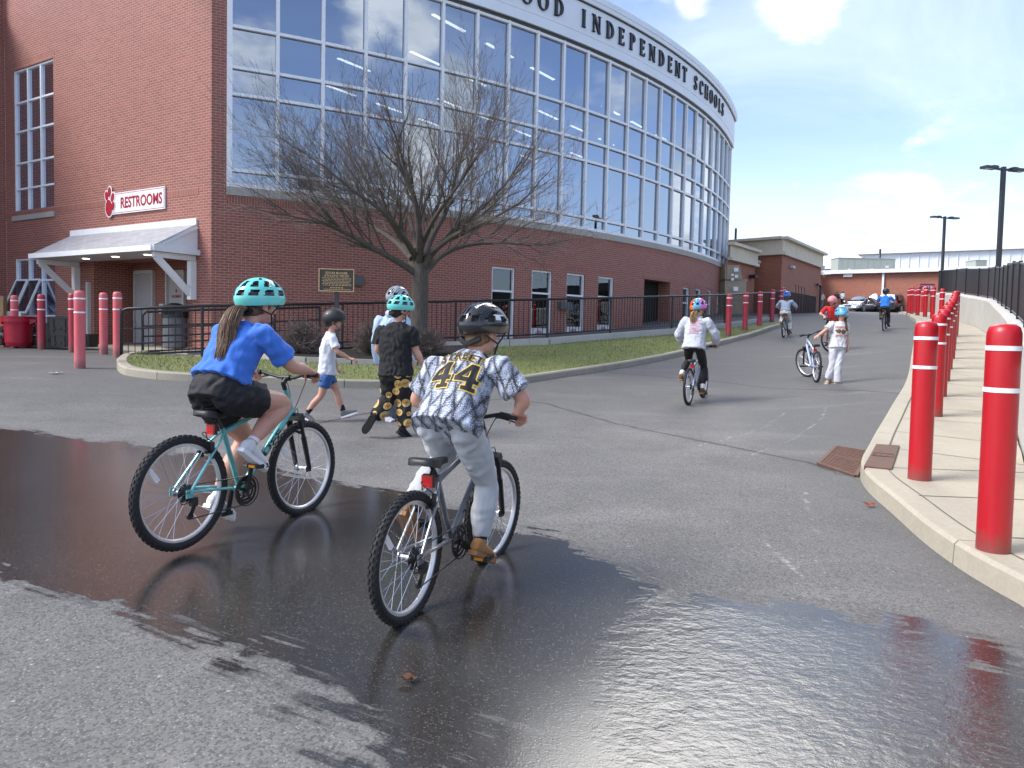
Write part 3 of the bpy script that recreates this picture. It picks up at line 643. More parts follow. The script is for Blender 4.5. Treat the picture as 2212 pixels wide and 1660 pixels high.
mb = MB(); cells(mb, drum, [0, SE], [-.3, ZS-.21], [(*w, .14) for w in LW]+[(*DOORH, 1.6)], 0, .35); mb.build('curved_brick_wall', M['brick'], BLD, 1)
mb = MB()
for a, b in ((0, S0), (S1, SE)):
    mb = MB(); cells(mb, drum, [a, b], [ZS-.21, ZTOP+.1], [], 0, .35); mb.build('brick_pier', M['brick'], BLD)
mb = MB(); mb.wallquad(drum(SE, 0), drum(SE, 0, 12.), 0, 13, 0); mb.build('end_wall', M['brick'], BLD)
mb = MB(); band(mb, drum, S0-.02, SE, ZS-.415, ZS-.212, -.004, .02, 0, .35); mb.build('soldier_course', M['soldier'], BLD)
for s0, s1, z0, z1 in LW+[DOORH]: mb = MB(); band(mb, drum, s0-.10, s1+.10, z1+.002, z1+.205, -.004, .02, 0, .3); mb.build('lintel', M['soldier'], BLD)
mb = MB(); band(mb, drum, S0-.03, SE+.05, ZS-.21, ZS-.002, -.05, .12, 0, .45); mb.build('window_sill', M['stone'], BLD)
mb = MB(); band(mb, drum, DOORH[0], DOORH[1], -.2, 1.45, 1.5, 1.7); mb.add([drum(DOORH[0],0,1.55), drum(DOORH[1],0,1.55), drum(DOORH[1],4,1.55), drum(DOORH[0],4,1.55)], [(0,1,2,3)], 0, [[(0,0),(2,0),(2,4),(0,4)]]); mb.build('recess_wall', M['brick'], BLD)
# curtain wall
def curtain():
    fr = MB(); gl = MB(); nb_ = 23; ss = np.linspace(S0+.035, S1-.035, nb_+1); d = .07
    for i, s in enumerate(ss): sbar(fr, drum, s, ZS, s, ZTOP, .05, .085 if 0 < i < nb_ else .13, .14)
    for j, r in enumerate(ROWS):
        for a, b in zip(ss[:-1], ss[1:]): sbar(fr, drum, a+.043, ZS+r+(.05 if j == 0 else -.04 if j == 5 else 0), b-.043, ZS+r+(.05 if j == 0 else -.04 if j == 5 else 0), .052, .10 if j in (0, 5) else .075, .13)
    for a, b in zip(ss[:-1], ss[1:]):
        for z0, z1 in zip(ROWS[:-1], ROWS[1:]):
            e = RNG.uniform(-.0035, .0035, 4); gl.quad(drum(a,ZS+z0,d+e[0]), drum(b,ZS+z0,d+e[1]), drum(b,ZS+z1,d+e[2]), drum(a,ZS+z1,d+e[0]+e[2]-e[1]))
    f = fr.build('curtain_wall', M['white'], BLD); gl.build('glass', M['glass'], f)
curtain()
# fascia, soffit, cornice swept along the drum
def sweep(prof, s0, s1, mats, name, smooth=35, n=90):
    mb = MB(); ss = np.linspace(s0, s1, n); k = len(prof)
    vs = [drum(s, z, d) for s in ss for d, z in prof]; fs = [(i*k+j, (i+1)*k+j, (i+1)*k+j+1, i*k+j+1) for i in range(n-1) for j in range(k-1)]
    fs += [tuple(range(k))[::-1], tuple((n-1)*k+j for j in range(k))]; mb.add(vs, fs); return mb.build(name, mats, BLD, smooth)
F0 = ZTOP+.02
sweep([(.3,F0-.03), (-.02,F0-.03), (-.02,F0+.07), (.3,F0+.07)], S0-1.2, SE, M['dark'], 'soffit_trim')
fas = sweep([(.3,F0+.07), (-.10,F0+.07), (-.10,F0+.36), (-.085,F0+.365), (-.085,F0+.385), (-.10,F0+.39), (-.10,F0+1.36), (.3,F0+1.36)], S0-2.2, SE+.02, M['fascia'], 'fascia')
sweep([(.3,F0+1.36), (-.13,F0+1.36), (-.13,F0+1.40), (.3,F0+1.40)], S0-2.2, SE+.03, M['dark'], 'cornice_shadow_gap')
sweep([(.5,F0+1.40), (-.19,F0+1.40), (-.21,F0+1.52), (-.20,F0+1.535), (-.22,F0+1.54), (-.22,F0+1.74), (.5,F0+1.80)], S0-2.2, SE+.06, M['fascia'], 'cornice')
# raised letters (hand built serif strokes)
def serif_letter(ch):
    T, t, sv = .20, .075, .045; o = []        # thick, thin, serif height; unit cap height 1
    def vbar(x, w=T, y0=0., y1=1.): o.append([(x-w/2,y0),(x+w/2,y0),(x+w/2,y1),(x-w/2,y1)])
    def ser(x, y, w=.36): o.append([(x-w/2,y),(x+w/2,y),(x+w/2-.05,y+sv),(x-w/2+.05,y+sv)] if y < .5 else [(x-w/2+.05,y-sv),(x+w/2-.05,y-sv),(x+w/2,y),(x-w/2,y)])
    def hbar(x0, x1, y, h=t): o.append([(x0,y-h/2),(x1,y-h/2),(x1,y+h/2),(x0,y+h/2)])
    def stroke(x0, y0, x1, y1, w): o.append([(x0-w/2,y0),(x0+w/2,y0),(x1+w/2,y1),(x1-w/2,y1)])
    def ring(cx, cy, rx, ry, a0, a1, wv=T, wh=t, n=20):
        A = np.radians(np.linspace(a0, a1, n))
        for p, q in zip(A[:-1], A[1:]):
            f = lambda a, s: (cx+(rx-s*(wv*abs(math.cos(a))+wh*.4*abs(math.sin(a))))*math.cos(a), cy+(ry-s*(wh*abs(math.sin(a))+.02*abs(math.cos(a))))*math.sin(a))
            o.append([f(p,0), f(q,0), f(q,1), f(p,1)])
    w = .8
    if ch == 'I': vbar(.2); ser(.2,0); ser(.2,1); w = .4
    elif ch == 'L': vbar(.2); ser(.2,0); ser(.2,1); hbar(.2,.62,.0375); vbar(.62,.05,0,.22); w = .68
    elif ch == 'E': vbar(.2); ser(.2,0); ser(.2,1); hbar(.2,.62,.0375); hbar(.2,.6,.9625); hbar(.25,.5,.52); vbar(.63,.05,0,.22); vbar(.6,.05,.8,1); vbar(.5,.05,.42,.62); w = .68
    elif ch == 'T': vbar(.4); ser(.4,0); hbar(.06,.74,.9625); vbar(.07,.05,.78,1); vbar(.73,.05,.78,1); w = .8
    elif ch == 'H': vbar(.2); vbar(.7); [ser(x,y) for x in (.2,.7) for y in (0,1)]; hbar(.2,.7,.52); w = .9
    elif ch == 'N': vbar(.18,.07); vbar(.76,.07); stroke(.76,0,.2,1,.2); ser(.18,0,.3); ser(.76,1,.3); ser(.14,1,.28); w = .9
    elif ch == 'W': stroke(.28,0,.08,1,.18); stroke(.28,0,.5,1,.07); stroke(.74,0,.52,1,.18); stroke(.74,0,.96,1,.07); [ser(x,1,.3) for x in (.08,.52,.96)]; w = 1.04
    elif ch == 'D': vbar(.2); ser(.16,0,.28); ser(.16,1,.28); ring(.25,.5,.55,.5,-90,90); w = .84
    elif ch == 'P': vbar(.2); ser(.2,0); ser(.16,1,.28); ring(.25,.72,.42,.28,-90,90); w = .7
    elif ch == 'O': ring(.45,.5,.43,.51,0,360,n=36); w = .9
    elif ch == 'C': ring(.45,.5,.42,.51,45,315,n=30); vbar(.74,.05,.68,.92); w = .82
    elif ch == 'S': ring(.32,.745,.27,.265,20,250,.17); ring(.32,.26,.29,.27,-160,90,.17); stroke(.47,.36,.17,.64,.2); vbar(.58,.05,.72,.95); vbar(.05,.05,.05,.28); w = .66
    return o, w
def fascia_letters():
    txt = 'WOOD INDEPENDENT SCHOOLS'; pxs = [636,750,850,945,0,1083,1157,1245,1314,1380,1440,1500,1560,1612,1658,1700,0,1762,1797,1828,1858,1886,1911,1928]
    zc = F0+.86; H = .56; idx = [i for i, c in enumerate(txt) if c != ' ' and i]
    ths = [T2S(th_px((pxs[i]/2.212+1100)/1.264, zc, d=-.1)) for i in idx]; co = np.polyfit(idx, ths, 1)
    for i, ch in enumerate(txt):
        if ch == ' ': continue
        mb = MB()
        polys, w = serif_letter(ch); s0 = np.interp(i, idx, ths) if i else ths[0]-(ths[1]-ths[0])*1.08
        s0 = .6*s0+.4*np.polyval(co, i)
        for P_ in polys:
            P_ = np.array(P_); A = [drum(s0+(x-w/2)*H*.92, zc+(y-.5)*H, -.165) for x, y in P_]; B = [drum(s0+(x-w/2)*H*.92, zc+(y-.5)*H, -.098) for x, y in P_]
            n = len(P_); ar = sum(P_[k][0]*P_[(k+1)%n][1]-P_[(k+1)%n][0]*P_[k][1] for k in range(n))
            if ar < 0: A.reverse(); B.reverse()
            mb.add(A+B, [tuple(range(n))]+[(k,n+k,n+(k+1)%n,(k+1)%n) for k in range(n)])
        mb.build('letter', M['letter'], BLD)
fascia_letters()
# lower windows of the drum
def low_window(s0, s1, z0, z1, panel=True):
    fr = MB(); gl = MB(); d = .09; w = .055
    for s in (s0+w/2, s1-w/2): sbar(fr, drum, s, z0, s, z1, d, w, .09)
    for z in (z0+w/2, z1-w/2, z1-.33*min(2.2, z1-z0)): sbar(fr, drum, s0+w, z, s1-w, z, d+.002, w, .086)
    zp = z0+.42; gl.quad(drum(s0,zp,d+.03), drum(s1,zp,d+.03), drum(s1,z1,d+.03), drum(s0,z1,d+.03))
    f = fr.build('window', M['white'], BLD); gl.build('pane', M['glassdk'], f)
    pn = MB(); pn.quad(drum(s0+w,z0,d+.005), drum(s1-w,z0,d+.005), drum(s1-w,zp,d+.005), drum(s0+w,zp,d+.005)); sbar(pn, drum, s0+w, zp, s1-w, zp, d, .03, .05); pn.build('white_panel', M['signwhite'], f)
    if s1-s0 > .7:
        lg = MB(); c = (s0+s1)/2; R_ = min(.2, (s1-s0)*.23); cz = z0+.20
        for rr, a0, a1 in ((R_, 20, 160), (R_*.72, 0, 360)):
            A = np.radians(np.linspace(a0, a1, 24)); lg.tube([drum(c+rr*math.cos(a), cz+rr*.75*math.sin(a), d-.004) for a in A], .008, 4)
        for x, y in ((-1.25,-.3), (1.25,-.3)): lg.tube([drum(c+R_*(x-.15), cz+R_*(y-.3), d-.004), drum(c+R_*(x+.15), cz+R_*(y+.3), d-.004)], .006, 4); lg.tube([drum(c+R_*(x-.15), cz+R_*(y+.3), d-.004), drum(c+R_*(x+.15), cz+R_*(y-.3), d-.004)], .006, 4)
        lg.tube([drum(c-R_*.3, cz-.5*R_, d-.004), drum(c-R_*.3, cz+.45*R_, d-.004), drum(c+R_*.25, cz+.4*R_, d-.004), drum(c+R_*.3, cz, d-.004), drum(c+R_*.25, cz-.45*R_, d-.004), drum(c-R_*.3, cz-.5*R_, d-.004)], .012, 4)
        lg.build('printed_emblem', M['signred'], f)
for w in LW: low_window(*w)
# rooms behind the glass
def rooms():
    d1 = nrm(V(.58,.81,0)); mb = MB(); n = 26; ss = np.linspace(0, SE, n); e = V(-14,40)
    for z, up in ((ZS-.25, 1), (ZTOP+.12, 0)):
        A = [drum(s, z, .2) for s in ss]; B = [p+V(-24,34,0)*(1-.55*i/n) for i, p in enumerate(A)]
        for i in range(n-1): mb.quad(A[i], A[i+1], B[i+1], B[i])
    A = [drum(s, 0, .2) for s in ss]; B = [p+V(-24,34,0)*(1-.55*i/n) for i, p in enumerate(A)]
    for a, b in list(zip(B[:-1], B[1:]))+[(A[0]+V(0,.3,0), B[0]), (A[-1]+V(-.3,0,0), B[-1])]: mb.quad(V(a[0],a[1],ZS-.25), V(b[0],b[1],ZS-.25), V(b[0],b[1],ZTOP+.12), V(a[0],a[1],ZTOP+.12))
    mb.build('interior_shell', M['int'], BLD)
    mb = MB(); zc = ZTOP-.05; rows = 0
    perp = V(-.81,.58,0)
    for i in range(-3, 12):
        for j in range(1, 14):
            p = drum(S0+3.5, 0, 0)+perp*(-i*2.6)*1.0+d1*(j*2.6+.9*(i % 3)); q = p+d1*1.5
            rr = [np.hypot(*(v[:2]-DC)) for v in (p, q)]
            if max(rr) > DR-.8 or p[1] > 62 or (i*7+j*5) % 4 == 0: continue
            mb.bar(V(p[0],p[1],zc), V(q[0],q[1],zc), .11, .03)
    mb.build('ceiling_lamp', M['tube'], BLD)
    mb = MB()
    for s in (9.0, 14.5, 20.): mb.tube([drum(s, ZS-.25, 1.1), drum(s, ZTOP+.1, 1.1)], .22, 20)
    mb.build('interior_column', plain('pale_column', (.55,.60,.66), .6), BLD, 40)
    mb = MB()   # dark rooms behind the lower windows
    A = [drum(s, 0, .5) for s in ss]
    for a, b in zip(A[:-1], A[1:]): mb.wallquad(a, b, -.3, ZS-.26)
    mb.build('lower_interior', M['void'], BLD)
rooms()
# ---- flat restroom wall
ZW = 13.2; FL = flat_sz(13, 420)[0]+.62
h_up = (flat_sz(116, 290)[0], flat_sz(30, 300)[0], flat_sz(70, 463)[1], flat_sz(72, 140)[1])
h_lo = (flat_sz(119, 620)[0], flat_sz(33, 620)[0], .95, flat_sz(76, 557)[1])
p_s0, p_s1 = flat_sz(415, 640)[0], flat_sz(203, 640)[0]
PZ = .80; h_po = (p_s0, p_s1, -.3, flat_sz(300, 556)[1])
PD = 1.15
mb = MB(); cells(mb, flat, [0, FL], [-.3, ZW], [(*h_up, .12), (*h_lo, .12), (*h_po, PD)], 0, None, True); mb.build('brick_wall', M['brick'], BLD)
mb = MB(); wl = flat(FL-.6, 0)
def q2(mb, a, b, z0, z1): mb.wallquad(a, b, z0, z1)
ret0 = flat(FL-.62, 0, -.002); q2(mb, ret0, ret0+WN*9, -.3, ZW-2.8); q2(mb, ret0, ret0+WN*.3, ZW-2.8, ZW); mb.build('wing_wall', M['brick'], BLD)
mb = MB(); a = ret0+WN*.3-WD*.06; mb.bar(V(a[0],a[1],ZW-2.5), V(*(a+WN*9)[:2],ZW-2.5), .14, .9); mb.build('wing_fascia', M['fascia'], BLD)
zsl = flat_sz(300, 437)[1]; mb = MB()
band(mb, flat, .5, FL-.62, zsl, zsl+.203, -.005, .02); mb.build('soldier_course', M['soldier'], BLD); mb = MB(); band(mb, flat, h_up[0]-.08, h_up[1]+.08, h_up[3]+.002, h_up[3]+.205, -.005, .02)
mb.build('lintel', M['soldier'], BLD); mb = MB(); band(mb, flat, h_lo[0]-.08, h_lo[1]+.08, h_lo[3]+.002, h_lo[3]+.205, -.005, .02); mb.build('lintel', M['soldier'], BLD)
mb = MB(); band(mb, flat, h_up[0]-.05, h_up[1]+.08, h_up[2]-.16, h_up[2]-.002, -.05, .1); mb.build('window_sill', M['stone'], BLD); mb = MB(); band(mb, flat, h_lo[0]-.05, h_lo[1]+.05, h_lo[2]-.12, h_lo[2]-.002, -.04, .1); mb.build('window_sill', M['stone'], BLD)
def flat_window(h, cols, rows, hoppers=False):
    s0, s1, z0, z1 = h[:4]; fr = MB(); gl = MB(); d = .07; w = .06
    for x in np.linspace(s0+w/2, s1-w/2, cols+1): sbar(fr, flat, x, z0, x, z1, d, w, .08)
    xs = np.linspace(s0+w/2, s1-w/2, cols+1)
    for r in rows:
        for a, b in zip(xs[:-1], xs[1:]): sbar(fr, flat, a+w/2, lerp(z0+w/2, z1-w/2, r), b-w/2, lerp(z0+w/2, z1-w/2, r), d+.002, w*.9, .075)
    gl.quad(flat(s0,z0,d+.02), flat(s1,z0,d+.02), flat(s1,z1,d+.02), flat(s0,z1,d+.02)); f = fr.build('window', M['white'], BLD); gl.build('pane', M['glassdk'], f)
    bk = MB(); bk.quad(flat(s0-.3,z0-.3,1.0), flat(s1+.3,z0-.3,1.0), flat(s1+.3,z1+.3,1.0), flat(s0-.3,z1+.3,1.0)); bk.build('blind', plain('dark_blind', (.045,.043,.04), .8), f)
    if hoppers:
        zt, zb = lerp(z0, z1, .72), lerp(z0, z1, .30)
        for a, b in ((xs[1], xs[2]), (xs[2], xs[3])):
            sa = MB(); gp = MB(); o = -.42
            P4 = [flat(a+.05,zt,.0), flat(b-.05,zt,.0), flat(b-.05,zb,o), flat(a+.05,zb,o)]; n = nrm(np.cross(P4[1]-P4[0], P4[3]-P4[0]))
            for i in range(4): sa.bar(P4[i], P4[(i+1)%4], .055, .05, 0, n)
            gp.quad(*P4); s = sa.build('window_sash', M['white'], BLD); gp.build('pane', M['glassdk'], s)
flat_window(h_up, 3, [0, .18, .36, .58, .78, 1]); flat_window(h_lo, 3, [0, .26, .72, 1], True)
# porch recess: floor, back wall, doors, soffit
mb = MB(); mb.quad(flat(p_s0,PZ-.9,PD), flat(p_s1,PZ-.9,PD), flat(p_s1,h_po[3],PD), flat(p_s0,h_po[3],PD), 0, [(0,0),(p_s1-p_s0,0),(p_s1-p_s0,h_po[3]),(0,h_po[3])]); mb.build('porch_back_wall', M['brick'], BLD)
mb = MB(); pts = [flat(-.2,0,-.8)[:2], flat(FL-.7,0,-1.0)[:2], flat(FL-.7,0,PD)[:2], flat(-.2,0,PD)[:2]]; mb.prism(pts, -.2, PZ); struct('porch_slab', mb, M['walk'])
DOORS = []
def texts(): pass
for k_, (x0, x1, txt) in enumerate(((240.5,279.3,'MEN'), (295,336,''), (363.5,403,'WOMEN'))):
    a, b = flat_sz(x0, 700, PD)[0], flat_sz(x1, 700, PD)[0]; zt = flat_sz((x0+x1)/2, 586, PD)[1]; fr = MB(); w = .06
    for s in (a+(-w/2), b+w/2): sbar(fr, flat, s, PZ, s, zt, PD-.04, w, .12)
    sbar(fr, flat, a-w, zt-w/2, b+w, zt-w/2, PD-.042, w*1.6, .12); f = fr.build('door_frame', M['doorframe'], BLD)
    db = MB(); db.quad(flat(a,PZ,PD-.03), flat(b,PZ,PD-.03), flat(b,zt,PD-.03), flat(a,zt,PD-.03)); dd = db.build('door', M['doorw'], BLD)
    hb = MB(); s = b+.1; 
    if k_ == 0: hb.box(flat(lerp(a,b,.93), PZ+.95, PD-.05), (.08,.03,.38), 0, (WD, WN, V(0,0,1)))
    else: hb.tube([flat(lerp(a,b,.92), PZ+.95, PD-.06), flat(lerp(a,b,.78), PZ+.95, PD-.07)], .012, 6)
    hb.build('handle', M['steel'], dd); DOORS.append((a, b, zt, txt, dd))
    so_ = MB(); band(so_, flat, min(a,b)-.1, max(a,b)+.1, zt+.05, zt+.25, PD-.006, PD); so_.build('lintel', M['soldier'], BLD)
# ------------------------------------------------------------ text
def text_mesh(s, bold=0., spacing=1.):
    cu = bpy.data.curves.new('t', 'FONT'); cu.body = s; cu.align_x = 'CENTER'; cu.align_y = 'CENTER'; cu.offset = bold; cu.space_character = spacing; cu.resolution_u = 3
    ob = bpy.data.objects.new('t', cu); COL.objects.link(ob); bpy.context.view_layer.update()
    me = bpy.data.meshes.new_from_object(ob.evaluated_get(bpy.context.evaluated_depsgraph_get()))
    vs = np.array([v.co[:] for v in me.vertices]); fs = [tuple(p.vertices) for p in me.polygons]
    bpy.data.objects.remove(ob); bpy.data.curves.remove(cu); bpy.data.meshes.remove(me)
    if len(vs):
        lo, hi = vs.min(0), vs.max(0); vs = (vs-(lo+hi)/2)/(hi[1]-lo[1])
    return vs, fs
def put_text(mb, s, c, right, up, nml, h, width=None, bold=.01, m=0, lift=.004, spacing=1.):
    vs, fs = text_mesh(s, bold, spacing); c = np.asarray(c, float)
    sx = h if width is None else width/(vs[:,0].max()-vs[:,0].min())
    mb.add([c+right*x*sx+up*y*h+nml*lift for x, y, _ in vs], fs, m)
UPZ = V(0,0,1)
for a, b, zt, txt, dd in DOORS:
    if not txt: continue
    mb = MB(); c = (a+b)/2; put_text(mb, txt, flat(c, PZ+1.42, PD-.03), -WD, UPZ, WN, .085, None, .02, 0, .006)
    mb.extrude([(.035*math.cos(t), .05*math.sin(t)) for t in np.linspace(0, 6.28, 14)[:-1]], flat(c, PZ+1.58, PD-.034), -WD, UPZ, WN, .003); mb.build('door_lettering', M['signred'], dd)
# small campus notice between the doors
mb = MB(); c = flat((flat_sz(350, 660, PD)[0]), flat_sz(350, 667, PD)[1], PD-.02); mb.box(c, (.21,.015,.28), 0, (WD, WN, UPZ)); t = tag(mb.build('notice_sign', M['signwhite'], None, 0, origin=c), 'small white tobacco free campus notice on brick between the restroom doors', 'sign')
mb = MB()
for i, s in enumerate(('TOBACCO', 'FREE', 'CAMPUS')): put_text(mb, s, c+UPZ*(.075-.075*i), -WD, UPZ, WN, .04, None, .02, 0, .010)
o = mb.build('lettering', M['signred'], t)
# canopy over the doors
def canopy():
    e = lambda px, py, d: flat_sz(px, py, d)
    sR, zT = e(540/1.264, 612/1.264, 0); sL = e(205.5/1.264, 640/1.264, 0)[0]; OUT = -1.25
    zE = at_plane(433, 523, flat(0,0,OUT), WN)[2]; zE = zT-.68; sR2, sL2 = sR, e(106, 566, OUT*.6)[0]
    t = thing('porch_canopy', 'white shed canopy with grey shingles and two timber brackets over the restroom doors', 'canopy', flat((sR+sL)/2, zE, 0))
    a, b, c, d = flat(sR,zT,-.02), flat(sL+.2,zT,-.02), flat(sL2,zE,OUT), flat(sR-.05,zE,OUT)
    mb = MB(); L1 = abs(sL-sR); hgt = np.linalg.norm(d-a)
    mb.add([d, a, b, c], [(0,1,2,3)], 0, [[(0,0),(0,hgt),(L1,hgt),(L1+.4,0)]]); hip = flat(sL2, zE, -.02); mb.add([c, b, hip], [(0,1,2)], 0, [[(0,0),(.6,hgt),(1.2,0)]]); mb.build('shingle_roof', M['shingle'], t)
    wb = MB(); wb.bar(a+UPZ*.06, b+UPZ*.06, .06, .16); wb.bar(c-UPZ*.05, d-UPZ*.05, .10, .13); wb.bar(d-UPZ*.05, flat(sR-.05, zE-.05, .0), .10, .13); wb.bar(c-UPZ*.05, flat(sL2, zE-.05, .0), .10, .13); wb.build('gutter', M['white'], t)
    gb = MB(); p = [flat(sR,zE,OUT+.04), flat(sR,zE,-.005), flat(sR,zT,-.005)]; n = -WD
    gb.add(p+[q+WD*.05 for q in p], [(0,1,2),(5,4,3),(0,3,4,1),(1,4,5,2),(2,5,3,0)]); gb.bar(lerp(p[0],p[1],.2)-WD*.02+UPZ*.08, p[2]-WD*.02-UPZ*.1, .03, .05); gb.build('gable_end', M['white'], t)
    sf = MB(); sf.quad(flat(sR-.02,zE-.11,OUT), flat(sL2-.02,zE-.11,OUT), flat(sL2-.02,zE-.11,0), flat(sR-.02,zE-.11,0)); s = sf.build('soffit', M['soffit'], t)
    for i, f in enumerate((.3, .55, .8)):
        lm = MB(); c0 = flat(lerp(sL, sR, f), zE-.112, OUT*.5); lm.lathe([(.09,0),(.09,-.012),(.07,-.016)], c0, 16); lm.build('downlight', M['tube'], s)
    for s_ in (sR+.12, e(680/3.16/1.264, 560, 0)[0]):
        bk = MB(); z0 = zE-.11; x = s_
        bk.bar(flat(x,z0-.075,OUT+.12), flat(x,z0-.075,-.01), .12, .13); bk.bar(flat(x,z0-.15,-.085), flat(x,z0-1.12,-.085), .16, .16, 0, WD); bk.bar(flat(x,z0-.12,OUT+.2), flat(x,z0-.98,-.13), .11, .14); bk.build('bracket', M['white'], t)
    # the downpipe at the porch edge
    dp = MB(); s_ = e(196, 700, 0)[0]; dp.bar(flat(s_,PZ,-.06), flat(s_,zE-.7,-.06), .11, .09, 0, WD); dp.build('downpipe', M['doorframe'], t)
canopy()
# RESTROOMS sign with its paw
def restroom_sign():
    P4 = [flat_sz(x, y, -.03) for x, y in ((246.6,416.8),(356.8,402.6),(358,451.2),(235.3,465.7))]; sL = flat_sz(243, 462, -.03)[0]; sR = P4[1][0]; z1 = P4[1][1]; z0 = P4[2][1]
    c = flat((sL+sR)/2, (z0+z1)/2, -.03); t = thing('restroom_sign', 'white RESTROOMS sign with a red paw print on the brick wall above the canopy', 'sign', c)
    mb = MB(); mb.box(c, (sL-sR, .04, z1-z0), 0, (WD, WN, UPZ)); mb.build('board', M['signwhite'], t)
    w, h = (sL-sR), (z1-z0); rb = MB()
    for q in (-1, 1): rb.box(c+UPZ*q*(h/2-.035)+WN*.021, (w-.05, .004, .012), 0, (WD, WN, UPZ))
    rb.box(c-WD*(w/2-.03)+WN*.021, (.012, .004, h-.06), 0, (WD, WN, UPZ)); put_text(rb, 'RESTROOMS', c-WD*.07*w+WN*.02, -WD, UPZ, WN, h*.52, w*.78, .025, 0, .005); rb.build('lettering', M['signred'], t)
    pw = MB(); pr = MB(); pc = flat(sL+.10, (z0+z1)/2+.02, -.03)
    ov = lambda cx, cy, rx, ry, rot, g_: [(cx+(rx+g_)*math.cos(a)*math.cos(rot)-(ry+g_)*math.sin(a)*math.sin(rot), cy+(rx+g_)*math.cos(a)*math.sin(rot)+(ry+g_)*math.sin(a)*math.cos(rot)) for a in np.linspace(0, 2*math.pi, 25)[:-1]]
    pads = [(-.03,-.12,.16,.23,.1), (-.14,.22,.075,.13,.2), (.0,.32,.08,.14,-.1), (.16,.16,.075,.13,-.35), (.18,-.08,.075,.12,-.3)]
    for i, p_ in enumerate(pads): pw.extrude(ov(*p_, .035), pc+WN*(.012+.0015*i), -WD, UPZ, WN, .012); pr.extrude(ov(*p_, 0.), pc+WN*(.027+.0015*i), -WD, UPZ, WN, .006)
    pw.build('paw_outline', M['signwhite'], t); pr.build('paw_print', M['signred'], t)
restroom_sign()
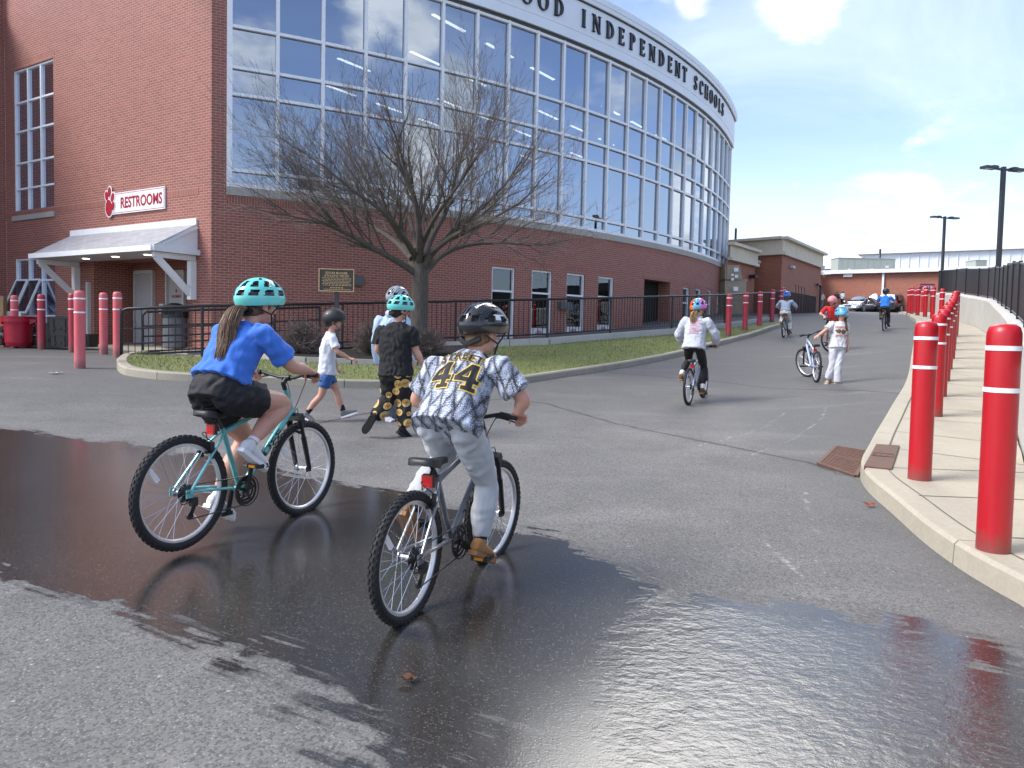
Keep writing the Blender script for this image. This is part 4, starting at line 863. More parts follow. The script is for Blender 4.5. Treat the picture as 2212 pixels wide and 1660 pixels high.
# ------------------------------------------------------------ far buildings
def far_buildings():
    c0 = at_depth(1691, 512, 42.); zt = c0[2]; c1 = at_z(1775, 549, zt); l1 = at_z(1560, 522, zt); gz = 1.2
    zp = at_depth(1691, 550, 42.)[2]; ou = lambda p: V(p[0], p[1], 0); bd = nrm(ou(c1-c0)); ld = nrm(ou(l1-c0))
    t = thing('brick_annex', 'red brick annex with a tan panel parapet beyond the curved wall', 'building', (c0[0], c0[1], gz)); f2 = c0+bd*0
    back = V(-bd[1], bd[0], 0)*14; back = back if back[1] > 0 else -back
    mb = MB(); w0, w1 = .28, .48; a, b = V(*c0[:2], 0), V(*c1[:2], 0); Lw = np.linalg.norm(b-a); S = lambda s, z, d=0.: a+bd*s+UPZ*z+V(-bd[1], bd[0], 0)*d
    nw = [(Lw*(.30+.075*i), Lw*(.30+.075*i)+.40, 1.5, zt-2.3) for i in range(4)]
    cells(mb, S, [0, Lw], [gz-.5, zp], [(*h, .2) for h in nw], 0, None); mb.wallquad(V(*l1[:2],0), a, gz-.5, zp); mb.wallquad(b, b+back, gz-.5, zp); mb.build('brick_wall', M['brick_far'], t)
    pb = MB(); mid = V(0,0,0); o = .12; on = V(bd[1], -bd[0], 0)*o; lo = V(-ld[1], ld[0], 0); lo = lo if lo[1] < 0 else -lo; lo = lo*o
    A, B, Cc = V(*l1[:2],0)+lo, a+lo+on*.6, b+on
    for p, q in ((A, B), (B, Cc)): pb.wallquad(p, q, zp, zt-.12); 
    for p, q in ((A, B), (B, Cc)): pb.bar(V(p[0],p[1],zt-.06), V(q[0],q[1],zt-.06), .5, .13); pb.bar(V(p[0],p[1],zp+.07), V(q[0],q[1],zp+.07), .22, .16)
    pb.wallquad(Cc, Cc+back, zp, zt); pb.prism([p[:2] for p in (A, B, Cc, Cc+back, A+back)], zt-.14, zt-.13); pb.build('parapet', M['tan'], t)
    for h in nw:
        fr = MB(); 
        for s in (h[0]+.04, h[1]-.04): sbar(fr, S, s, h[2], s, h[3], .1, .08, .06)
        sbar(fr, S, h[0]+.08, lerp(h[2],h[3],.6), h[1]-.08, lerp(h[2],h[3],.6), .1, .05, .05); w = fr.build('window', M['soffit'], t); gp = MB(); gp.quad(S(h[0],h[2],.13), S(h[1],h[2],.13), S(h[1],h[3],.13), S(h[0],h[3],.13)); gp.build('pane', M['glassdk'], w)
        bk = MB(); bk.quad(S(h[0]-.1,h[2]-.1,.3), S(h[1]+.1,h[2]-.1,.3), S(h[1]+.1,h[3]+.1,.3), S(h[0]-.1,h[3]+.1,.3)); bk.build('dark_room', M['void'], w)
    # corner light, camera
    lb = MB(); p = S(1.8, zp-.5, -.1); lb.box(p, (.5,.16,.12), 0, (bd, V(-bd[1],bd[0],0), UPZ)); lb.build('wall_light', M['soffit'], t)
    p = lerp(a, V(*l1[:2],0), .35)+UPZ*(zp-.35)+lo*1.2; lb = MB(); lb.ell(p, (.14,.14,.1)); lb.build('camera_dome', M['soffit'], t, 1)
    pp = MB(); q = S(Lw*.93, 0, -.15); pp.tube([V(q[0],q[1],gz), V(q[0],q[1],zp-1.2), V(q[0],q[1],zp-1.05)-bd*.25, V(q[0],q[1],zp-1.05)-bd*.8], .07, 8); pp.build('gas_pipe', M['black'], t)
    # rooftop penthouse
    mb = MB(); r0 = at_depth(1600, 497, 30); ax = (bd, V(-bd[1],bd[0],0), UPZ); pc = a+ld*4.2+V(0,8,0); mb.box(V(pc[0],pc[1],zt+.35), (3.2,3,1.2), 0, ax); mb.box(V(pc[0],pc[1],zt+1.0), (3.5,3.3,.18), 0, ax); mb.build('penthouse', M['tan'], t)
    mb = MB(); pc = a+ld*7.3+V(0,6,0); mb.box(V(pc[0],pc[1],zt+1.0), (2.6,2,2.6), 0, ax); mb.build('air_handler', plain('galv', (.5,.52,.56), .5, .3), t); mb = MB(); pc = at_depth(1588.5, 529, 36); mb.tube([pc-UPZ*.4, V(pc[0],pc[1],at_depth(1588.5, 494, 36)[2])], .07, 8); mb.build('flue', M['black'], t)
    # lower wing in front of it, running to the inner corner
    zt2 = at_depth(1632, 545, 42.2)[2]; q1 = at_depth(1632, 545, 42.2); q0 = at_z(1572, 526.5, zt2); zp2 = at_depth(1632, 577, 42.2)[2]
    t2 = thing('low_wing', 'low brick wing with tan parapet between the curved wall and the annex', 'building', (q1[0], q1[1], gz)); mb = MB(); mb.wallquad(q0, q1, gz-.5, zp2); mb.wallquad(q1, q1+V(1.,6,0), gz-.5, zp2); mb.build('brick_wall', M['brick_far'], t2)
    d2 = nrm(ou(q1-q0)); n2 = V(d2[1], -d2[0], 0)*.14; mb = MB(); mb.wallquad(q0+n2, q1+n2, zp2, zt2); mb.wallquad(q1+n2, q1+n2+V(1.,6,0), zp2, zt2); mb.bar(V(*(q0+n2)[:2],zt2), V(*(q1+n2)[:2],zt2), .4, .14); mb.bar(V(*(q0+n2)[:2],zp2+.06), V(*(q1+n2)[:2],zp2+.06), .2, .14); mb.build('parapet', M['tan'], t2)
    lb = MB(); p = lerp(q0, q1, .82); lb.box(V(p[0],p[1],zp2-.55)+n2*1.5, (.5,.3,.16), 0, (d2, n2/np.linalg.norm(n2), UPZ)); lb.build('wall_light', M['black'], t2)
    # tan compactor with notices
    b0 = at_depth(1596, 690, 47); gz2 = float(g(b0[0]+1, b0[1]+2)); t3 = thing('compactor', 'tan steel refuse compactor with white notices beside the low wing', 'compactor', (b0[0], b0[1], gz2))
    P2 = lambda px, py, s=46.: at_depth(px, py, s)
    def slab(pts, th, nm, mat):
        mb = MB(); A = [P2(*p) for p in pts]; n = len(A); o_ = V(-.3,1,0)*th; mb.add(A+[q+o_ for q in A], [tuple(range(n))[::-1], tuple(range(n,2*n))]+[(i,(i+1)%n,n+(i+1)%n,n+i) for i in range(n)]); return mb.build(nm, mat, t3)
    tm = plain('tan_steel', (.33,.27,.19), .6, 0, .1); slab([(1566,650),(1612,650),(1612,606),(1566,606)], 1.5, 'hopper', tm); slab([(1566,606.5),(1605,606.5),(1597,573.5),(1566,573.5)], 1.2, 'chute', tm); slab([(1566,608),(1615,608),(1615,603.5),(1566,603.5)], 1.6, 'lid', tm); slab([(1566,690),(1610,690),(1610,650.5),(1566,650.5)], 1.5, 'base', tm)
    for (x, y, w) in ((1586,579,9), (1587.5,594,7), (1580,592,5), (1579.5,601,6), (1584.5,620,10)):
        slab([(x,y+w*.9,46.4),(x+w,y+w*.9,46.4),(x+w,y,46.4),(x,y,46.4)], .02, 'notice', M['signwhite'])
    # long brick wall at the back
    zt = at_depth(1778, 586, 23.5)[2]; L0 = at_depth(1776, 586, 23.5); L1 = at_z(1990, 580.5, zt); dv = nrm(ou(L1-L0)); L1 = L0+dv*62; zf = zt-.32; gz = 2.6
    t = thing('gymnasium_block', 'long low red brick block with white eaves behind the parked cars', 'building', (*L0[:2], 3.4)); mb = MB(); mb.wallquad(L0, L1, gz, zf); mb.wallquad(L0+V(-2.2,-2.5,0), L0, gz, zf); mb.build('brick_wall', M['brick_far'], t)
    n3 = V(dv[1], -dv[0], 0); mb = MB(); e = n3*.35; mb.bar(V(*(L0+e)[:2],zf+.17), V(*(L1+e)[:2],zf+.17), .2, .32); mb.bar(V(*(L0+e+V(-2.4,-2.7,0))[:2],zf+.17), V(*(L0+e)[:2],zf+.17), .2, .32); mb.build('eaves', M['white'], t)
    mb = MB(); mb.quad(V(*(L0+e)[:2],zf+.32), V(*(L1+e)[:2],zf+.32), V(*(L1-n3*20)[:2],zf+.5), V(*(L0-n3*20)[:2],zf+.5)); mb.build('roof', plain('roof_grey', (.35,.36,.37), .7), t)
    q = at_plane(1909, 584, L0, n3); mb = MB(); mb.bar(V(q[0],q[1],3.)+n3*.07, V(q[0],q[1],zf)+n3*.07, .22, .16, 0, dv); mb.build('downpipe', M['white'], t)
    q = at_plane(1832, 596, L0, n3); mb = MB(); mb.box(V(q[0],q[1],q[2])+n3*.1, (.75,.2,.24), 0, (dv, n3, UPZ)); mb.build('wall_light', M['signwhite'], t)
    # white metal hall further back
    zt4 = at_depth(1778, 548, 17.)[2]; K0 = at_depth(1765, 548, 17.)-dv*4; K1 = K0+dv*90; t = thing('metal_hall', 'white ribbed metal hall rising behind the brick block', 'building', (*K0[:2], 3.5)); mb = MB(); mb.wallquad(K0, K1, 3, zt4-.3)
    for s in np.arange(.4, 90, 1.): p = K0+dv*s+n3*.06; mb.bar(V(p[0],p[1],3.2), V(p[0],p[1],zt4-.32), .10, .10, 0, dv)
    mb.build('ribbed_wall', plain('metal_siding', (.72,.76,.79), .5, 0, .06), t); mb = MB(); mb.bar(V(*(K0+n3*.3)[:2],zt4-.1), V(*(K1+n3*.3)[:2],zt4-.1), .5, .55); mb.quad(V(*(K0+n3*.3)[:2],zt4+.18), V(*(K1+n3*.3)[:2],zt4+.18), V(*(K1-n3*12)[:2],zt4+1), V(*(K0-n3*12)[:2],zt4+1)); mb.build('eaves', plain('eaves_white', (.75,.76,.76), .5), t)
    # rooftop plant
    def unit(px0, px1, y0, y1, s, lab, mat, hood=False):
        a, b = at_depth(px0, y1, s), at_depth(px1, y1, s); h = (y1-y0)/s; d = nrm(ou(b-a)); w = np.linalg.norm(ou(b-a)); nn = V(d[1], -d[0], 0); c = (a+b)/2; zb = zf+.34
        t = thing('rooftop_unit', lab, 'air conditioner', (c[0], c[1], zb)); hh = max(.4, c[2]+h-zb); mb = MB(); mb.box(V(c[0],c[1],zb+hh/2), (w,1.6,hh), 0, (d, nn, UPZ)); 
        for f in np.linspace(-.45, .45, 9): mb.box(V(c[0],c[1],zb+hh/2)+d*w*f+nn*.81, (.05,.03,hh*.9), 0, (d, nn, UPZ))
        mb.build('casing', mat, t); mb = MB(); mb.box(V(c[0],c[1],zb+hh+.03), (w+.1,1.7,.06), 0, (d, nn, UPZ)); mb.build('cap', mat, t)
        mb = MB()
        for f, hq in ((-.3,.25), (.1,.3), (.36,.5)): mb.box(V(c[0],c[1],zb+hh*hq)+d*w*f+nn*.83, (.3,.03,.2), 0, (d, nn, UPZ))
        mb.build('access_panel', M['signwhite'], t)
    gm = plain('plant_green', (.36,.39,.34), .6, 0, .08); unit(1802, 1924, 561, 584, 22.4, 'long grey green air handling unit on the flat brick roof', gm); unit(2096, 2120, 565, 577, 22.6, 'small grey air conditioner on the flat roof between the lamp posts', gm)
    a, b = at_depth(1800, 562, 20.5), at_depth(1893, 559, 20.5); zc = at_depth(1893, 541, 20.)[2]; mb = MB(); o_ = V(0,5,0); top = [V(a[0]+1.5,a[1]+5,zc), V(b[0],b[1]+5,zc)]
    mb.quad(a-UPZ*.9, b-UPZ*.9, top[1], top[0]); mb.quad(a-V(4,0,1.2), a-UPZ*.9, top[0], top[0]-V(5,-1,1.2)); mb.quad(b-UPZ*.9, b+V(0,5,-.9), top[1], top[1]-UPZ*.01); mb.quad(top[0], top[1], top[1]+V(0,3,-2), top[0]+V(0,3,-2))
    tag(mb.build('metal_lean_to_roof', plain('pale_metal_roof', (.62,.70,.80), .35, .2, .04), None, 0, origin=a), 'pale blue sloping sheet metal roof behind the long rooftop unit', 'roof')
    mb = MB(); p = at_depth(1899.5, 583, 22.); mb.tube([V(p[0],p[1],zf+.33), V(p[0],p[1],at_depth(1901, 539, 22.)[2])], .1, 8); tag(mb.build('vent_stack', M['black'], None, 1, origin=p), 'thin black vent stack standing on the roof beside the long unit', 'pipe')
    # maroon parking sign
    c = at_depth(2003, 624, 30.); t = thing('parking_sign', 'maroon sign with white C13 standing behind the far bollards', 'sign', (c[0], c[1], float(g(c[0], c[1])))); mb = MB(); mb.box(c, (1.05,.04,.7), 0); mb.build('panel', plain('maroon', (.24,.012,.05), .5), t); mb = MB(); put_text(mb, 'C13', c-V(0,.02,0), V(1,0,0), UPZ, V(0,-1,0), .34, .7, .03, 0, .006); mb.box(c+V(0,-.025,.2), (.98,.01,.015)); mb.build('lettering', M['signwhite'], t); mb = MB()
    for s in (-.3,.3): mb.tube([V(c[0]+s,c[1]+.05,g(c[0],c[1])), V(c[0]+s,c[1]+.05,c[2]+.2)], .025, 6)
    mb.build('post', M['black'], t)
far_buildings()

# ------------------------------------------------------------ railing
def railing():
    t = thing('ramp_railing', 'long black steel railing with thin balusters along the ramp below the curved wall', 'railing', RB[0])
    posts = [0, 1, 2, 3, 4, 5, 6, 7, 8, 9, 10, 11]; tr = MB(); bl = MB(); N_ = len(RB)
    top = [RB[0]+V(0,0,.1), RB[0]+V(0,0,.95)]+[RT[0]+nrm(RT[1]-RT[0])*.03+V(0,0,-.03), RT[0]+nrm(RT[1]-RT[0])*.12]+[RT[i] for i in range(1, N_)]
    tr.tube(top, .032, 10); low = [RB[i]+V(0,0,.13) for i in range(N_)]; tr.tube(low, .024, 8); tr.build('rail', M['black'], t, 40)
    mid = [RB[i]+V(0,0,.66) for i in range(3)]; m2 = MB(); m2.tube(mid, .018, 6); m2.tube([p-V(0,0,.31) for p in mid], .018, 6); m2.build('middle_rail', M['black'], t, 40)
    for i in posts: pm = MB(); pm.tube([RB[i]-V(0,0,.15), RT[i]], .032, 10); pm.build('post', M['black'], t, 40)
    for i in range(N_-1):
        L = np.linalg.norm(RB[i+1]-RB[i]); k_ = int(L/.125)
        for j in range(1, k_):
            f = j/k_; p = lerp(RB[i], RB[i+1], f); bl.tube([p+V(0,0,.13), p+V(0,0,1.05)], .009, 4, cap=False)
    bl.build('baluster', M['black'], t)['kind'] = 'stuff'
    # second railing of the upper ramp at the left end
    a = at_depth(308, 674, 97.); b = at_depth(437, 670, 95.); c = at_depth(560, 668, 90.); d = at_depth(690, 664, 85)
    t = thing('inner_railing', 'shorter black railing behind the left end of the ramp railing', 'railing', a-V(0,0,1.0)); r = MB(); h = V(0,0,1.)
    r.tube([a-h, a-V(0,0,.08), a+nrm(b-a)*.08, b, c, d], .03, 8); 
    for o_ in (.32, .55, .88): r.tube([a-V(0,0,o_), b-V(0,0,o_), c-V(0,0,o_), d-V(0,0,o_)], .02, 6)
    r.build('rail', M['black'], t, 40)
    for p in (b, c, d): pm = MB(); pm.tube([p, p-h*1.1], .03, 8); pm.build('post', M['black'], t, 40)
railing()
# ------------------------------------------------------------ bollards
def bollard(p, mat, label, group, H=1.32, r=.089):
    p = np.array(p, float); p[2] = max(p[2], g(p[0], p[1])); t = thing('bollard', label, 'bollard', p, group); mb = MB()
    mb.lathe([(r*1.0,-.3), (r*1.01,.01), (r,.05), (r,H-.10), (r*.985,H-.055), (r*.88,H-.022), (r*.62,H-.004), (0.001,H)], p, 28, cap=False); mb.build('sleeve', mat, t, 50)
    for z in (H-.155, H-.395):
        bm_ = MB(); bm_.lathe([(r-.001,z), (r+.0025,z), (r+.0025,z+.027), (r-.001,z+.027)], p, 28, cap=False); bm_.build('reflective_band', M['band'], t, 40)
for (x, y, s, m, lab) in ((32,748,83,'redpink','faded pink bollard rising behind the red bin'), (90,750,86,'redmid','crimson bollard between the red bin and the black crates'), (157,754,91,'redmid','crimson bollard half hidden behind the nearest faded bollard'), (172.6,791,123,'redpink','tall faded pink bollard standing alone on the asphalt before the restrooms'), (224,757,94,'redpink','faded pink bollard in front of the porch brick return'), (254,763,100,'redpink','faded pink bollard beside the rounded end of the railing')):
    bollard(at_depth(x, y, s), M[m], lab, 'bollards before the restrooms')
_RB = [(2146,1166,370,'nearest bright red bollard at the right edge of the pavement'), (1986,1033,258,'bright red bollard just past the storm drain'), (2019,900,167,'bright red bollard second past the storm drain'), (2031,854.6,141.7,'bright red bollard third past the storm drain'), (2040,820,123.3,'bright red bollard fourth past the storm drain'), (2046.5,795,110,'bright red bollard fifth past the storm drain'), (2053,774,98,'bright red bollard sixth past the storm drain'), (2056,757,88,'bright red bollard seventh past the storm drain'), (2058,742,80.5,'bright red bollard eighth past the storm drain'), (2060,729,74,'bright red bollard ninth past the storm drain'), (2063,720,72.5,'last red bollard of the pavement row by the curved wall'),
 (1997.6,692,49,'far red bollard nearest the tip of the far pavement'), (1981.6,685.5,46.8,'far red bollard second from the pavement tip'), (1969,678.6,44,'far red bollard in front of the dark suv corner'), (1962,673.9,41.5,'far red bollard closest to the dark suv'), (1975,674,40.5,'far red bollard standing behind two others by the suv'), (1991.8,674,38,'far red bollard in front of the maroon sign'), (2014,684,52,'far red bollard against the pale wall end'), (2033,690,58,'far red bollard before the low end of the mesh fence')]
for x, y, s, lab in _RB: p_ = at_depth(x, y, s); p_[2] = g(p_[0], p_[1])+.15; bollard(p_, M['red'], lab, 'red bollards along the right pavement')
for x, y, s, lab in ((1573,724,67.5,'crimson bollard at the end of the lawn'), (1609,713,62,'second crimson bollard uphill from the lawn end'), (1640,707,58.5,'third crimson bollard uphill from the lawn end'), (1667,697,53,'fourth crimson bollard uphill beside the railing end'), (1686,690,48.5,'crimson bollard behind the rider in spotted trousers'), (1691,682,46,'farthest crimson bollard at the top of the ramp')):
    bollard(at_depth(x, y, s), M['redmid'], lab, 'crimson bollards at the top of the ramp')
# ------------------------------------------------------------ lamp posts
def lamp_post(px, pytop, pybase, s, head, label):
    top = at_depth(px, pytop, s); b = V(top[0], top[1], g(top[0], top[1])); t = thing('lamp_post', label, 'lamp post', b, 'twin arm lamp posts above the mesh fence')
    mb = MB(); mb.tube([b, b+V(0,0,.5)], .22, 12); mb.build('base', M['wallc'], t, 40); mb = MB(); mb.bar(b+V(0,0,.4), top, .13, .13); mb.build('pole', M['dark'], t)
    for sg in (-1, 1):
        d = nrm(V(sg, sg*.25, 0)); n = V(-d[1], d[0], 0); mb = MB(); mb.bar(top-V(0,0,.10), top+d*.35-V(0,0,.08), .08, .07)
        mb.box(top+d*(.35+head/2)-V(0,0,.07), (head, .30, .09), 0, (d, n, UPZ)); mb.box(top+d*.45-V(0,0,.03), (.2,.22,.08), 0, (d, n, UPZ)); h = mb.build('lamp_head', M['dark'], t)
        lm = MB(); lm.box(top+d*(.38+head*.62)-V(0,0,.122), (head*.5, .22, .012), 0, (d, n, UPZ)); lm.build('lens', M['signwhite'], h)
lamp_post(2168, 361, 575, 60., .55, 'tall dark twin headed lamp post at the corner of the mesh fence')
lamp_post(2041, 468, 575, 36., .6, 'smaller distant twin headed lamp post behind the fence end')
# ------------------------------------------------------------ bare tree
def bark():
    k = NB('bark'); p = k.pos(); v = k.noise(k.mapv(p, (14,14,2.2)), 2.2, 6, .7); a = k.noise(p, 3, 4, .6)
    k.P(Base_Color=k.mix(k.lin(v,.3,.7), (.055,.045,.038), k.mix(k.lin(a,.4,.6), (.135,.118,.104), (.12,.115,.09))), Roughness=.95, Normal=k.bump(v, .8, .02)); return k.mat
M['bark'] = bark(); M['twig'] = plain('twig_bark', (.135,.108,.094), .9, 0, .3, scale=3)
def tree():
    base = at_depth(905, 742, 94.); base[2] = g(base[0], base[1])+.17; t = thing('bare_tree', 'bare winter tree with a wide spreading crown in the mulch bed', 'tree', base)
    rng = np.random.default_rng(11); tk = MB(); cr = MB(); D0 = np.linalg.norm(base[:2])
    pt = lambda px, py, dy=0.: at_depth(px, py, 1600/(1600/94.+dy))
    def twig(p, d, r, L, lev):
        n = max(3, int(L/.16)); P_ = [p]; q = p.copy(); dd = d.copy()
        for i in range(n):
            dd = nrm(dd+rng.normal(0, .09, 3)+V(0,0,.045 if lev > 1 else .02)); q = q+dd*L/n; P_.append(q)
        R_ = np.linspace(r, max(.0022, r*.38), n+1); (tk if r > .016 else cr).tube(P_, R_, 7 if r > .016 else (4 if r > .006 else 3), cap=False)
        if lev >= 5 or L < .17: return
        k_ = max(2, int(L/(.22 if lev < 2 else .155 if lev < 3 else .125)))
        for j in range(k_):
            f = rng.uniform(.22, 1.) if lev else rng.uniform(.3, 1); i = min(n-1, int(f*n)); b = P_[i]+(P_[i+1]-P_[i])*(f*n-i if f*n-i <= 1 else 1); dl = nrm(P_[i+1]-P_[i])
            w = nrm(np.cross(dl, rng.normal(0, 1, 3))); a = rng.uniform(.35, .85); nd = nrm(dl*math.cos(a)+w*math.sin(a)+V(0,0,.16))
            rr = R_[i]*rng.uniform(.42, .66); twig(b, nd, max(rr, .0024), L*rng.uniform(.36, .62)*(1.1-.45*f), lev+1)
        if lev: twig(P_[-1], nrm(dd+rng.normal(0,.15,3)), R_[-1]*.9, L*.5, lev+1)
    tk.tube(smooth_line([pt(905,752), pt(905,700), pt(907,640), pt(908,600), pt(905,572)], 4), np.linspace(.215, .165, 17)*1., 16)
    fork = pt(906, 588)
    LIMBS = [([(900,592,0),(860,566,-.3),(800,533,-.6),(740,500,-.9),(690,480,-1.1),(635,468,-1.2)], .10, 'l'), ([(896,580,0),(880,540,.2),(850,480,.4),(810,420,.5),(775,370,.6)], .105, 'm'), ([(905,575,0),(906,520,-.4),(900,450,-.7),(880,380,-1.),(860,310,-1.2)], .11, 'm'), ([(912,572,0),(930,520,.3),(965,450,.5),(985,380,.6),(1000,330,.7)], .10, 'm'),
        ([(914,582,0),(940,540,-.3),(985,500,-.5),(1040,450,-.7),(1090,400,-.9)], .10, 'r'), ([(918,590,0),(955,552,.3),(1010,530,.5),(1080,525,.6),(1150,530,.7)], .085, 'r'), ([(905,560,0),(925,500,.9),(950,430,1.4),(960,370,1.7)], .085, 'm'), ([(890,560,0),(850,520,.9),(790,480,1.5),(720,430,1.9),(660,380,2.1)], .085, 'l'), ([(915,560,0),(980,510,-1.),(1050,480,-1.6),(1120,440,-2.)], .08, 'r'), ([(900,560,0),(870,510,-1.),(830,460,-1.7),(760,410,-2.1),(700,360,-2.3)], .08, 'l'),
        ([(905,540,0),(940,470,-1.1),(990,400,-1.7),(1030,340,-2.)], .07, 'm'), ([(900,540,0),(880,460,.8),(835,400,1.2),(800,330,1.4)], .07, 'm')]
    for pts, r0, _ in LIMBS:
        P_ = smooth_line([pt(x, y, d) for x, y, d in pts], 5); n = len(P_); R_ = np.linspace(r0*.9, r0*.22, n); tk.tube(P_, R_, 10)
        for j in range(int(n*.9)):
            i = int(rng.integers(int(n*.3), n-1)); dl = nrm(P_[i+1]-P_[i]); w = nrm(np.cross(dl, rng.normal(0,1,3))); a = rng.uniform(.3, .8); nd = nrm(dl*math.cos(a)+w*math.sin(a)+V(0,0,.25)); twig(P_[i], nd, R_[i]*rng.uniform(.3,.5), rng.uniform(.9, 1.65), 1)
        twig(P_[-1], nrm(P_[-1]-P_[-2]), R_[-1], 1.05, 1); twig(P_[-1], nrm(nrm(P_[-1]-P_[-2])+rng.normal(0,.3,3)), R_[-1]*.8, 1.05, 1)
    tk.build('trunk', M['bark'], t, 60); cr.build('crown', M['twig'], t, 0)
tree()
def far_tree():
    b = at_depth(2116, 548, 14.5); t = thing('bare_tree', 'distant bare tree top showing above the white metal hall', 'tree', V(b[0], b[1], 4.)); rng = np.random.default_rng(8); tk = MB(); tk.tube([V(b[0],b[1],4.), b-UPZ*.6], [.3,.18], 8); tk.build('trunk', M['twig'], t); cr = MB()
    for i in range(26):
        d = nrm(V(rng.normal(0,.7), rng.normal(0,.7), 1.)); L = rng.uniform(1.2,2.); e = b-UPZ*.6+d*L; cr.tube([b-UPZ*.6, lerp(b-UPZ*.6, e, .5)+rng.normal(0,.06,3), e], [.05,.03,.012], 4, cap=False)
        for _ in range(4): q = lerp(b-UPZ*.6, e, rng.uniform(.4,1)); cr.tube([q, q+nrm(d+rng.normal(0,.5,3))*rng.uniform(.3,.7)], [.022,.009], 3, cap=False)
    cr.build('crown', M['twig'], t)
far_tree()
def shrub(px, py, s, w, h, lab, seed):
    rng = np.random.default_rng(seed); b = at_depth(px, py, s); b[2] = g(b[0], b[1])+.18; mb = MB()
    for i in range(260):
        a = rng.uniform(0, 6.28); el = rng.uniform(.15, 1.0); d = V(math.cos(a)*math.cos(el*1.45), math.sin(a)*math.cos(el*1.45), math.sin(el*1.45)); L = rng.uniform(.75, 1.05)
        e = b+d*V(w/2, w/2, h)*L; m_ = lerp(b, e, .5)+rng.normal(0,.05,3); P_ = [b+d*V(.05,.05,0), m_, e]; mb.tube(P_, [.008,.005,.003], 3, cap=False)
        for _ in range(7):
            q = lerp(m_, e, rng.uniform(-.4, 1)); r_ = q+nrm(d+rng.normal(0,.7,3))*rng.uniform(.08,.22); mb.tube([q, lerp(q,r_,.5)+rng.normal(0,.012,3), r_], [.004,.003,.002], 3, cap=False)
    tag(mb.build('shrub', M['twig'], None, 0, origin=b), lab, 'shrub', 'leafless clipped shrubs in the mulch bed')
shrub(650, 757, 98, 1.15, .72, 'leafless rounded shrub left of the plaque post', 3); shrub(805, 757, 97, 1.05, .78, 'leafless shrub behind the walking group', 4); shrub(925, 755, 96, 1.0, .6, 'leafless shrub at the foot of the bare tree', 5)
# ------------------------------------------------------------ plaque
def plaque():
    c = at_depth(727, 606, 104.); b = V(c[0], c[1]+.03, g(c[0], c[1])+.15); t = thing('memorial_plaque', 'bronze Athletic Fields plaque on a single grey post in the mulch bed', 'plaque', b); r = nrm(V(1,.12,0)); n = V(r[1], -r[0], 0); w, h = .72, .47
    mb = MB(); mb.box(c, (w,.03,h), 0, (r, n, UPZ)); pl = mb.build('panel', M['bronze'], t)
    mb = MB()
    for q in (-1, 1): mb.box(c+UPZ*q*(h/2-.008)+n*.018, (w,.02,.016), 0, (r, n, UPZ)); mb.box(c+r*q*(w/2-.008)+n*.0185, (.016,.018,h-.034), 0, (r, n, UPZ))
    mb.build('border', M['gold'], pl); mb = MB(); o = n*.016
    put_text(mb, 'EDGAR McNABB', c+UPZ*.15+o, r, UPZ, n, .045, .44, .012); put_text(mb, 'ATHLETIC FIELDS', c+UPZ*.09+o, r, UPZ, n, .045, .5, .012)
    rng = np.random.default_rng(2)
    for i in range(6):        # the small lines cannot be read in the photograph
        x = -.29+.02*(i % 2); z = .045-.03*i
        while x < .27:
            L = rng.uniform(.02,.07); mb.box(c+r*(x+L/2)+UPZ*z+o, (L,.004,.010), 0, (r, n, UPZ)); x += L+.014
    for z, a0, a1, hh in ((-.155,-.13,.13,.014), (-.19,-.25,.25,.010)):
        x = a0
        while x < a1: L = rng.uniform(.03,.07); mb.box(c+r*(x+L/2)+UPZ*z+o, (L,.004,hh), 0, (r, n, UPZ)); x += L+.014
    mb.build('lettering', M['gold'], pl); mb = MB(); mb.bar(b-V(0,0,.1), V(b[0],b[1],c[2]+.1), .09, .05, 0, n); mb.build('post', M['dark'], t)
plaque()
for (px, py, s, lab) in ((768,607,87,'small grey utility box on the brick wall right of the plaque'), (1217,661,76,'grey utility box between the second and third lower windows')):
    th = th_px(px, 2.); z = 1.5
    for _ in range(30):
        z += (proj(arc(th, z))[1]-py)*.012
    mb = MB(); p = arc(th, z, -.07); n = nrm(V(*(p[:2]-DC), 0)); mb.box(p, (.16,.34,.26) if px < 900 else (.16,.5,.24), 0, (n, V(-n[1], n[0], 0), UPZ)); mb.box(p+n*.083, (.01,.28,.2), 0, (n, V(-n[1], n[0], 0), UPZ)); tag(mb.build('utility_box', plain('grey_box', (.09,.095,.10), .5), None, 0, origin=p), lab, 'utility box')
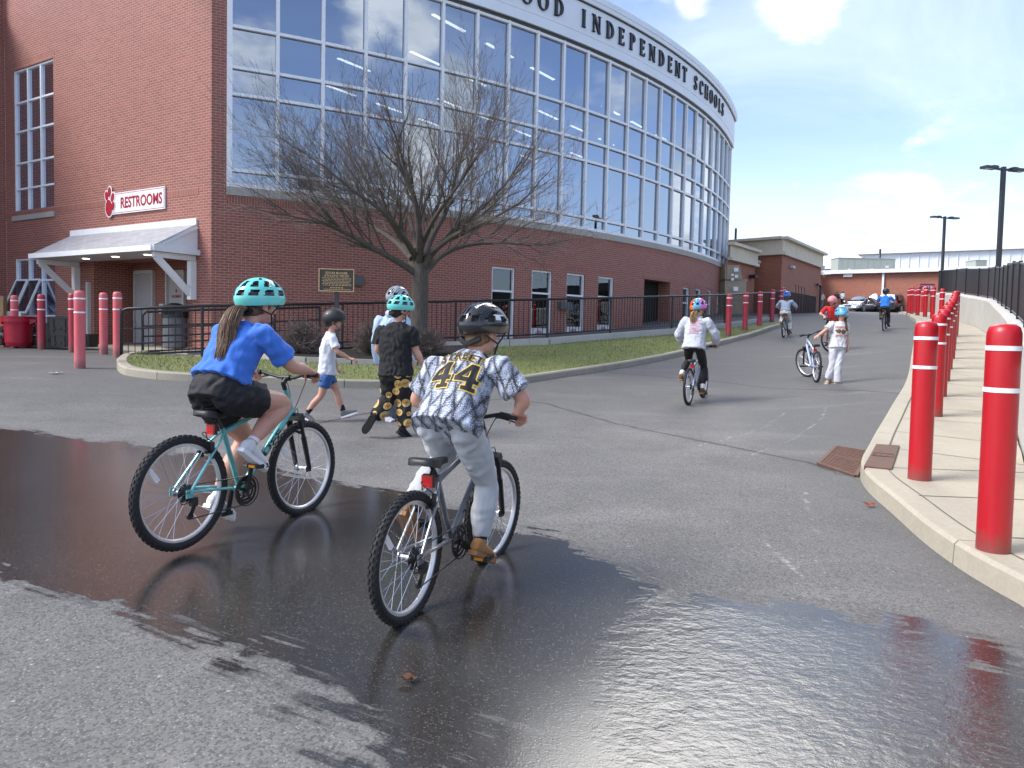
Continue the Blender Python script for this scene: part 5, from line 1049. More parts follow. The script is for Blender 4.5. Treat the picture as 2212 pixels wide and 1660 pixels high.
# ------------------------------------------------------------ things by the restroom wall
def left_things():
    c = at_depth(40.5, 748.5, 84.); t = thing('red_bin', 'large red plastic refuse bin with side handles', 'bin', c); mb = MB(); mb.lathe([(.26,0), (.28,.03), (.335,.62), (.37,.625), (.375,.74), (.385,.745), (.385,.77), (.34,.77), (.30,.1)], c, 28); mb.build('body', M['redplastic'], t, 40)
    for sg in (-1, 1): hb = MB(); hb.prism([(c[0]+sg*.36,c[1]-.12),(c[0]+sg*.50,c[1]-.08),(c[0]+sg*.50,c[1]+.08),(c[0]+sg*.36,c[1]+.12)], [c[2]+.56,c[2]+.64,c[2]+.64,c[2]+.56], c[2]+.70); hb.build('handle', M['redplastic'], t)
    # grey bin behind the railing
    c = at_depth(378, 752, 84.); t = thing('domed_bin', 'grey domed litter bin behind the railing by the women door', 'bin', c); mb = MB(); mb.lathe([(.25,0), (.30,.02), (.30,.78)], c, 24); mb.build('body', plain('grey_plastic', (.11,.115,.13), .55), t, 40); mb = MB(); mb.lathe([(.32,.78), (.32,.9), (.30,1.0), (.22,1.1), (.08,1.15), (.001,1.155)], c, 24, cap=False); d = mb.build('dome_lid', M['blackp'], t, 50); mb = MB(); mb.prism([(c[0]-.14,c[1]-.325),(c[0]+.14,c[1]-.325),(c[0]+.14,c[1]-.2),(c[0]-.14,c[1]-.2)], c[2]+.86, [c[2]+1.0]*4); mb.build('opening', M['void'], d)
    rng = np.random.default_rng(5)
    def crate(px, py, s, w, d, h, lab, mat, dx=0):
        c = at_depth(px, py, s); mb = MB(); t = 0.02
        mb.box(c+V(0,0,t/2), (w,d,t)); 
        for q in (-1, 1): mb.box(c+V(q*(w/2-t/2),0,t+(h-t)/2), (t,d,h-t)); mb.box(c+V(0,q*(d/2-t/2),t+(h-t)/2), (w-2*t,t,h-t)); mb.box(c+V(0,q*(d/2+.006),h-.03), (w+.03,.012,.05)); mb.box(c+V(q*w*.3,-d/2-.008,h*.45), (.03,.016,h*.8))
        for q in (-.3, 0, .3): mb.box(c+V(w*q,-d/2-.006,h*.3), (.1,.012,.05))
        tag(mb.build('storage_crate', mat, None, 0, origin=c), lab, 'crate', 'black crates stacked by the lower window')
    crate(112, 750, 84, .5, .45, .62, 'upright black crate just right of the crimson bollard', M['blackp']); crate(140, 749.5, 85, .42, .45, .34, 'black crate at the bottom of the stack near the porch', M['blackp']); crate(140, 720.5, 85, .48, .48, .42, 'wide black crate on top of the stack near the porch', M['blackp']); crate(184, 750, 84, .42, .42, .33, 'small black crate against the porch return', M['blackp'])
    crate(68, 722, 82, .32, .35, .17, 'dark blue crate lying on the stacked mats', plain('navy_plastic', (.01,.015,.03), .5))
    for base, n_, lab in ((72,7,'stack of dark folded mats with red edges between bin and crimson bollard'), (3,6,'stack of dark folded mats left of the red bin')):
        c = at_depth(base, 750, 82.); t = thing('mat_stack', lab, 'mats', c); cols = [plain('mat_grey', (.05,.05,.055), .8), plain('mat_red', (.22,.02,.03), .7), plain('mat_navy', (.02,.02,.04), .7), plain('mat_pale', (.25,.24,.24), .7)]
        for i in range(n_): mb = MB(); mb.box(c+V(rng.uniform(-.02,.02),0,.09+i*.085), (.42,.5,.07)); mb.box(c+V(0,-.255,.09+i*.085), (.36,.02,.035)); mb.build('mat', cols[i % 4], t)
        mb = MB(); mb.box(c+V(0,0,.025), (.46,.52,.045)); mb.build('pallet', M['woodbar'], t)
    c = at_depth(5, 690, 80.); t = thing('timber_bench', 'weathered timber bench end at the far left wall', 'bench', V(c[0], c[1], .75)); mb = MB(); mb.bar(V(c[0],c[1],1.2), V(c[0]+.02,c[1],c[2]+.62), .16, .14); mb.build('post', M['woodbar'], t)
    mb = MB()
    for i in range(5): mb.box(V(c[0]-.5+.22*i,c[1]+.1,c[2]-.02), (.18,.1,.42))
    mb.build('slat', M['soffit'], t)
left_things()

# ------------------------------------------------------------ bicycles (local frame: x forward, y left, origin at rear tyre contact)
def paint(name, col, rough=.25, metal=.3): return plain(name, col, rough, metal, .08, coat=.4)
def bike_matrix(p, heading, lean=0., pitch=0.):
    return np.array(Matrix.Translation(Vector(p)) @ Matrix.Rotation(heading, 4, 'Z') @ Matrix.Rotation(-pitch, 4, 'Y') @ Matrix.Rotation(lean, 4, 'X'))
def bicycle(label, pos, heading, R=.335, wb=1.04, seat=(.255,.80), bar=(.86,1.0), bb=(.45,.28), frame='teal', seatcol=None, crank=math.radians(80), steer=0., pitch=0., lean=0., near=True, fork='black', word=None, accent=None, group='bicycles ridden up the drive'):
    MX = bike_matrix(pos, heading, lean, pitch); t = thing('bicycle', label, 'bicycle', pos, group)
    B = lambda mb, nm, mat, par=None, sm=40: mb.xform(MX).build(nm, mat, par or t, sm)
    X = lambda x, z, y=0.: V(x, y, z); k_ = R/.335; fm = M[frame]
    rear, front, BBp = X(0, R), X(wb, R), X(*bb); hb = X(wb-.10*k_-.02, R*2+.065); ht = X(hb[0]-.075, bar[1]-.10); st = X(lerp(bb[0], seat[0], .78), lerp(bb[1], seat[1], .78)); sp = X(*seat)
    fr = MB(); fr.tube([BBp, st], .017, 12); fr.tube([hb, ht], .020, 12); fr.tube([BBp+V(.01,0,.01), lerp(hb, ht, .12)], [.021,.023], 14); fr.tube([lerp(BBp, st, .93), lerp(hb, ht, .72)], .0175, 12)
    for s in (-1, 1):
        fr.tube([BBp+V(-.01,.03*s,0), BBp+V(-.12,.05*s,R*.1), rear+V(.02,.066*s,.01), rear+V(0,.068*s,0)], .0095, 8); fr.tube([st+V(0,.018*s,-.03), lerp(st, rear, .3)+V(0,.052*s,0), rear+V(.01,.068*s,.015)], .008, 8); fr.box(rear+V(0,.068*s,0), (.05,.006,.05))
    fr.tube([BBp+V(0,-.036,0), BBp+V(0,.036,0)], .022, 12); fo = B(fr, 'frame', fm)
    if word:
        tb = MB(); a, b = BBp, lerp(hb, ht, .12); d = nrm(b-a); n = V(0,-1,0); u = np.cross(n, d)*-1; u = nrm(np.cross(d, n)); u = u if u[2] > 0 else -u
        for sd in (-1,):
            vs, fs = text_mesh(word, .03); w = .46*np.linalg.norm(b-a)
            sx = w/(vs[:,0].max()-vs[:,0].min()); P_ = [lerp(a, b, .50)+d*x*sx+u*y*.044+V(0,sd*(.0255-abs(y)*.012),0) for x, y, _ in vs]; tb.add(P_, fs)
        B(tb, 'downtube_lettering', M['letter' if not accent else accent], fo, 0)
    sd = MB(); sd.tube([lerp(st, sp, -.1), sp-V(0,0,.05)], .013, 10); B(sd, 'seatpost', M['steel'])
    # saddle: broad rear, long nose
    sm = MB(); rows = []
    for f, w, zt, th in ((-.135,.03,.0,.016),(-.122,.066,.010,.032),(-.08,.078,.008,.042),(-.03,.066,-.004,.040),(.02,.040,-.010,.034),(.08,.024,-.012,.028),(.13,.019,-.016,.026),(.15,.010,-.022,.018)):
        rows.append([V(seat[0]+f, w*c, seat[1]+zt+(.0 if s_ > 0 else -th)+(-.006*abs(c))) for c, s_ in ((-1,-.5),(-.95,1),(-.4,1),(.4,1),(.95,1),(1,-.5),(.5,-1),(-.5,-1))])
    n = 8; vs = np.concatenate(rows); fs = [(i*n+q, i*n+(q+1)%n, (i+1)*n+(q+1)%n, (i+1)*n+q) for i in range(len(rows)-1) for q in range(n)]+[tuple(range(n))[::-1], tuple((len(rows)-1)*n+q for q in range(n))]; sm.add(vs, fs); B(sm, 'saddle', M['blackp'], None, 60)
    rf = MB(); rf.box(X(seat[0]-.045, seat[1]-.115), (.022,.055,.058)); ro = B(rf, 'rear_reflector', M['reflector'])
    if near: rb_ = MB(); rb_.box(X(seat[0]-.03, seat[1]-.115), (.02,.06,.064)); rb_.tube([X(seat[0]-.03, seat[1]-.11), lerp(st, sp, .55)], .008, 6); B(rb_, 'bracket', M['blackp'], ro)
    # wheels
    SM = np.array(Matrix.Translation(Vector(hb)) @ Matrix.Rotation(steer, 4, Vector(nrm(ht-hb))) @ Matrix.Translation(-Vector(hb)))
    for c, steered in ((rear, 0), (front, 1)):
        T = (lambda mb: mb.xform(SM)) if steered else (lambda mb: mb); tr = R*.08; Rc = R-tr; N_ = 64 if near else 36
        ring = lambda r: [c+V(r*math.cos(a), 0, r*math.sin(a)) for a in np.arange(N_)*2*math.pi/N_]
        rm = MB(); rr = R-2*tr+.006
        prof = [(rr-.012,-.012),(rr+.006,-.013),(rr+.006,.013),(rr-.012,.012),(rr-.020,0.)]; m_ = len(prof); vs = [c+V(r*math.cos(a), y, r*math.sin(a)) for a in np.arange(N_)*2*math.pi/N_ for r, y in prof]
        rm.add(vs, [(i*m_+j, i*m_+(j+1)%m_, ((i+1)%N_)*m_+(j+1)%m_, ((i+1)%N_)*m_+j) for i in range(N_) for j in range(m_)]); wh = B(T(rm), 'wheel', M['rim'])
        ty = MB(); ty.tube(ring(Rc), tr*.93, 12, closed=True)
        if near:
            nk = 54
            for i in range(nk):
                for j, (off, rad) in enumerate(((0,0),(.55,0),(-.55,0),(1.05,.5),(-1.05,.5))):
                    a = (i+.5*(j in (1,2)))*2*math.pi/nk; e = V(math.cos(a),0,math.sin(a)); w_ = V(0,1,0); ph = off; o = c+e*(Rc+tr*.95*math.cos(ph))+w_*tr*.95*math.sin(ph); nn = e*math.cos(ph)+w_*math.sin(ph); tg = V(-math.sin(a),0,math.cos(a))
                    ty.box(o, (.017,.010,.009), 0, (tg, np.cross(nn, tg), nn))
        else:
            for i in range(40):
                a = i*2*math.pi/40; e = V(math.cos(a),0,math.sin(a)); tg = V(-math.sin(a),0,math.cos(a))
                for w_ in (-.012,.012): ty.box(c+e*(Rc+tr*.9)+V(0,w_,0), (.02,.012,.012), 0, (tg, V(0,1,0), e))
        B(T(ty), 'tyre', M['rubber'], wh, 50)
        hu = MB(); hu.lathe([(.012,-.05),(.026,-.045),(.026,-.04),(.012,-.036),(.012,.036),(.026,.04),(.026,.045),(.012,.05)], c, 12, ax=(V(1,0,0),V(0,0,-1),V(0,1,0))); B(T(hu), 'hub', M['chrome'], wh)
        sk = MB(); ns = 32 if near else 16
        for i in range(ns):
            a = i*2*math.pi/ns; s = 1 if i % 2 else -1; a2 = a+(.75 if (i//2) % 2 else -.75); sk.tube([c+V(.024*math.cos(a2),.042*s,.024*math.sin(a2)), c+V((rr-.01)*math.cos(a),0,(rr-.01)*math.sin(a))], .0014 if near else .0018, 4, cap=False)
        B(T(sk), 'spokes', M['chrome'], wh, 0)
        ra = 2.55; rf = MB(); e = V(math.cos(ra),0,math.sin(ra)); rf.box(c+e*(rr*.78), (.085,.014,.024), 0, (nrm(e+V(.0,0,.5)), V(0,1,0), nrm(np.cross(nrm(e+V(0,0,.5)), V(0,1,0))))); B(T(rf), 'spoke_reflector', M['signwhite'], wh)
    # fork, stem, bar
    S_ = lambda mb: mb.xform(SM); fk = MB(); d = nrm(ht-hb); cr = hb-d*.03
    for s in (-1, 1): fk.tube([cr+V(0,.058*s,.0), lerp(cr, front, .42)+V(0,.058*s,0)], .0135, 10); fk.tube([lerp(cr, front, .38)+V(0,.058*s,0), front+V(0,.058*s,.0)], [.019,.016], 10); fk.box(front+V(0,.056*s,0), (.035,.010,.04))
    fk.bar(cr+V(0,-.075,.0), cr+V(0,.075,.0), .045, .04, 0, d); fk.tube([cr, hb], .022, 10); fk.tube([lerp(cr, front, .3)+V(-.02,-.058,0), lerp(cr, front, .3)+V(-.045,0,.03), lerp(cr, front, .3)+V(-.02,.058,0)], .011, 8); B(S_(fk), 'fork', M[fork])
    sv = MB(); bc = X(*bar); sv.tube([ht-d*.02, ht+d*.05], .016, 10); sv.tube([ht+d*.045, bc-V(.0,0,.02)], .017, 10); sv.tube([bc+V(0,-.03,-.02), bc+V(0,.03,-.02)], .021, 10); B(S_(sv), 'stem', M['blackp'])
    hbm = MB(); W_ = .30*min(1, k_+.03); hbm.tube([bc+V(-.05,-W_,.01), bc+V(-.03,-W_*.62,.012), bc+V(.0,-W_*.22,-.018), bc+V(0,0,-.02), bc+V(0,W_*.22,-.018), bc+V(-.03,W_*.62,.012), bc+V(-.05,W_,.01)], .0115, 8); hs = B(S_(hbm), 'handlebar', M['blackp'])
    for s in (-1, 1):
        gp = MB(); a, b = bc+V(-.05,s*W_,.01), bc+V(-.036,s*W_*.66,.012); gp.tube([a+V(0,.006*s,0), a, lerp(a,b,.5), b], [.013,.0165,.0155,.018], 12); B(S_(gp), 'grip', M['rubber'], hs)
        lv = MB(); q = bc+V(-.03,s*W_*.55,.0); lv.tube([q, q+V(.045,s*.01,-.01), q+V(.05,s*.06,-.02), q+V(.035,s*.13,-.03)], [.012,.008,.006,.004], 6); B(S_(lv), 'brake_lever', M['blackp'], hs)
        if near:
            cb = MB(); cb.tube(smooth_line([q+V(.04,-s*.0,-.005), q+V(.12,-s*.08,-.05), q+V(.10,-s*.16,-.25), lerp(cr, hb, 2.)+V(.03,-s*.03,.0), cr+V(-.02,-s*.06,-.06)], 6), .0028, 5); B(S_(cb), 'cable', M['blackp'], hs)
    # drive train
    ct = MB(); cw = .085*k_+.005; yr = -.052
    for r_, y_ in ((cw, yr), (cw*.78, yr+.008), (cw*.55, yr+.016)):
        nt = 36; P_ = [(r_*(1+.03*(i % 2))*math.cos(2*math.pi*i/(nt*2)), r_*(1+.03*(i % 2))*math.sin(2*math.pi*i/(nt*2))) for i in range(nt*2)]
        I_ = [(r_*.80*math.cos(2*math.pi*i/(nt*2)), r_*.80*math.sin(2*math.pi*i/(nt*2))) for i in range(nt*2)]; n = nt*2
        vs = [BBp+V(x,y_,z) for x, z in P_]+[BBp+V(x,y_,z) for x, z in I_]; ct.add(vs, [(i,(i+1)%n,n+(i+1)%n,n+i) for i in range(n)])
    for i in range(5): a = crank+i*2*math.pi/5; ct.bar(BBp+V(0,yr,0), BBp+V(cw*.85*math.cos(a),yr,cw*.85*math.sin(a)), .018, .006, 0, V(0,1,0))
    ct.tube(ring_pts(BBp+V(0,yr-.012,0), cw*1.07, 40), .004, 6, closed=True); cs = B(ct, 'chainring', M['blackp'], None, 0)
    cl = .165*k_; 
    for s, a in ((-1, crank), (1, crank+math.pi)):
        am = MB(); e = BBp+V(cl*math.cos(a), 0, cl*math.sin(a)); am.bar(BBp+V(0,s*.065,0), e+V(0,s*.085,0), .026, .014, 0, V(0,1,0)); ar = B(am, 'crank_arm', M['blackp'])
        pd = MB(); c = e+V(0,s*.135,0); pd.box(c+V(0,-.042,0), (.085,.012,.026)); pd.box(c+V(0,.042,0), (.085,.012,.026)); pd.box(c+V(.04,0,0), (.012,.09,.026)); pd.box(c-V(.04,0,0), (.012,.09,.026)); pd.tube([e+V(0,s*.085,0), c+V(0,s*.05,0)], .009, 8); B(pd, 'pedal', M['blackp'], ar)
        if near: pr = MB(); pr.box(c-V(.048,0,0), (.006,.05,.016)); B(pr, 'pedal_reflector', M['amber'], ar)
    cas = MB()
    for i, r_ in enumerate((.055,.048,.041,.035,.029)): cas.lathe([(r_,-.0015),(r_,.0015)], rear+V(0,-.032-.004*i,0), 20, ax=(V(1,0,0),V(0,0,-1),V(0,1,0)))
    B(cas, 'cassette', M['steel'])
    ch = MB(); y = -.048; pu = rear+V(.02,y,-.115*k_-.02); jk = rear+V(.055,y,-.06); ch.tube([BBp+V(-.01,y,cw), rear+V(0,y,.045)], .0038, 5); ch.tube([BBp+V(-.01,y,-cw), pu+V(.02,0,-.02)], .0038, 5); B(ch, 'chain', M['steel'])
    dr = MB(); dr.box(rear+V(.03,-.065,-.05), (.04,.03,.05)); dr.bar(jk, pu, .03, .012, 0, V(0,1,0)); dr.lathe([(.022,-.006),(.022,.006)], pu, 12, ax=(V(1,0,0),V(0,0,-1),V(0,1,0))); dr.lathe([(.022,-.006),(.022,.006)], jk, 12, ax=(V(1,0,0),V(0,0,-1),V(0,1,0)))
    if near: dr.tube(smooth_line([rear+V(.05,-.06,-.04), rear+V(-.06,-.075,-.05), rear+V(-.05,-.072,.0), rear+V(.06,-.066,.015)], 5), .003, 5)
    B(dr, 'derailleur', M['blackp'])
    bk = MB(); q = lerp(st, rear, .34)
    for s in (-1, 1): bk.bar(q+V(-.01,s*.045,-.05), q+V(-.02,s*.05,.05), .016, .02, 0, V(0,1,0)); bk.box(q+V(-.03,s*.03,-.012), (.055,.014,.014))
    if near: bk.tube(smooth_line([q+V(-.02,-.05,.05), q+V(-.05,0,.095), q+V(0,.03,.10), q+V(.03,.045,.05)], 5), .003, 5)
    B(bk, 'rear_brake', M['blackp']); bk = MB(); q = lerp(cr, front, .12)
    for s in (-1, 1): bk.bar(q+V(.02,s*.05,-.05), q+V(.025,s*.055,.05), .016, .02, 0, V(0,1,0))
    B(S_(bk), 'front_brake', M['blackp'])
    return MX
def ring_pts(c, r, n): return [c+V(r*math.cos(a), 0, r*math.sin(a)) for a in np.arange(n)*2*math.pi/n]
M['teal'] = paint('teal_frame', (.16,.47,.47)); M['greyf'] = paint('grey_frame', (.22,.23,.25), .3, .6); M['bluesil'] = paint('blue_silver_frame', (.33,.37,.47)); M['bluewh'] = paint('pale_blue_frame', (.50,.58,.78)); M['blackf'] = paint('black_frame', (.02,.02,.022)); M['greenf'] = paint('teal_grey_frame', (.22,.33,.34)); M['whitef'] = paint('white_frame', (.6,.62,.66))
M['reflector'] = plain('red_reflector', (.60,.01,.012), .2, 0, .05, coat=.6); M['amber'] = plain('amber_reflector', (.75,.28,.01), .3)
def gpos(px, py, s): p = at_depth(px, py, s); return p
def head_of(a, b): d = np.asarray(b)-np.asarray(a); return math.atan2(d[1], d[0]), math.atan2(d[2], math.hypot(d[0], d[1]))
GIRL_P = at_depth(390,1188,370); GIRL_F = at_depth(653,1112,303.7); BOY_P = at_depth(879,1344,457); BOY_F = at_depth(1067,1218.5,361.6)
def snap(p, off=.0): p = np.array(p); return p
HB = {}
h, pt_ = head_of(GIRL_P, GIRL_F); HB['girl'] = bicycle('teal mountain bike ridden by the girl in the blue t-shirt', GIRL_P, h, pitch=pt_*0+(GIRL_F-GIRL_P)[2]/1.04, crank=math.radians(86), word='HUFF', frame='teal')
h, pt_ = head_of(BOY_P, BOY_F); HB['boy'] = bicycle('dark grey mountain bike ridden by the boy in the number 44 jersey', BOY_P, h, R=.31, wb=1.0, seat=(.22,.755), bar=(.70,.93), bb=(.43,.285), frame='greyf', crank=math.radians(-42), word='HUFF', steer=-.10)
def ride(name, label, px, py, s, heading, **kw):
    p = at_depth(px, py, s); p[2] = g(p[0], p[1]); f = p+V(math.cos(heading), math.sin(heading), 0)*1.0; pitch = math.atan2(g(f[0], f[1])-g(p[0], p[1]), 1.0); HB[name] = bicycle(label, p, heading, R=.305, wb=.99, pitch=pitch, near=False, **kw); HB[name+'_p'] = p
std = dict(seat=(.23,.74), bar=(.72,.93), bb=(.43,.28))
ride('hood', 'silver blue bike ridden by the girl in the pale grey hoodie', 1487, 879, 130, math.radians(62), frame='bluesil', crank=math.radians(-75), **std)
ride('leop', 'dark bike ridden by the girl in spotted trousers', 1692, 738, 64.3, math.radians(60), frame='greenf', crank=math.radians(-80), **std)
ride('blue', 'black bike ridden by the boy in the bright blue t-shirt', 1908, 712, 59.8, math.radians(58), frame='blackf', crank=math.radians(-75), **std)
ride('walk', 'pale blue and white bike held upright by the girl in white', 1762, 845, 109.5, math.radians(82), frame='bluewh', crank=math.radians(175), steer=.48, **std)
_h = math.radians(238); _f = at_depth(1788, 759, 79.); _r = _f-V(math.cos(_h), math.sin(_h), 0)*.99; _r[2] = g(_r[0], _r[1]); _q = CM.T@(_r-CP)
ride('red', 'white bike ridden by the boy in the red t-shirt and pink helmet', *proj(_r), -F/_q[2], _h, frame='whitef', crank=math.radians(-20), steer=-.6, **std)

# ------------------------------------------------------------ people
def vox(mb, voxel, smooth=3, lam=.5):
    me = mb.mesh('v'); ob = bpy.data.objects.new('v', me); COL.objects.link(ob)
    md = ob.modifiers.new('r', 'REMESH'); md.mode = 'VOXEL'; md.voxel_size = voxel; md.use_smooth_shade = True
    bpy.context.view_layer.update(); new = bpy.data.meshes.new_from_object(ob.evaluated_get(bpy.context.evaluated_depsgraph_get()))
    bpy.data.objects.remove(ob); bpy.data.meshes.remove(me)
    n = len(new.vertices); co = np.empty(n*3); new.vertices.foreach_get('co', co); co = co.reshape(-1,3); ne = len(new.edges); e = np.empty(ne*2, int); new.edges.foreach_get('vertices', e); e = e.reshape(-1,2)
    deg = np.bincount(e.ravel(), minlength=n)[:,None]+1e-9
    for _ in range(smooth):
        s = np.zeros_like(co)
        for k in range(3): s[:,k] = np.bincount(e[:,0], co[e[:,1],k], n)+np.bincount(e[:,1], co[e[:,0],k], n)
        co = co+lam*(s/deg-co)
    new.vertices.foreach_set('co', co.ravel()); new.update(); return new
def normals(me):
    n = len(me.vertices); a = np.empty(n*3); me.vertices.foreach_get('normal', a) if hasattr(me.vertices[0], 'normal') else None; return a.reshape(-1,3)
def coords(me): a = np.empty(len(me.vertices)*3); me.vertices.foreach_get('co', a); return a.reshape(-1,3)
def wrinkle(me, amp, freq, seed, axis=(0,0,1), stretch=.35):
    rng = np.random.default_rng(seed); co = coords(me); nn = normals(me); c = co.copy(); ax = nrm(axis); h = np.zeros(len(c))
    warp = sum(np.sin(c@(rng.normal(0,1,3)*freq*.35)+rng.uniform(0,6))[:,None]*rng.normal(0,1,3)*.5/freq*2 for _ in range(3)); p = c+warp
    for _ in range(9):
        k_ = rng.normal(0,1,3); k_ = nrm(k_); k_ = k_-ax*(k_@ax)*(1-stretch) if rng.random() < .6 else k_*.8; f = freq*rng.uniform(.5,1.7); s = np.sin(p@(k_*f)+rng.uniform(0,6)); h += np.sign(s)*np.abs(s)**1.3/(f/freq)**.7
    h = h/np.std(h); co = co+nn*(h*amp)[:,None]; me.vertices.foreach_set('co', co.ravel()); me.update(); return me
def loft(mb, secs, n=18, m=0, up=None):
    """closed volume through elliptical sections (centre, half width, half depth, lateral axis, depth axis)"""
    vs = []; k_ = len(secs)
    for c, rw, rd, lx, dx in secs:
        a = np.arange(n)*2*math.pi/n; ca, sa = np.cos(a), np.sin(a); ex = .85
        vs.append(c+(np.sign(ca)*np.abs(ca)**ex*rw)[:,None]*lx+(np.sign(sa)*np.abs(sa)**ex*rd)[:,None]*dx)
    fs = [(i*n+q, i*n+(q+1)%n, (i+1)*n+(q+1)%n, (i+1)*n+q) for i in range(k_-1) for q in range(n)]+[tuple(range(n))[::-1], tuple((k_-1)*n+q for q in range(n))]; mb.add(np.concatenate(vs), fs, m)
def limb(mb, pts, rad, n=14, sub=5, round_ends=True):
    P_ = smooth_line(pts, sub); t = np.linspace(0, len(pts)-1, len(P_)); R_ = np.interp(t, np.arange(len(pts)), rad)
    if round_ends:
        d0, d1 = nrm(P_[0]-P_[1]), nrm(P_[-1]-P_[-2]); a = P_[0]+d0*R_[0]*.45, P_[0]+d0*R_[0]*.75; b = P_[-1]+d1*R_[-1]*.45, P_[-1]+d1*R_[-1]*.75
        P_ = np.concatenate([[a[1], a[0]], P_, [b[0], b[1]]]); R_ = np.concatenate([[R_[0]*.45, R_[0]*.85], R_, [R_[-1]*.85, R_[-1]*.45]])
    mb.tube(P_, R_, n)
def bend(a, b, c, f=.5): return [a, lerp(a, b, f), b, lerp(b, c, f), c]
def hand(mb, wrist, d, n, side, s=1., curl=.25, spread=.12, thumb=.5):
    """palm with five separate fingers; d towards fingertips, n out of the palm side, side = direction of the thumb"""
    d = nrm(d); n = nrm(n-d*(n@d)); t = nrm(side-d*(side@d)-n*(side@n)); L = .085*s; c0 = wrist+d*.005
    loft(mb, [(wrist-d*.015*s, .026*s, .019*s, t, n), (c0+d*L*.25, .033*s, .019*s, t, n), (c0+d*L*.7, .041*s, .017*s, t, n), (c0+d*L, .039*s, .014*s, t, n)], 14)
    for i, (off, ln) in enumerate(((.030,.072), (.011,.082), (-.009,.076), (-.028,.060))):
        b = c0+d*L*(.93 if i < 3 else .86)+t*off*s; dd = nrm(d+t*spread*(off/.03)); P_ = [b-d*.012*s]; q = b; a = 0.
        for j, fr in enumerate((.45,.32,.23)):
            a += curl*(1+.15*i if j else .8+.1*i)*(1.15 if j else 1); v = dd*math.cos(a)+n*math.sin(a); q = q+v*ln*s*fr; P_ += [q]
        limb(mb, P_, [.0095*s,.0090*s,.0082*s,.0070*s], 8, 3)
    b = c0+d*L*.22+t*.030*s; v1 = nrm(t*.75+d*.7+n*.25); q1 = b+v1*.034*s; v2 = nrm(d*.85+t*.25+n*thumb); q2 = q1+v2*.028*s; q3 = q2+nrm(v2+n*thumb*.6)*.024*s
    limb(mb, [b-t*.012*s, q1, q2, q3], [.0135*s,.0115*s,.0098*s,.0080*s], 8, 3)
M['skin'] = None
def skin_mat(name, col):
    k = NB(name); p = k.obj(); a = k.noise(p, 9, 4, .6); b = k.noise(p, 160, 3, .6); k.P(Base_Color=k.mix(k.lin(a,.3,.7), tuple(x*f for x, f in zip(col, (.92,.80,.78))), col), Roughness=.5, Subsurface_Weight=.12, Subsurface_Radius=(.012,.004,.002), Normal=k.bump(b, .15, .001)); k.b.inputs['Subsurface Scale'].default_value = 1.; return k.mat
M['skin'] = skin_mat('skin_fair', (.60,.34,.25)); M['skin2'] = skin_mat('skin_light', (.55,.31,.22))
def cloth(name, col, rough=.9, weave=380., var=.07, sheen=None):
    sheen = (.15 if max(col) > .05 else 0.) if sheen is None else sheen
    k = NB(name); p = k.obj(); w = k.noise(p, weave, 2, .6); a = k.noise(p, 5, 4, .6)
    k.P(Base_Color=k.mix(k.lin(a,.3,.7), tuple(x*(1-var) for x in col), tuple(min(1,x*(1+var)) for x in col)), Roughness=rough, Sheen_Weight=sheen, Normal=k.bump(w, .25, .0015)); return k.mat
def hair_mat(name, c1, c2):
    k = NB(name); p = k.obj(); a = k.noise(p, 35, 4, .6); k.P(Base_Color=k.mix(k.lin(a,.3,.7), c1, c2), Roughness=.5); return k.mat
M['hair_brown'] = hair_mat('hair_brown', (.055,.030,.016), (.17,.095,.05)); M['hair_tip'] = hair_mat('hair_light_brown', (.11,.06,.03), (.24,.145,.075)); M['hair_dark'] = hair_mat('hair_dark', (.012,.009,.007), (.04,.028,.02)); M['hair_blond'] = hair_mat('hair_blond', (.28,.17,.06), (.62,.43,.19)); M['hair_sandy'] = hair_mat('hair_sandy', (.12,.07,.035), (.26,.16,.08))
HELM = {}
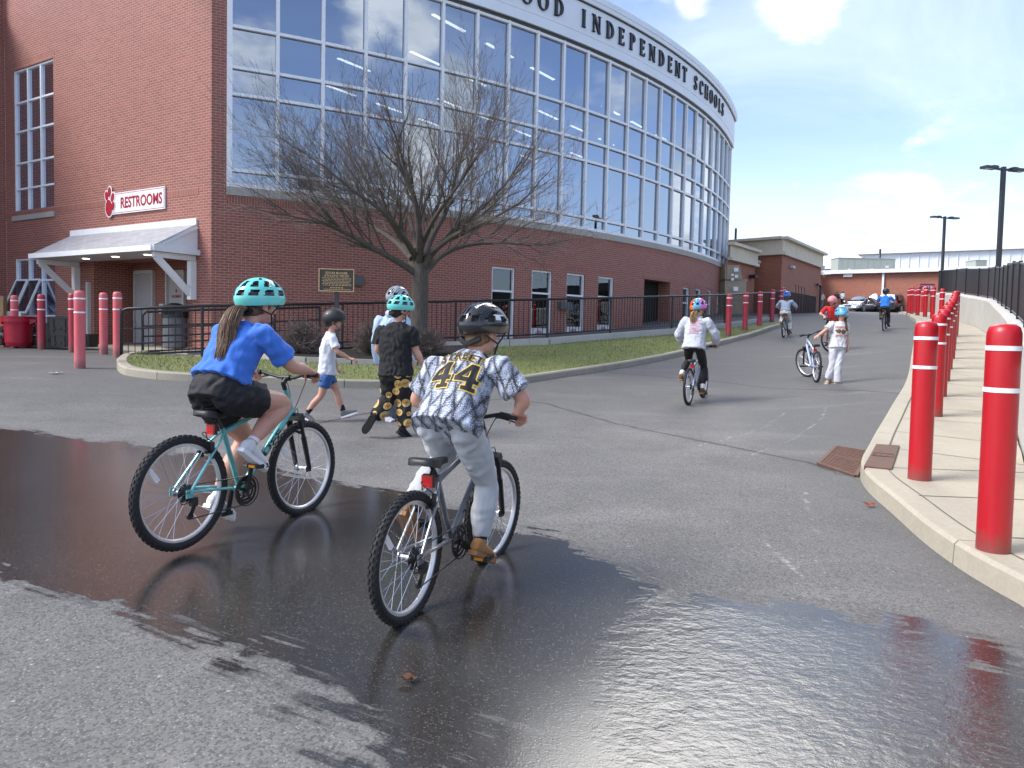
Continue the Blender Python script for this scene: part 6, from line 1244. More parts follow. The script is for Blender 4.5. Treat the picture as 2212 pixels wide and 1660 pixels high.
def helmet(t, c, f, u, size, style, mats, col=None, near=True):
    """shell with real recessed vents around head centre c; f forward, u up"""
    f = nrm(f); u = nrm(u-f*(u@f)); l = np.cross(u, f); A, Bw, H = .150*size, (.112 if style != 'skate' else .116)*size, .122*size; T0 = -32 if style == 'skate' else -21; nu, nv = (96, 40) if near else (56, 22)
    prof = lambda v: v
    vs = []; vent = np.zeros((nv, nu), int)
    for i in range(nv+1):
        th = math.radians(lerp(T0, 90, i/nv))
        for q in range(nu):
            a = 2*math.pi*q/nu; drop = 1.; x, y = math.cos(a), math.sin(a); z = math.sin(th); cr = math.cos(th)
            low = -.10+(.10 if x > .3 else 0)*max(0, x-.3)*1.2-.12*max(0, -x)
            zz = z if th > 0 else z*(.8-.9*low)
            ext = .012*size*max(0, x)**3*(1 if style == 'sport' and th < .35 else 0)
            bul = 1+(.05*max(0,-x)*max(0,.6-abs(z)) if style != 'skate' else 0)
            vs.append(c+f*((A*bul*cr)*x+ext)+l*(Bw*cr*y)+u*(H*zz+.018*size))
    for i in range(nv):
        thd = lerp(T0, 90, (i+.5)/nv)
        for q in range(nu):
            a = (360*(q+.5)/nu+180) % 360-180; back = abs(abs(a)-180); v = 0
            if style == 'city':
                r1, r2 = 6 < thd < 23, 33 < thd < 53; per = 36. if abs(a) > 40 else 40.; w_ = (12.5-(thd-6)*.12 if r1 else 10.5-(thd-33)*.10); sl = (thd-14 if r1 else thd-43)*.25*(1 if a > 0 else -1)
                if (r1 or r2) and abs(((a+sl+per/2*(0 if r1 else 0)) % per)-per/2) < w_: v = 1
                if 60 < thd < 74 and abs(((a+per/2) % 60)-30) < 8 and abs(a) < 150: v = 1
            elif style == 'sport':
                z_, r_ = math.sin(math.radians(thd)), math.cos(math.radians(thd)); yy = r_*math.sin(math.radians(a)); xx = r_*math.cos(math.radians(a)); ln = abs(((yy*5.4+.5) % 1)-.5)
                if thd > 12 and ln > .27+.06*math.sin(xx*9) and abs(math.sin(xx*4.2+1.2+.9*int(abs(yy*5.4)+.5))) > .42: v = 1
                if 8 < thd < 24 and abs(((a+18) % 36)-18) < 10 and abs(a) > 60: v = 1
            elif style == 'skate':
                if (55 < thd < 60.5 or 25 < thd < 29) and abs(((a+30) % 60)-30) < (5 if thd > 50 else 2.5): v = 1
            vent[i, q] = v
    mb = MB(); fs = []; ms = []
    for i in range(nv):
        for q in range(nu):
            fs.append((i*nu+q, i*nu+(q+1)%nu, (i+1)*nu+(q+1)%nu, (i+1)*nu+q)); a = (360*(q+.5)/nu+180) % 360-180; mi = 0
            if len(mats) > 2 and col: mi = col(a, lerp(T0,90,(i+.5)/nv))
            ms.append(1 if vent[i, q] else mi)
    vs = np.array(vs); deep = np.ones((nv+1, nu), bool)
    for i in range(nv):
        for q in range(nu):
            if not vent[i, q]: deep[i,q] = deep[i,(q+1)%nu] = deep[i+1,(q+1)%nu] = deep[i+1,q] = False
    dm = deep.ravel(); cc = c+u*.01; vs[dm] = cc+(vs[dm]-cc)*.88
    mb.add(vs, fs, ms); inner = cc+(vs[:nu]-cc)*.86; mb.add(np.concatenate([vs[:nu], inner, (inner+u*.05*size)]), [(q, nu+q, nu+(q+1)%nu, (q+1)%nu) for q in range(nu)]+[(nu+q, 2*nu+q, 2*nu+(q+1)%nu, nu+(q+1)%nu) for q in range(nu)], 1)
    h = mb.build('helmet', mats, t, 50)
    st = MB(); hh = .012*size
    for s in (-1, 1):
        ear = c+l*s*.082*size; chin = c+f*.062*size-u*.155*size; e2 = ear-u*.075*size+f*.02*size+l*s*.004
        st.tube([c+l*s*.095*size+f*.065*size-u*.02*size, e2, chin+l*s*.012], .0048*size, 5); st.tube([c+l*s*.088*size-f*.075*size-u*.03*size, e2], .0048*size, 5)
    if near or True: st.tube(smooth_line([c-f*.09*size+l*.07*size-u*.05*size, c-f*.118*size-u*.075*size, c-f*.09*size-l*.07*size-u*.05*size], 4), .014*size, 6)
    st.build('strap', M['blackp'], h, 40); return h
def head_volume(mb, c, f, u, s=1., ears=True, nose=True):
    f = nrm(f); u = nrm(u-f*(u@f)); l = np.cross(u, f); ax = (f, l, u)
    mb.ell(c+f*-.008*s+u*.02*s, (.095*s,.074*s,.095*s), ax=ax); mb.ell(c+f*.022*s-u*.045*s, (.068*s,.056*s,.070*s), ax=ax); mb.ell(c+f*.055*s-u*.088*s, (.028*s,.032*s,.024*s), ax=ax); mb.ell(c+f*.045*s+u*.0*s, (.048*s,.058*s,.050*s), ax=ax)
    for q in (-1,1): mb.ell(c+f*.055*s+l*q*.034*s-u*.028*s, (.03*s,.024*s,.028*s), ax=ax)
    if nose: limb(mb, [c+f*.088*s+u*.008*s, c+f*.108*s-u*.028*s], [.009*s,.015*s], 8, 2); mb.ell(c+f*.088*s-u*.060*s, (.016*s,.026*s,.012*s), ax=ax)
    if ears:
        for q in (-1,1): mb.ell(c-f*.004*s+l*q*.078*s-u*.018*s, (.021*s,.010*s,.034*s), ax=ax); mb.ell(c+f*.004*s+l*q*.080*s-u*.042*s, (.012*s,.008*s,.014*s), ax=ax)
def face_parts(t, c, f, u, s=1., brow=None, smile=False, glasses=False):
    f = nrm(f); u = nrm(u-f*(u@f)); l = np.cross(u, f); ax = (f, l, u)
    for q in (-1,1):
        e = c+f*.0855*s+l*q*.031*s-u*.004*s; mb = MB(); mb.ell(e, (.010*s,.0145*s,.0085*s), ax=ax); o = mb.build('eye', M['eyewhite'], t, 1); mb = MB(); mb.ell(e+f*.0055*s, (.006*s,.0065*s,.0070*s), ax=ax); mb.build('iris', M['letter'], o, 1)
        mb = MB(); mb.tube([e+f*.005*s+l*q*.02*s+u*.019*s, e+f*.010*s+u*.024*s, e+f*.008*s-l*q*.017*s+u*.020*s], .0042*s, 5); mb.build('eyebrow', brow or M['hair_brown'], t, 40)
    mb = MB(); mb.tube(smooth_line([c+f*.082*s+l*.026*s-u*(.060 if smile else .064)*s, c+f*.100*s-u*.067*s, c+f*.082*s-l*.026*s-u*(.060 if smile else .064)*s], 3), .0058*s, 6); o = mb.build('mouth', M['lip'], t, 40)
    if smile: mb = MB(); mb.tube(smooth_line([c+f*.086*s+l*.018*s-u*.0625*s, c+f*.1045*s-u*.066*s, c+f*.086*s-l*.018*s-u*.0625*s], 3), .0036*s, 6); mb.build('teeth', M['signwhite'], o, 40)
    if glasses:
        mb = MB()
        for q in (-1,1):
            e = c+f*.108*s+l*q*.033*s-u*.006*s; mb.tube([e+l*.025*s*math.cos(a)+u*.019*s*math.sin(a) for a in np.linspace(0,6.283,17)[:-1]], .0022*s, 5, closed=True); mb.tube([e+l*q*.025*s, c+l*q*.078*s-f*.0*s], .0022*s, 5)
        mb.build('glasses', M['steel'], t, 0)
M['eyewhite'] = plain('eye_white', (.75,.73,.70), .3); M['lip'] = plain('lip', (.42,.14,.12), .5)
def shoe(t, ankle, toe, s, mat, sole, solemat=None, nm='shoe', up=None, voxel=.006):
    """ankle joint point and toe direction point (ball of the foot towards tip)"""
    d = nrm(toe-ankle if up is None else toe-ankle-up*((toe-ankle)@up)); u = up if up is not None else nrm(UPZ-d*(UPZ@d)) if abs(d[2]) < .93 else nrm(V(1,0,0)-d*d[0]); l = np.cross(u, d); b = ankle-u*.075*s
    mb = MB(); loft(mb, [(b-d*.055*s+u*.03*s, .020*s,.028*s,l,u),(b-d*.045*s+u*.03*s, .032*s,.034*s,l,u),(b+u*.033*s, .037*s,.038*s,l,u),(b+d*.07*s+u*.027*s, .040*s,.032*s,l,u),(b+d*.13*s+u*.018*s, .046*s,.024*s,l,u),(b+d*.175*s+u*.014*s,.040*s,.018*s,l,u),(b+d*.20*s+u*.012*s,.022*s,.012*s,l,u)], 16); limb(mb, [ankle-u*.02*s-d*.01*s, b+u*.02*s], [.040*s,.042*s], 12, 2)
    o = link(nm, (lambda me: (me.vertices.foreach_set('co', (coords(me)-np.array(t.location)).ravel()), me)[1])(vox(mb, voxel, 3)), mat, t, 1)
    mb = MB(); P_ = [(-.062,0),(-.055,.03),(-.02,.036),(.04,.034),(.10,.044),(.15,.046),(.19,.034),(.21,.012),(.212,-.01),(.19,-.036),(.15,-.048),(.10,-.044),(.04,-.034),(-.02,-.036),(-.055,-.03)]
    mb.extrude([(x*s, y*s) for x, y in P_], b-u*.026*s, d, l, u, .026*s); mb.build('sole', solemat or sole, o, 40); return o
def person(label, J, H=1.5, base=None, build=1., skin='skin', top=None, topmat=None, sleeve='short', hem=.0, loose=1., bottom=None, botmat=None, shoemat=None, solemat=None, sock=None, voxel=.0065, hands=(None, None), hair=None, helm=None, face=None, group=None, seed=1, headu=None, shoeup=(None, None), pole=None, hs=None, legw=1.):
    """J: joints in world space. Body is one voxel-fused surface; clothes are closed shells around it."""
    s = H/1.7; near = voxel < .01; t = thing('person', label, 'person', base if base is not None else V(*J['pel'][:2], J['pel'][2]-.9), group); O = np.array(t.location)
    fin = lambda mb, nm, mat, sm=3, vx=voxel, wr=None: _fin(mb, nm, mat, t, O, sm, vx, wr)
    pel, che, nek, hd = J['pel'], J['che'], J['neck'], J['head']; lx = nrm(J['shL']-J['shR']); hx = nrm(J['hipL']-J['hipR']); sx = lambda p: p
    tr = nrm(nek-pel); dxc = nrm(np.cross(lx, nrm(nek-che))); dxp = nrm(np.cross(hx, nrm(che-pel))); b = build; hsz = (hs or s*1.05)
    torso = lambda e, k_=1., lo=0.: [(pel-nrm(che-pel)*(.10+lo)*s, .125*s*b*k_+e, .10*s*b*k_+e, hx, dxp), (pel, .152*s*b*k_+e, .118*s*b*k_+e, hx, dxp), (lerp(pel, che, .45), .132*s*b*k_+e, .098*s*b*k_+e, nrm(hx+lx), nrm(dxp+dxc)), (che, .155*s*b+e, .112*s*b+e, lx, dxc), (lerp(che, nek, .55), .165*s*b+e, .095*s*b+e, lx, dxc), (lerp(che, nek, .88), .095*s*b+e*.8, .066*s*b+e*.8, lx, dxc), (nek, .050*s+e*.4, .048*s+e*.4, lx, dxc)]
    sh = {'L': J['shL'], 'R': J['shR']}
    body = MB(); loft(body, torso(-.024*s)[1:]); limb(body, [lerp(che, nek, .8), nek, hd-(hd-nek)*.25], [.055*s,.050*s,.050*s]); fw = nrm(J['fwd']); hu = nrm(headu if headu is not None else hd-nek); head_volume(body, hd, fw, hu, hsz)
    aw = [.050*s*b, .048*s*b, .040*s*b, .040*s*b, .026*s]; lw = [.084*s*b*legw, .080*s*b*legw, .056*s*b, .057*s*b*(legw+1)/2, .035*s]
    for i, q in enumerate('LR'):
        A = bend(sh[q], J['el'+q], J['wr'+q]); limb(body, A, aw); Lg = bend(J['hip'+q], J['kn'+q], J['an'+q]); cal = Lg[3]-nrm(np.cross(hx, nrm(Lg[4]-Lg[2])))*-.008; Lg[3] = cal; cov = bottom is not None and bottom != 'shorts'; limb(body, Lg if bottom is None else [lerp(Lg[0], Lg[1], .3)]+Lg[1:], [w_*(.70 if cov and j_ < 4 else .80 if bottom and j_ == 0 else .93 if bottom and j_ == 1 else 1) for j_, w_ in enumerate(lw)]); body.ell(J['an'+q]-UPZ*.0, (.034*s,)*3)
        if hands[i]:
            d, n, sd, cu = hands[i][:4]; hand(body, J['wr'+q], d, n, sd, s*1.02, cu, thumb=hands[i][4] if len(hands[i]) > 4 else .5)
    bo = fin(body, 'body', M[skin], 2, voxel)
    # shirt
    if top:
        ez = .012*s*loose; mb = MB(); T = torso(ez); hp = pel+nrm(che-pel)*hem*s; hn = lerp(hp, che, .45); loft(mb, [(hp, .160*s*b+ez*1.7, .128*s*b+ez*1.7, hx, dxp), (lerp(hp, hn, .25), .158*s*b+ez*1.5, .126*s*b+ez*1.5, hx, dxp), (hn, .146*s*b+ez*1.2, .112*s*b+ez*1.2, nrm(hx+lx), nrm(dxp+dxc))]+T[3:-1]+[(lerp(che, nek, .97), .062*s*b+ez*.6, .052*s*b+ez*.6, lx, dxc)], 26)
        for q in 'LR':
            a, e, w = sh[q], J['el'+q], J['wr'+q]
            if sleeve == 'short': end = lerp(a, e, .80); limb(mb, [lerp(a, che, .35), a, lerp(a, e, .45), end], [.062*s*b, .058*s*b+ez*.7, .056*s*b+ez*.9, .056*s*b+ez*1.3], round_ends=False)
            else: limb(mb, [lerp(a, che, .35)]+bend(a, e, w)[0:4]+[lerp(e, w, .93)], [.062*s*b,.058*s*b+ez*.8,.052*s*b+ez,.048*s*b+ez*1.1,.045*s*b+ez,.034*s+ez*.6], round_ends=False)
        so = fin(mb, top, topmat, 7, voxel, (.0034*s*min(1.25, .7+.3*loose), 75/s, seed, tr)); t['_top'] = so.name
        if sleeve == 'long' and top == 'hoodie':
            mb = MB(); limb(mb, [nek+lx*.075*s-dxc*.0, nek-fw*.075*s-UPZ*.025*s, nek-lx*.075*s], [.03*s,.05*s,.03*s]); fin(mb, 'hood', topmat, 3, voxel)
    # trousers or shorts
    if bottom:
        mb = MB(); ez = .010*s*(1.6 if bottom == 'pants_loose' else .35 if bottom == 'leggings' else 1.); loft(mb, [(pel-nrm(che-pel)*.10*s, .13*s*b+ez, .105*s*b+ez, hx, dxp), (pel, .155*s*b+ez, .122*s*b+ez, hx, dxp), (pel+nrm(che-pel)*(.07+max(hem,0)*.9)*s, .148*s*b+ez*.3, .114*s*b+ez*.3, nrm(hx+lx), nrm(dxp+dxc))], 20); [mb.ell(J['hip'+q_]-dxp*.022*s+nrm(che-pel)*.01*s, (.090*s*b+ez, .086*s*b+ez, .096*s*b+ez), ax=(dxp, hx, np.cross(dxp, hx))) for q_ in 'LR']
        for q in 'LR':
            h, k_, a = J['hip'+q], J['kn'+q], J['an'+q]
            if bottom == 'shorts': limb(mb, [lerp(h, pel, .3), h, lerp(h, k_, .30), lerp(h, k_, .50)], [.09*s*b,.092*s*b*legw+ez,.090*s*b*legw+ez*1.4,.084*s*b*legw+ez*1.9], round_ends=False)
            else:
                x = 1 if bottom == 'leggings' else 1.0; Lg = bend(h, k_, a); Lg[4] = lerp(k_, a, .86 if bottom == 'leggings' else .97); limb(mb, Lg, [lw[0]+ez, lw[1]+ez, lw[2]+ez*1.4, lw[3]+ez*(1.6 if x == 1.0 else 1), lw[4]+ez*(2.6 if bottom == 'pants_loose' else 1.5 if bottom == 'pants' else .5)], round_ends=False)
        fin(mb, 'shorts' if bottom == 'shorts' else 'trousers', botmat, 3, voxel, (.0034*s if bottom != 'leggings' else .0008, 70/s, seed+5, V(0,0,1)))
    for i, q in enumerate('LR'):
        if sock: mb = MB(); k_, a = J['kn'+q], J['an'+q]; limb(mb, [lerp(k_, a, .74), a], [.043*s,.040*s], round_ends=False); mb.build('sock', M[sock], t, 40)
        if shoemat: shoe(t, J['an'+q], J['to'+q], s*1.05, M[shoemat], M[solemat or 'signwhite'], up=shoeup[i], voxel=max(.006, voxel*.8))
    # hair
    l = np.cross(hu, fw); ax = (fw, l, hu)
    if hair:
        kind, hm = hair[0], hair[1]; mb = MB(); z = hsz; mb.ell(hd-fw*.018*z+hu*.018*z, (.098*z,.082*z,.100*z), ax=ax); mb.ell(hd-fw*.05*z-hu*.035*z, (.062*z,.070*z,.062*z), ax=ax)
        mb.build('hair', M[hm], t, 1) if kind != 'fuzz' else mb.build('hair', M[hm], t, 1)
        if kind in ('tail', 'braid', 'loose'):
            rng = np.random.default_rng(seed); path = smooth_line(hair[2], 8); n = len(path); T_ = nrm(path[-1]-path[0]); a1 = nrm(np.cross(T_, fw)); a2 = np.cross(T_, a1); ns = hair[3]; wid = hair[4]
            tails = [MB(), MB()]
            for i in range(ns):
                a = rng.uniform(0,6.28); r_ = math.sqrt(rng.uniform(0,1)); ln = rng.uniform(.72,1.); m_ = max(4, int(n*ln)); ph = rng.uniform(0,6.28); P_ = []
                for j in range(m_):
                    f_ = j/(n-1); w_ = wid*(.35+.65*math.sin(min(1, f_*2.2)*1.57))*(1-.55*max(0, f_-.55)/.45); o = a1*math.cos(a)*r_*w_+a2*math.sin(a)*r_*w_*.6; wob = (a1*math.sin(f_*9+ph*.3)+a2*math.cos(f_*7+ph))*.010*f_*(1+wid*8); P_.append(path[j]+o+wob)
                tails[0 if rng.random() < hair[6] else 1].tube(P_, np.linspace(.0026, .0012, m_)*hair[5], 4, cap=False)
            for mb, m_ in zip(tails, (hm, hair[7])): 
                if mb.n: mb.build('ponytail' if kind != 'braid' else 'braid', M[m_], t, 1)
    if helm: helmet(t, hd+hu*.028*hsz, helm.get('f', fw), helm.get('u', hu), hsz*helm.get('s', 1.10), helm['style'], helm['mats'], helm.get('col'), near=near)
    if face: face_parts(t, hd, fw, hu, hsz, **face)
    if '_top' in t: t['_top'] = ''; del t['_top']
    return t
def _fin(mb, nm, mat, t, O, sm, vx, wr):
    me = vox(mb, vx, sm)
    if wr: wrinkle(me, *wr)
    me.vertices.foreach_set('co', (coords(me)-O).ravel()); me.name = nm; return link(nm, me, mat, t, 1)
# helmet colourings
def metal_paint(name, col, rough=.25): return plain(name, col, rough, 0, .05, coat=.5)
M['mint'] = metal_paint('mint_helmet', (.14,.62,.55)); M['hblack'] = metal_paint('black_helmet', (.012,.012,.013)); M['hmatte'] = plain('matt_black_helmet', (.018,.018,.019), .5); M['hsilver'] = metal_paint('silver_helmet', (.30,.34,.38)); M['hblue'] = metal_paint('blue_helmet', (.03,.18,.62)); M['hpink'] = plain('pink_helmet', (.75,.25,.27), .4); M['hcyan'] = metal_paint('cyan_helmet', (.13,.42,.62)); M['horange'] = metal_paint('orange_helmet', (.85,.16,.03)); M['hmag'] = metal_paint('magenta_helmet', (.75,.13,.55)); M['hwhite'] = metal_paint('white_helmet', (.75,.76,.78))
VOID = M['hblack']
lx_ = lambda MX, x, y, z: np.array(MX)[:3,:3]@V(x,y,z)+np.array(MX)[:3,3]
def vec(MX, x, y, z): return np.array(MX)[:3,:3]@V(x,y,z)
def BJ(MX, d): return {k: lx_(MX, *v) for k, v in d.items()}
# ---------------- girl in the blue t-shirt
MX = HB['girl']; J = BJ(MX, dict(pel=(.255,0,.93), che=(.39,0,1.16), neck=(.50,0,1.325), head=(.585,-.01,1.455), shL=(.45,.175,1.265), shR=(.43,-.185,1.27), elL=(.60,.27,1.09), elR=(.605,-.27,1.075), wrL=(.755,.27,1.035), wrR=(.765,-.275,1.04), hipL=(.28,.095,.885), hipR=(.28,-.095,.89), knL=(.60,.12,.58), knR=(.685,-.13,.815), anL=(.40,.135,.235), anR=(.415,-.135,.60), toL=(.58,.14,.13), toR=(.60,-.14,.46)))
J['fwd'] = vec(MX, 1, -.30, -.10); up_ = vec(MX, .15, 0, 1)
grip = lambda MX, s: (vec(MX, .80, s*-.12, -.28), vec(MX, -.25, 0, -1), vec(MX, .2, -s, -.1), .72, .9)
tail = [lx_(MX, *p) for p in ((.475,.0,1.43), (.40,.0,1.42), (.335,-.01,1.33), (.30,-.02,1.22), (.245,-.03,1.10), (.235,-.03,1.03))]
M['bluetee'] = cloth('royal_blue_cotton', (.042,.160,.58)); M['blackshort'] = cloth('black_shorts', (.010,.010,.013), .75); M['shoewhite'] = cloth('white_knit_shoe', (.70,.70,.70)); 
person('girl in a blue t-shirt and mint helmet riding the teal bike, long brown ponytail', J, 1.62, GIRL_P, 1.10, 'skin', 't_shirt', M['bluetee'], 'short', .045, 1.3, 'shorts', M['blackshort'], 'shoewhite', 'signwhite', 'signwhite', .006, (grip(MX, 1), grip(MX, -1)), ('tail', 'hair_brown', tail, 760, .078, 1.3, .6, 'hair_tip'), dict(style='city', mats=[M['mint'], VOID], f=vec(MX,1,-.3,.05), u=vec(MX,-.03,0,1), s=1.12), dict(brow=M['hair_brown']), 'children riding bikes', 1, up_, legw=1.12)
# ---------------- boy in the number 44 jersey
MX = HB['boy']; J = BJ(MX, dict(pel=(.40,0,.93), che=(.53,.0,1.10), neck=(.645,-.01,1.245), head=(.715,-.03,1.365), shL=(.575,.175,1.175), shR=(.565,-.19,1.19), elL=(.59,.305,1.00), elR=(.60,-.325,1.03), wrL=(.615,.275,.955), wrR=(.60,-.30,.955), hipL=(.42,.092,.865), hipR=(.42,-.092,.86), knL=(.63,.15,.68), knR=(.60,-.125,.57), anL=(.225,.13,.50), anR=(.515,-.135,.285), toL=(.34,.14,.385), toR=(.72,-.15,.185)))
J['fwd'] = vec(MX, 1, -.35, -.15)
k = NB('snakeskin_jersey'); p = k.obj(); Rm = np.array(MX)[:3,:3]
q = k.mapv(p, (1,1,1), (0,0,-math.atan2(Rm[1,0], Rm[0,0]))); q = k.mapv(q, (1.1,1.5,.95)); q2 = k.n('ShaderNodeVectorMath', {'operation':'ADD'}); wv = k.n('ShaderNodeTexNoise', Scale=6., Detail=3.); k.L.new(q, wv.inputs['Vector']); sc_ = k.n('ShaderNodeVectorMath', {'operation':'SCALE'}, Scale=.05); k.L.new(wv.outputs['Color'], sc_.inputs[0]); k.L.new(q, q2.inputs[0]); k.L.new(sc_.outputs[0], q2.inputs[1])
sp3 = k.n('ShaderNodeSeparateXYZ'); k.L.new(q2.outputs[0], sp3.inputs[0]); ly, lz = sp3.outputs[1], sp3.outputs[2]
da = k.math('ADD', k.math('MULTIPLY', ly, 9.5), k.math('MULTIPLY', lz, 6.2)); db = k.math('SUBTRACT', k.math('MULTIPLY', ly, 9.5), k.math('MULTIPLY', lz, 6.2))
ed_ = lambda d: k.math('ABSOLUTE', k.math('SUBTRACT', k.math('FRACT', k.math('ADD', d, .5)), .5)); big = k.math('MINIMUM', ed_(da), ed_(db))
sm_ = k.voro(k.mapv(q, (1,1,1.4)), 92., 'DISTANCE_TO_EDGE', rand=.55); nz = k.noise(q, 11, 4, .6)
lines = k.lin(big, .03, .075, 1, 0); scal = k.math('MULTIPLY', k.lin(sm_, .08, .2, 1, 0), k.lin(k.math('SUBTRACT', nz, k.math('MULTIPLY', big, .22)), .30, .50, 0, .95)); edge = k.math('MULTIPLY', k.lin(sm_, .10, .34, 1, .25), k.lin(big, .09, .22, 1, 0))
col = k.mix(scal, (.58,.64,.76), (.05,.06,.10)); col = k.mix(k.math('MULTIPLY', edge, .75), col, (.02,.022,.03)); col = k.mix(k.math('MULTIPLY', lines, k.lin(nz, .3, .55, .35, .9)), col, (.012,.012,.018)); k.P(Base_Color=col, Roughness=.7, Sheen_Weight=.1); M['jersey'] = k.mat
M['greypants'] = cloth('pale_grey_cotton', (.43,.45,.47)); M['tanshoe'] = cloth('tan_suede', (.33,.16,.05)); M['tansole'] = plain('gum_sole', (.28,.15,.07), .7); M['darksock'] = cloth('dark_sock', (.012,.014,.022))
BOY = person('boy in a snakeskin print number 44 jersey standing on a dark grey bike', J, 1.50, BOY_P, 1.08, 'skin', 'jersey', M['jersey'], 'short', -.10, 2.2, 'pants', M['greypants'], 'tanshoe', 'tansole', 'darksock', .006, (grip(MX, 1), grip(MX, -1)), ('fuzz', 'hair_sandy'), dict(style='sport', mats=[M['hblack'], M['rubber'], M['hwhite']], col=lambda a, th: 2 if (abs(abs(math.cos(math.radians(th))*math.sin(math.radians(a)))-.33) < .075 and math.cos(math.radians(th))*math.cos(math.radians(a)) > -.62 and th > 25) or (12 < th < 26 and 62 < abs(a) < 105) else 0, s=1.16, f=vec(MX,1,-.35,-.02), u=vec(MX,.12,0,1)), None, 'children riding bikes', 2, vec(MX,.25,0,1))

def decal(P_, top, c, r, up, n, polys, lift, mat, nm, fine=.022):
    """cut flat shapes into small faces and lay them on a garment"""
    so_ = [o for o in P_.children if o.name.split('.')[0] == top][0]; O = np.array(P_.location); bv = BVHTree.FromPolygons([Vector(v)+Vector(O) for v in coords(so_.data)], [tuple(p.vertices) for p in so_.data.polygons]); out = MB()
    for j, (vs, fs) in enumerate(polys):
        bm = bmesh.new(); bv_ = [bm.verts.new((x, y, 0)) for x, y in vs]
        for f in fs:
            try: bm.faces.new([bv_[i] for i in f])
            except ValueError: pass
        bmesh.ops.triangulate(bm, faces=bm.faces[:])
        for _ in range(5):
            le = [e for e in bm.edges if e.calc_length() > fine]
            if le: bmesh.ops.subdivide_edges(bm, edges=le, cuts=1); bmesh.ops.triangulate(bm, faces=bm.faces[:])
        pts = []
        for v in bm.verts:
            o = c+r*v.co.x+up*v.co.y+n*.6; hit = bv.ray_cast(Vector(o), Vector(-n)); pts.append((np.array(hit[0])+n*(lift+.0003*(j % 4))) if hit[0] else o-n*.56)
        bm.verts.index_update(); out.add(pts, [tuple(v.index for v in f.verts) for f in bm.faces]); bm.free()
    out.build(nm, mat, so_, 0)
def dtext(s, x, y, h, w, bold, arc_=0.):
    vs, fs = text_mesh(s, bold); sx = w/(vs[:,0].max()-vs[:,0].min()); return ([(x+a*sx, y+b*h-arc_*(a*sx)**2) for a, b, _ in vs], fs)
def four(x, y, w, h, e=0.):
    Q = lambda *p: ([(x+a*w+ea*e, y+b*h+eb*e) for a, b, ea, eb in p], [(0,1,2,3)])
    return [Q((.10,-.5,-1,-1),(.36,-.5,1,-1),(.36,.5,1,1),(.10,.5,-1,1)), Q((-.5,-.20,-1,-1),(.5,-.20,1,-1),(.5,-.02,1,1),(-.5,-.02,-1,1)), Q((-.5,-.06,-1,0),(-.27,-.06,1.2,0),(.30,.5,0,1),(.06,.5,-1,1)), Q((-.08,-.5,-1,-1),(.5,-.5,1,-1),(.5,-.37,1,1),(-.08,-.37,-1,1))]
def jersey_text():
    c = lerp(J['che'], J['neck'], .30); fw = vec(HB['boy'],1,.0,0); dn = nrm(J['neck']-J['pel']); r = vec(HB['boy'],0,-1,0); n = nrm(np.cross(r, dn)); n = n if n@fw < 0 else -n; c = c+r*.015
    gold = plain('gold_trim', (.75,.50,.08), .6); ink = plain('black_twill', (.012,.012,.014), .7)
    decal(BOY, 'jersey', c, r, dn, n, four(-.070,-.090,.116,.160,.0065)+four(.070,-.090,.116,.160,.0065), .004, gold, 'number_outline'); decal(BOY, 'jersey', c, r, dn, n, four(-.070,-.090,.116,.160)+four(.070,-.090,.116,.160), .0068, ink, 'number')
    decal(BOY, 'jersey', c, r, dn, n, [dtext('STREET', 0, .040, .060, .250, .042, 1.4)], .004, gold, 'name_outline'); decal(BOY, 'jersey', c, r, dn, n, [dtext('STREET', 0, .040, .054, .242, .010, 1.4)], .0066, ink, 'name')
jersey_text()
# ---------------- walkers near the lawn (joints placed at their own depth)
def JW(ox, oy, sc, D, d): return {k: at_depth((v[0]/sc+ox)/1.264, (v[1]/sc+oy)/1.264, F/(D+v[2])) for k, v in d.items()}
M['whitetee'] = cloth('pale_grey_tee', (.58,.60,.64)); M['blueshort'] = cloth('blue_sport_shorts', (.012,.085,.27), .6); M['greytrainer'] = cloth('grey_black_trainer', (.14,.14,.15)); M['blacktee'] = cloth('black_tee', (.011,.011,.013)); M['blackshoe'] = cloth('black_trainer', (.010,.010,.011)); M['paleblue'] = cloth('pale_blue_fleece', (.40,.52,.66)); M['greytrous'] = cloth('grey_trousers', (.13,.13,.14)); M['palehood'] = cloth('pale_grey_hoodie', (.45,.47,.52)); M['leggings'] = cloth('black_leggings', (.008,.008,.009), .7); M['brownshoe'] = cloth('brown_suede', (.12,.06,.03)); M['whitesock'] = cloth('white_sock', (.70,.70,.70)); M['offwhite'] = cloth('white_sweatpants', (.54,.55,.60)); M['whiteshirt'] = cloth('white_tee', (.58,.59,.61)); M['taupe'] = cloth('taupe_clog', (.33,.27,.20)); M['redtee'] = cloth('red_tee', (.52,.012,.02)); M['brighttee'] = cloth('bright_blue_tee', (.02,.18,.62)); M['olive'] = cloth('dark_olive', (.035,.036,.028)); M['greyblue'] = cloth('grey_blue_top', (.30,.36,.46))
gr_ = 'children and adults walking'
D_ = 9.31; J = JW(820,760,3.688,D_, dict(pel=(272,965,0), che=(275,720,0), neck=(312,540,0), head=(335,432,0), shR=(318,600,-.13), shL=(310,600,.13), elR=(368,735,-.17), wrR=(490,808,-.12), elL=(330,760,.18), wrL=(365,905,.16), hipR=(262,1010,-.08), hipL=(290,1010,.08), knR=(205,1185,-.08), anR=(72,1352,-.09), toR=(190,1425,-.09), knL=(362,1135,.07), anL=(432,1335,.05), toL=(540,1300,.04)))
b = V(J['pel'][0], J['pel'][1], g(J['pel'][0], J['pel'][1])); J['fwd'] = V(1,.12,-.05)
